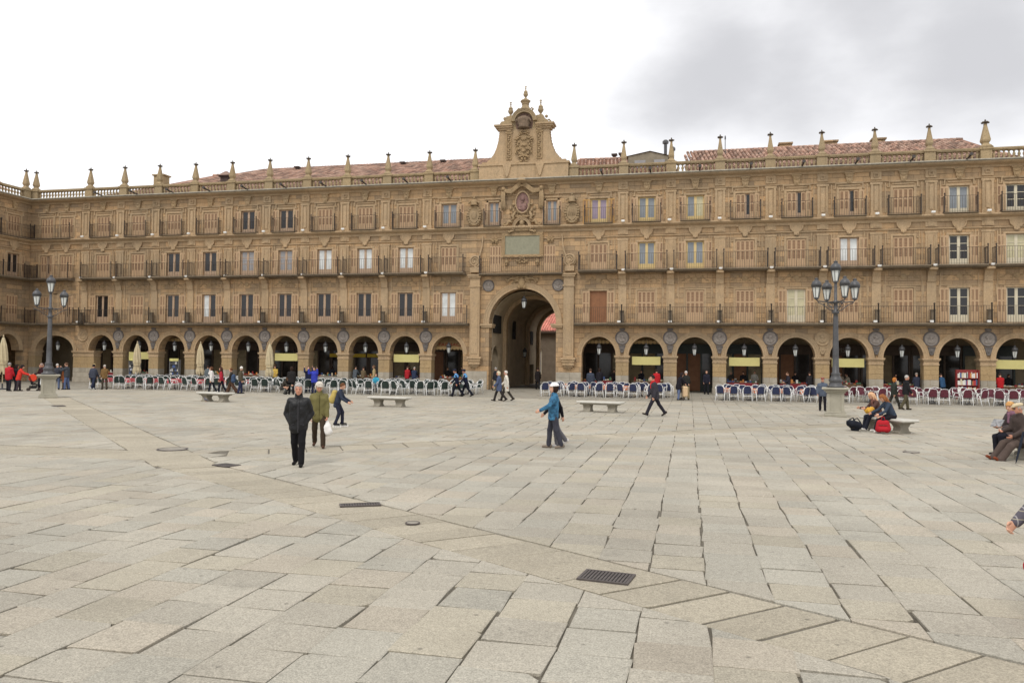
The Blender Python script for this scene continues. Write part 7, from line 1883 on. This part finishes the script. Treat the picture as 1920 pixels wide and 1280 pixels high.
# --- people among the stalls in the arcade: a few builds, copied and re-dressed
PROTO = []
for k, (ps, hs_) in enumerate(((dict(le=50, re=50, rs=16, ls=16, nod=16), 'short'), (dict(STROLL), 'bob'), (dict(nod=22, lean=12, ls=40, rs=40, le=30, re=30), 'thin'), (dict(WALK), 'short'))):
    f = person("proto", 0, -1, 0, 1.7, ps, hairstyle=hs_, vox=.026, bulk=.015, hem=-.18); PROTO.append(f.t)
used = set()
CROWD = [  # bay, dx, y, heading, proto, jacket colour, trousers, hair, label
 (('L', 8), .3, 3.2, -80, 2, (36, 34, 38), (40, 40, 44), (50, 40, 36), "stallholder in black behind the crimson clothed stall"),
 (('L', 7), -.8, 3.0, -70, 0, (54, 52, 52), (40, 40, 44), (80, 60, 50), "person in grey behind the racks of the ninth arch left"),
 (('L', 5), -.5, 2.9, 190, 1, (70, 66, 64), (46, 44, 46), (90, 66, 50), "person in grey brown under the seventh arch left"),
 (('L', 5), .6, -.9, 95, 3, (96, 104, 108), (60, 60, 66), (60, 46, 40), "person in pale grey entering the seventh arch left"),
 (('L', 4), .1, 2.8, 10, 1, (50, 42, 40), (40, 40, 44), (70, 50, 40), "dark figure browsing under the sixth arch left"),
 (('L', 4), .9, 3.4, -90, 0, (60, 56, 52), (40, 40, 44), (120, 90, 70), "second browser in drab brown under the sixth arch left"),
 (('L', 3), -.3, -.8, -80, 0, (190, 160, 80), (50, 46, 46), (50, 38, 34), "person in a mustard top under the fifth arch left"),
 (('L', 3), .6, 2.6, 90, 1, (44, 42, 46), (40, 40, 44), (60, 46, 40), "dark browser behind the mustard top"),
 (('L', 2), -.6, 2.9, 95, 1, (52, 54, 60), (40, 44, 52), (66, 50, 44), "browser in slate under the fourth arch left"),
 (('L', 2), .7, 3.3, 180, 0, (70, 60, 50), (44, 42, 42), (140, 130, 120), "grey-haired browser under the fourth arch left"),
 (('L', 1), -.9, .4, 80, 2, (84, 90, 96), (56, 58, 66), (70, 56, 48), "man in grey bending at the third arch left"),
 (('L', 1), -.2, .5, 85, 0, (104, 90, 70), (60, 54, 50), (80, 60, 50), "person in fawn at the stall of the third arch left"),
 (('L', 1), .9, .2, 190, 1, (176, 156, 116), (70, 60, 52), (110, 84, 64), "person in a sand coloured raincoat at the third arch left"),
 (('L', 0), .1, .4, 80, 0, (164, 40, 46), (40, 38, 42), (70, 50, 44), "shopper in red under the second arch left"),
 (('L', 0), .75, .2, 100, 2, (46, 54, 76), (46, 48, 58), (176, 170, 164), "white-haired shopper in navy under the second arch left"),
 (('L', 0), -.7, 3.0, -90, 1, (40, 36, 40), (40, 40, 44), (120, 96, 70), "stallholder in black under the second arch left"),
 (('G', 0), -.9, 3.0, -80, 0, (44, 42, 44), (40, 40, 44), (120, 90, 60), "stallholder in dark clothes under the pharmacy awning"),
 (('G', 0), .3, 3.2, -90, 2, (70, 70, 66), (40, 40, 44), (60, 46, 40), "second stallholder under the pharmacy awning"),
 (('G', 1), .1, .2, 80, 1, (36, 34, 40), (40, 40, 46), (50, 38, 34), "person in black at the crimson stall right of the gateway"),
 (('G', 1), .95, 3.0, -80, 0, (52, 46, 48), (40, 40, 44), (60, 44, 40), "bookseller behind the crimson stall right of the gateway"),
 (('R', 0), -.5, 3.0, -90, 0, (40, 38, 46), (40, 40, 44), (50, 42, 40), "dark figure behind the stall of the second arch right"),
 (('R', 2), -.8, 3.1, -80, 1, (66, 62, 58), (40, 40, 44), (170, 150, 130), "fair-haired bookseller under the fourth arch right"),
 (('R', 2), .1, 3.0, -100, 0, (46, 44, 46), (40, 40, 44), (80, 60, 50), "dark bookseller under the fourth arch right"),
 (('R', 2), .9, 2.8, -90, 2, (190, 186, 176), (60, 58, 56), (100, 76, 60), "person in a pale top leaning over books, fourth arch right"),
 (('R', 3), -.5, .3, 190, 0, (50, 48, 56), (40, 40, 46), (90, 66, 50), "browser in charcoal under the fifth arch right"),
 (('R', 3), .3, 2.9, -90, 1, (36, 34, 36), (36, 36, 40), (40, 34, 32), "dark figure deep under the fifth arch right"),
 (('R', 3), 1.0, .5, 100, 0, (44, 42, 44), (40, 40, 44), (60, 46, 42), "dark browser beside the pier of the fifth arch right"),
 (('R', 4), -.1, 2.7, -80, 1, (178, 166, 148), (90, 80, 70), (90, 70, 56), "person in a cream coat under the sixth arch right"),
 (('R', 4), .5, 2.8, 190, 2, (190, 178, 160), (80, 72, 66), (70, 54, 48), "second person in cream bending over a book, sixth arch right"),
 (('R', 4), -.9, 3.1, -80, 0, (44, 46, 58), (40, 40, 44), (80, 62, 54), "dark blue browser under the sixth arch right"),
 (('R', 5), -.8, 2.8, 10, 0, (48, 58, 74), (40, 40, 46), (60, 46, 40), "browser in steel blue under the seventh arch right"),
 (('R', 5), .2, 3.0, -90, 1, (36, 34, 40), (36, 36, 42), (50, 40, 38), "black-clad bookseller under the seventh arch right"),
 (('R', 5), .95, .4, 100, 0, (50, 54, 68), (40, 42, 50), (150, 140, 132), "grey-haired browser under the seventh arch right"),
 (('R', 6), -1.0, .2, 120, 2, (54, 84, 116), (40, 40, 46), (60, 46, 40), "person in blue bending left of the red book rack"),
 (('R', 6), 1.2, .3, 95, 1, (104, 100, 116), (60, 58, 66), (70, 54, 50), "woman in a lilac grey coat right of the red book rack"),
 (('R', 7), -1.0, .1, 95, 0, (170, 36, 40), (40, 38, 40), (60, 46, 40), "person in a red coat under the ninth arch right"),
 (('R', 7), .6, 3.2, -90, 1, (46, 44, 46), (40, 40, 44), (60, 46, 40), "dark bookseller under the ninth arch right"),
]
for (bay, dx, y, hd_, pk, tc_, lc_, hc_, lb) in CROWD:
    x = [b[0] for b in BAYS if b[1] == bay[0] and b[2] == bay[1]][0] + dx
    src = PROTO[pk]
    c = src if pk not in used else copy_tree(src)
    used.add(pk)
    c.location = (x, y, 0); c.rotation_euler = (0, 0, R(hd_)); c["label"] = lb; c["group"] = "people at the book stalls under the arcade"
    sc = 0.95 + 0.1 * ((len(lb) * 7) % 10) / 10; c.scale = (sc, sc, sc)
    for ch in children(c):
        nm = ch.name.split(".")[0]
        if nm in ("jacket", "trousers", "hair"):
            sl = ch.material_slots[0]; sl.link = 'OBJECT'; sl.material = cloth({"jacket": tc_, "trousers": lc_, "hair": hc_}[nm])
person("person in a dark jacket and pale trousers at the left jamb of the gateway", -1.75, -0.9, 150, 1.74, dict(), (44, 44, 48), (168, 156, 132), (50, 44, 40), (150, 146, 140), vox=.022, bulk=.02, hem=-.2)
person("person in black deep inside the gate passage", 0.75, 3.0, 100, 1.72, dict(STROLL), (40, 36, 36), (36, 36, 38), (30, 28, 28), (60, 46, 42), vox=.024, coat=.3)
person("person in black walking past the far mouth of the passage", 1.9, 13.0, -60, 1.72, dict(WALK), (36, 34, 38), (36, 36, 40), (30, 28, 28), (50, 40, 36), vox=.026)
# --- pigeons
M_PIG = mat("pigeon_grey", (0.10, 0.10, 0.115), 0.7, 0.3, 20)
for k, (x, y, rz, lb) in enumerate(((-6.9, -22.6, 0.5, "grey pigeon on the paving right of the furthest left bench"), (-4.3, -24.7, 2.0, "grey pigeon on the paving nearest the man in the black jacket"), (-11.4, -23.5, 3.0, "grey pigeon under the furthest left bench"))):
    pg = thing("pigeon", lb, "pigeon", (x, y, 0), rz)
    g = union([cap((-.06, 0, .11), (.06, 0, .13), .035, .055), cap((.07, 0, .15), (.1, 0, .21), .035, .022), ellip((.105, 0, .225), (.028, .022, .024)), cap((-.06, 0, .1), (-.17, 0, .07), .03, .012), cap((.125, 0, .225), (.15, 0, .215), .008, .004)], .02)
    ob("body", sdf_mesh("body", g, .01, M_PIG), pg)
    for q in (-1, 1): MB().tube([(.0, q * .025, .08), (.01, q * .03, .01), (.04, q * .03, .006)], .006, 4).build("leg", M_LIP, pg)
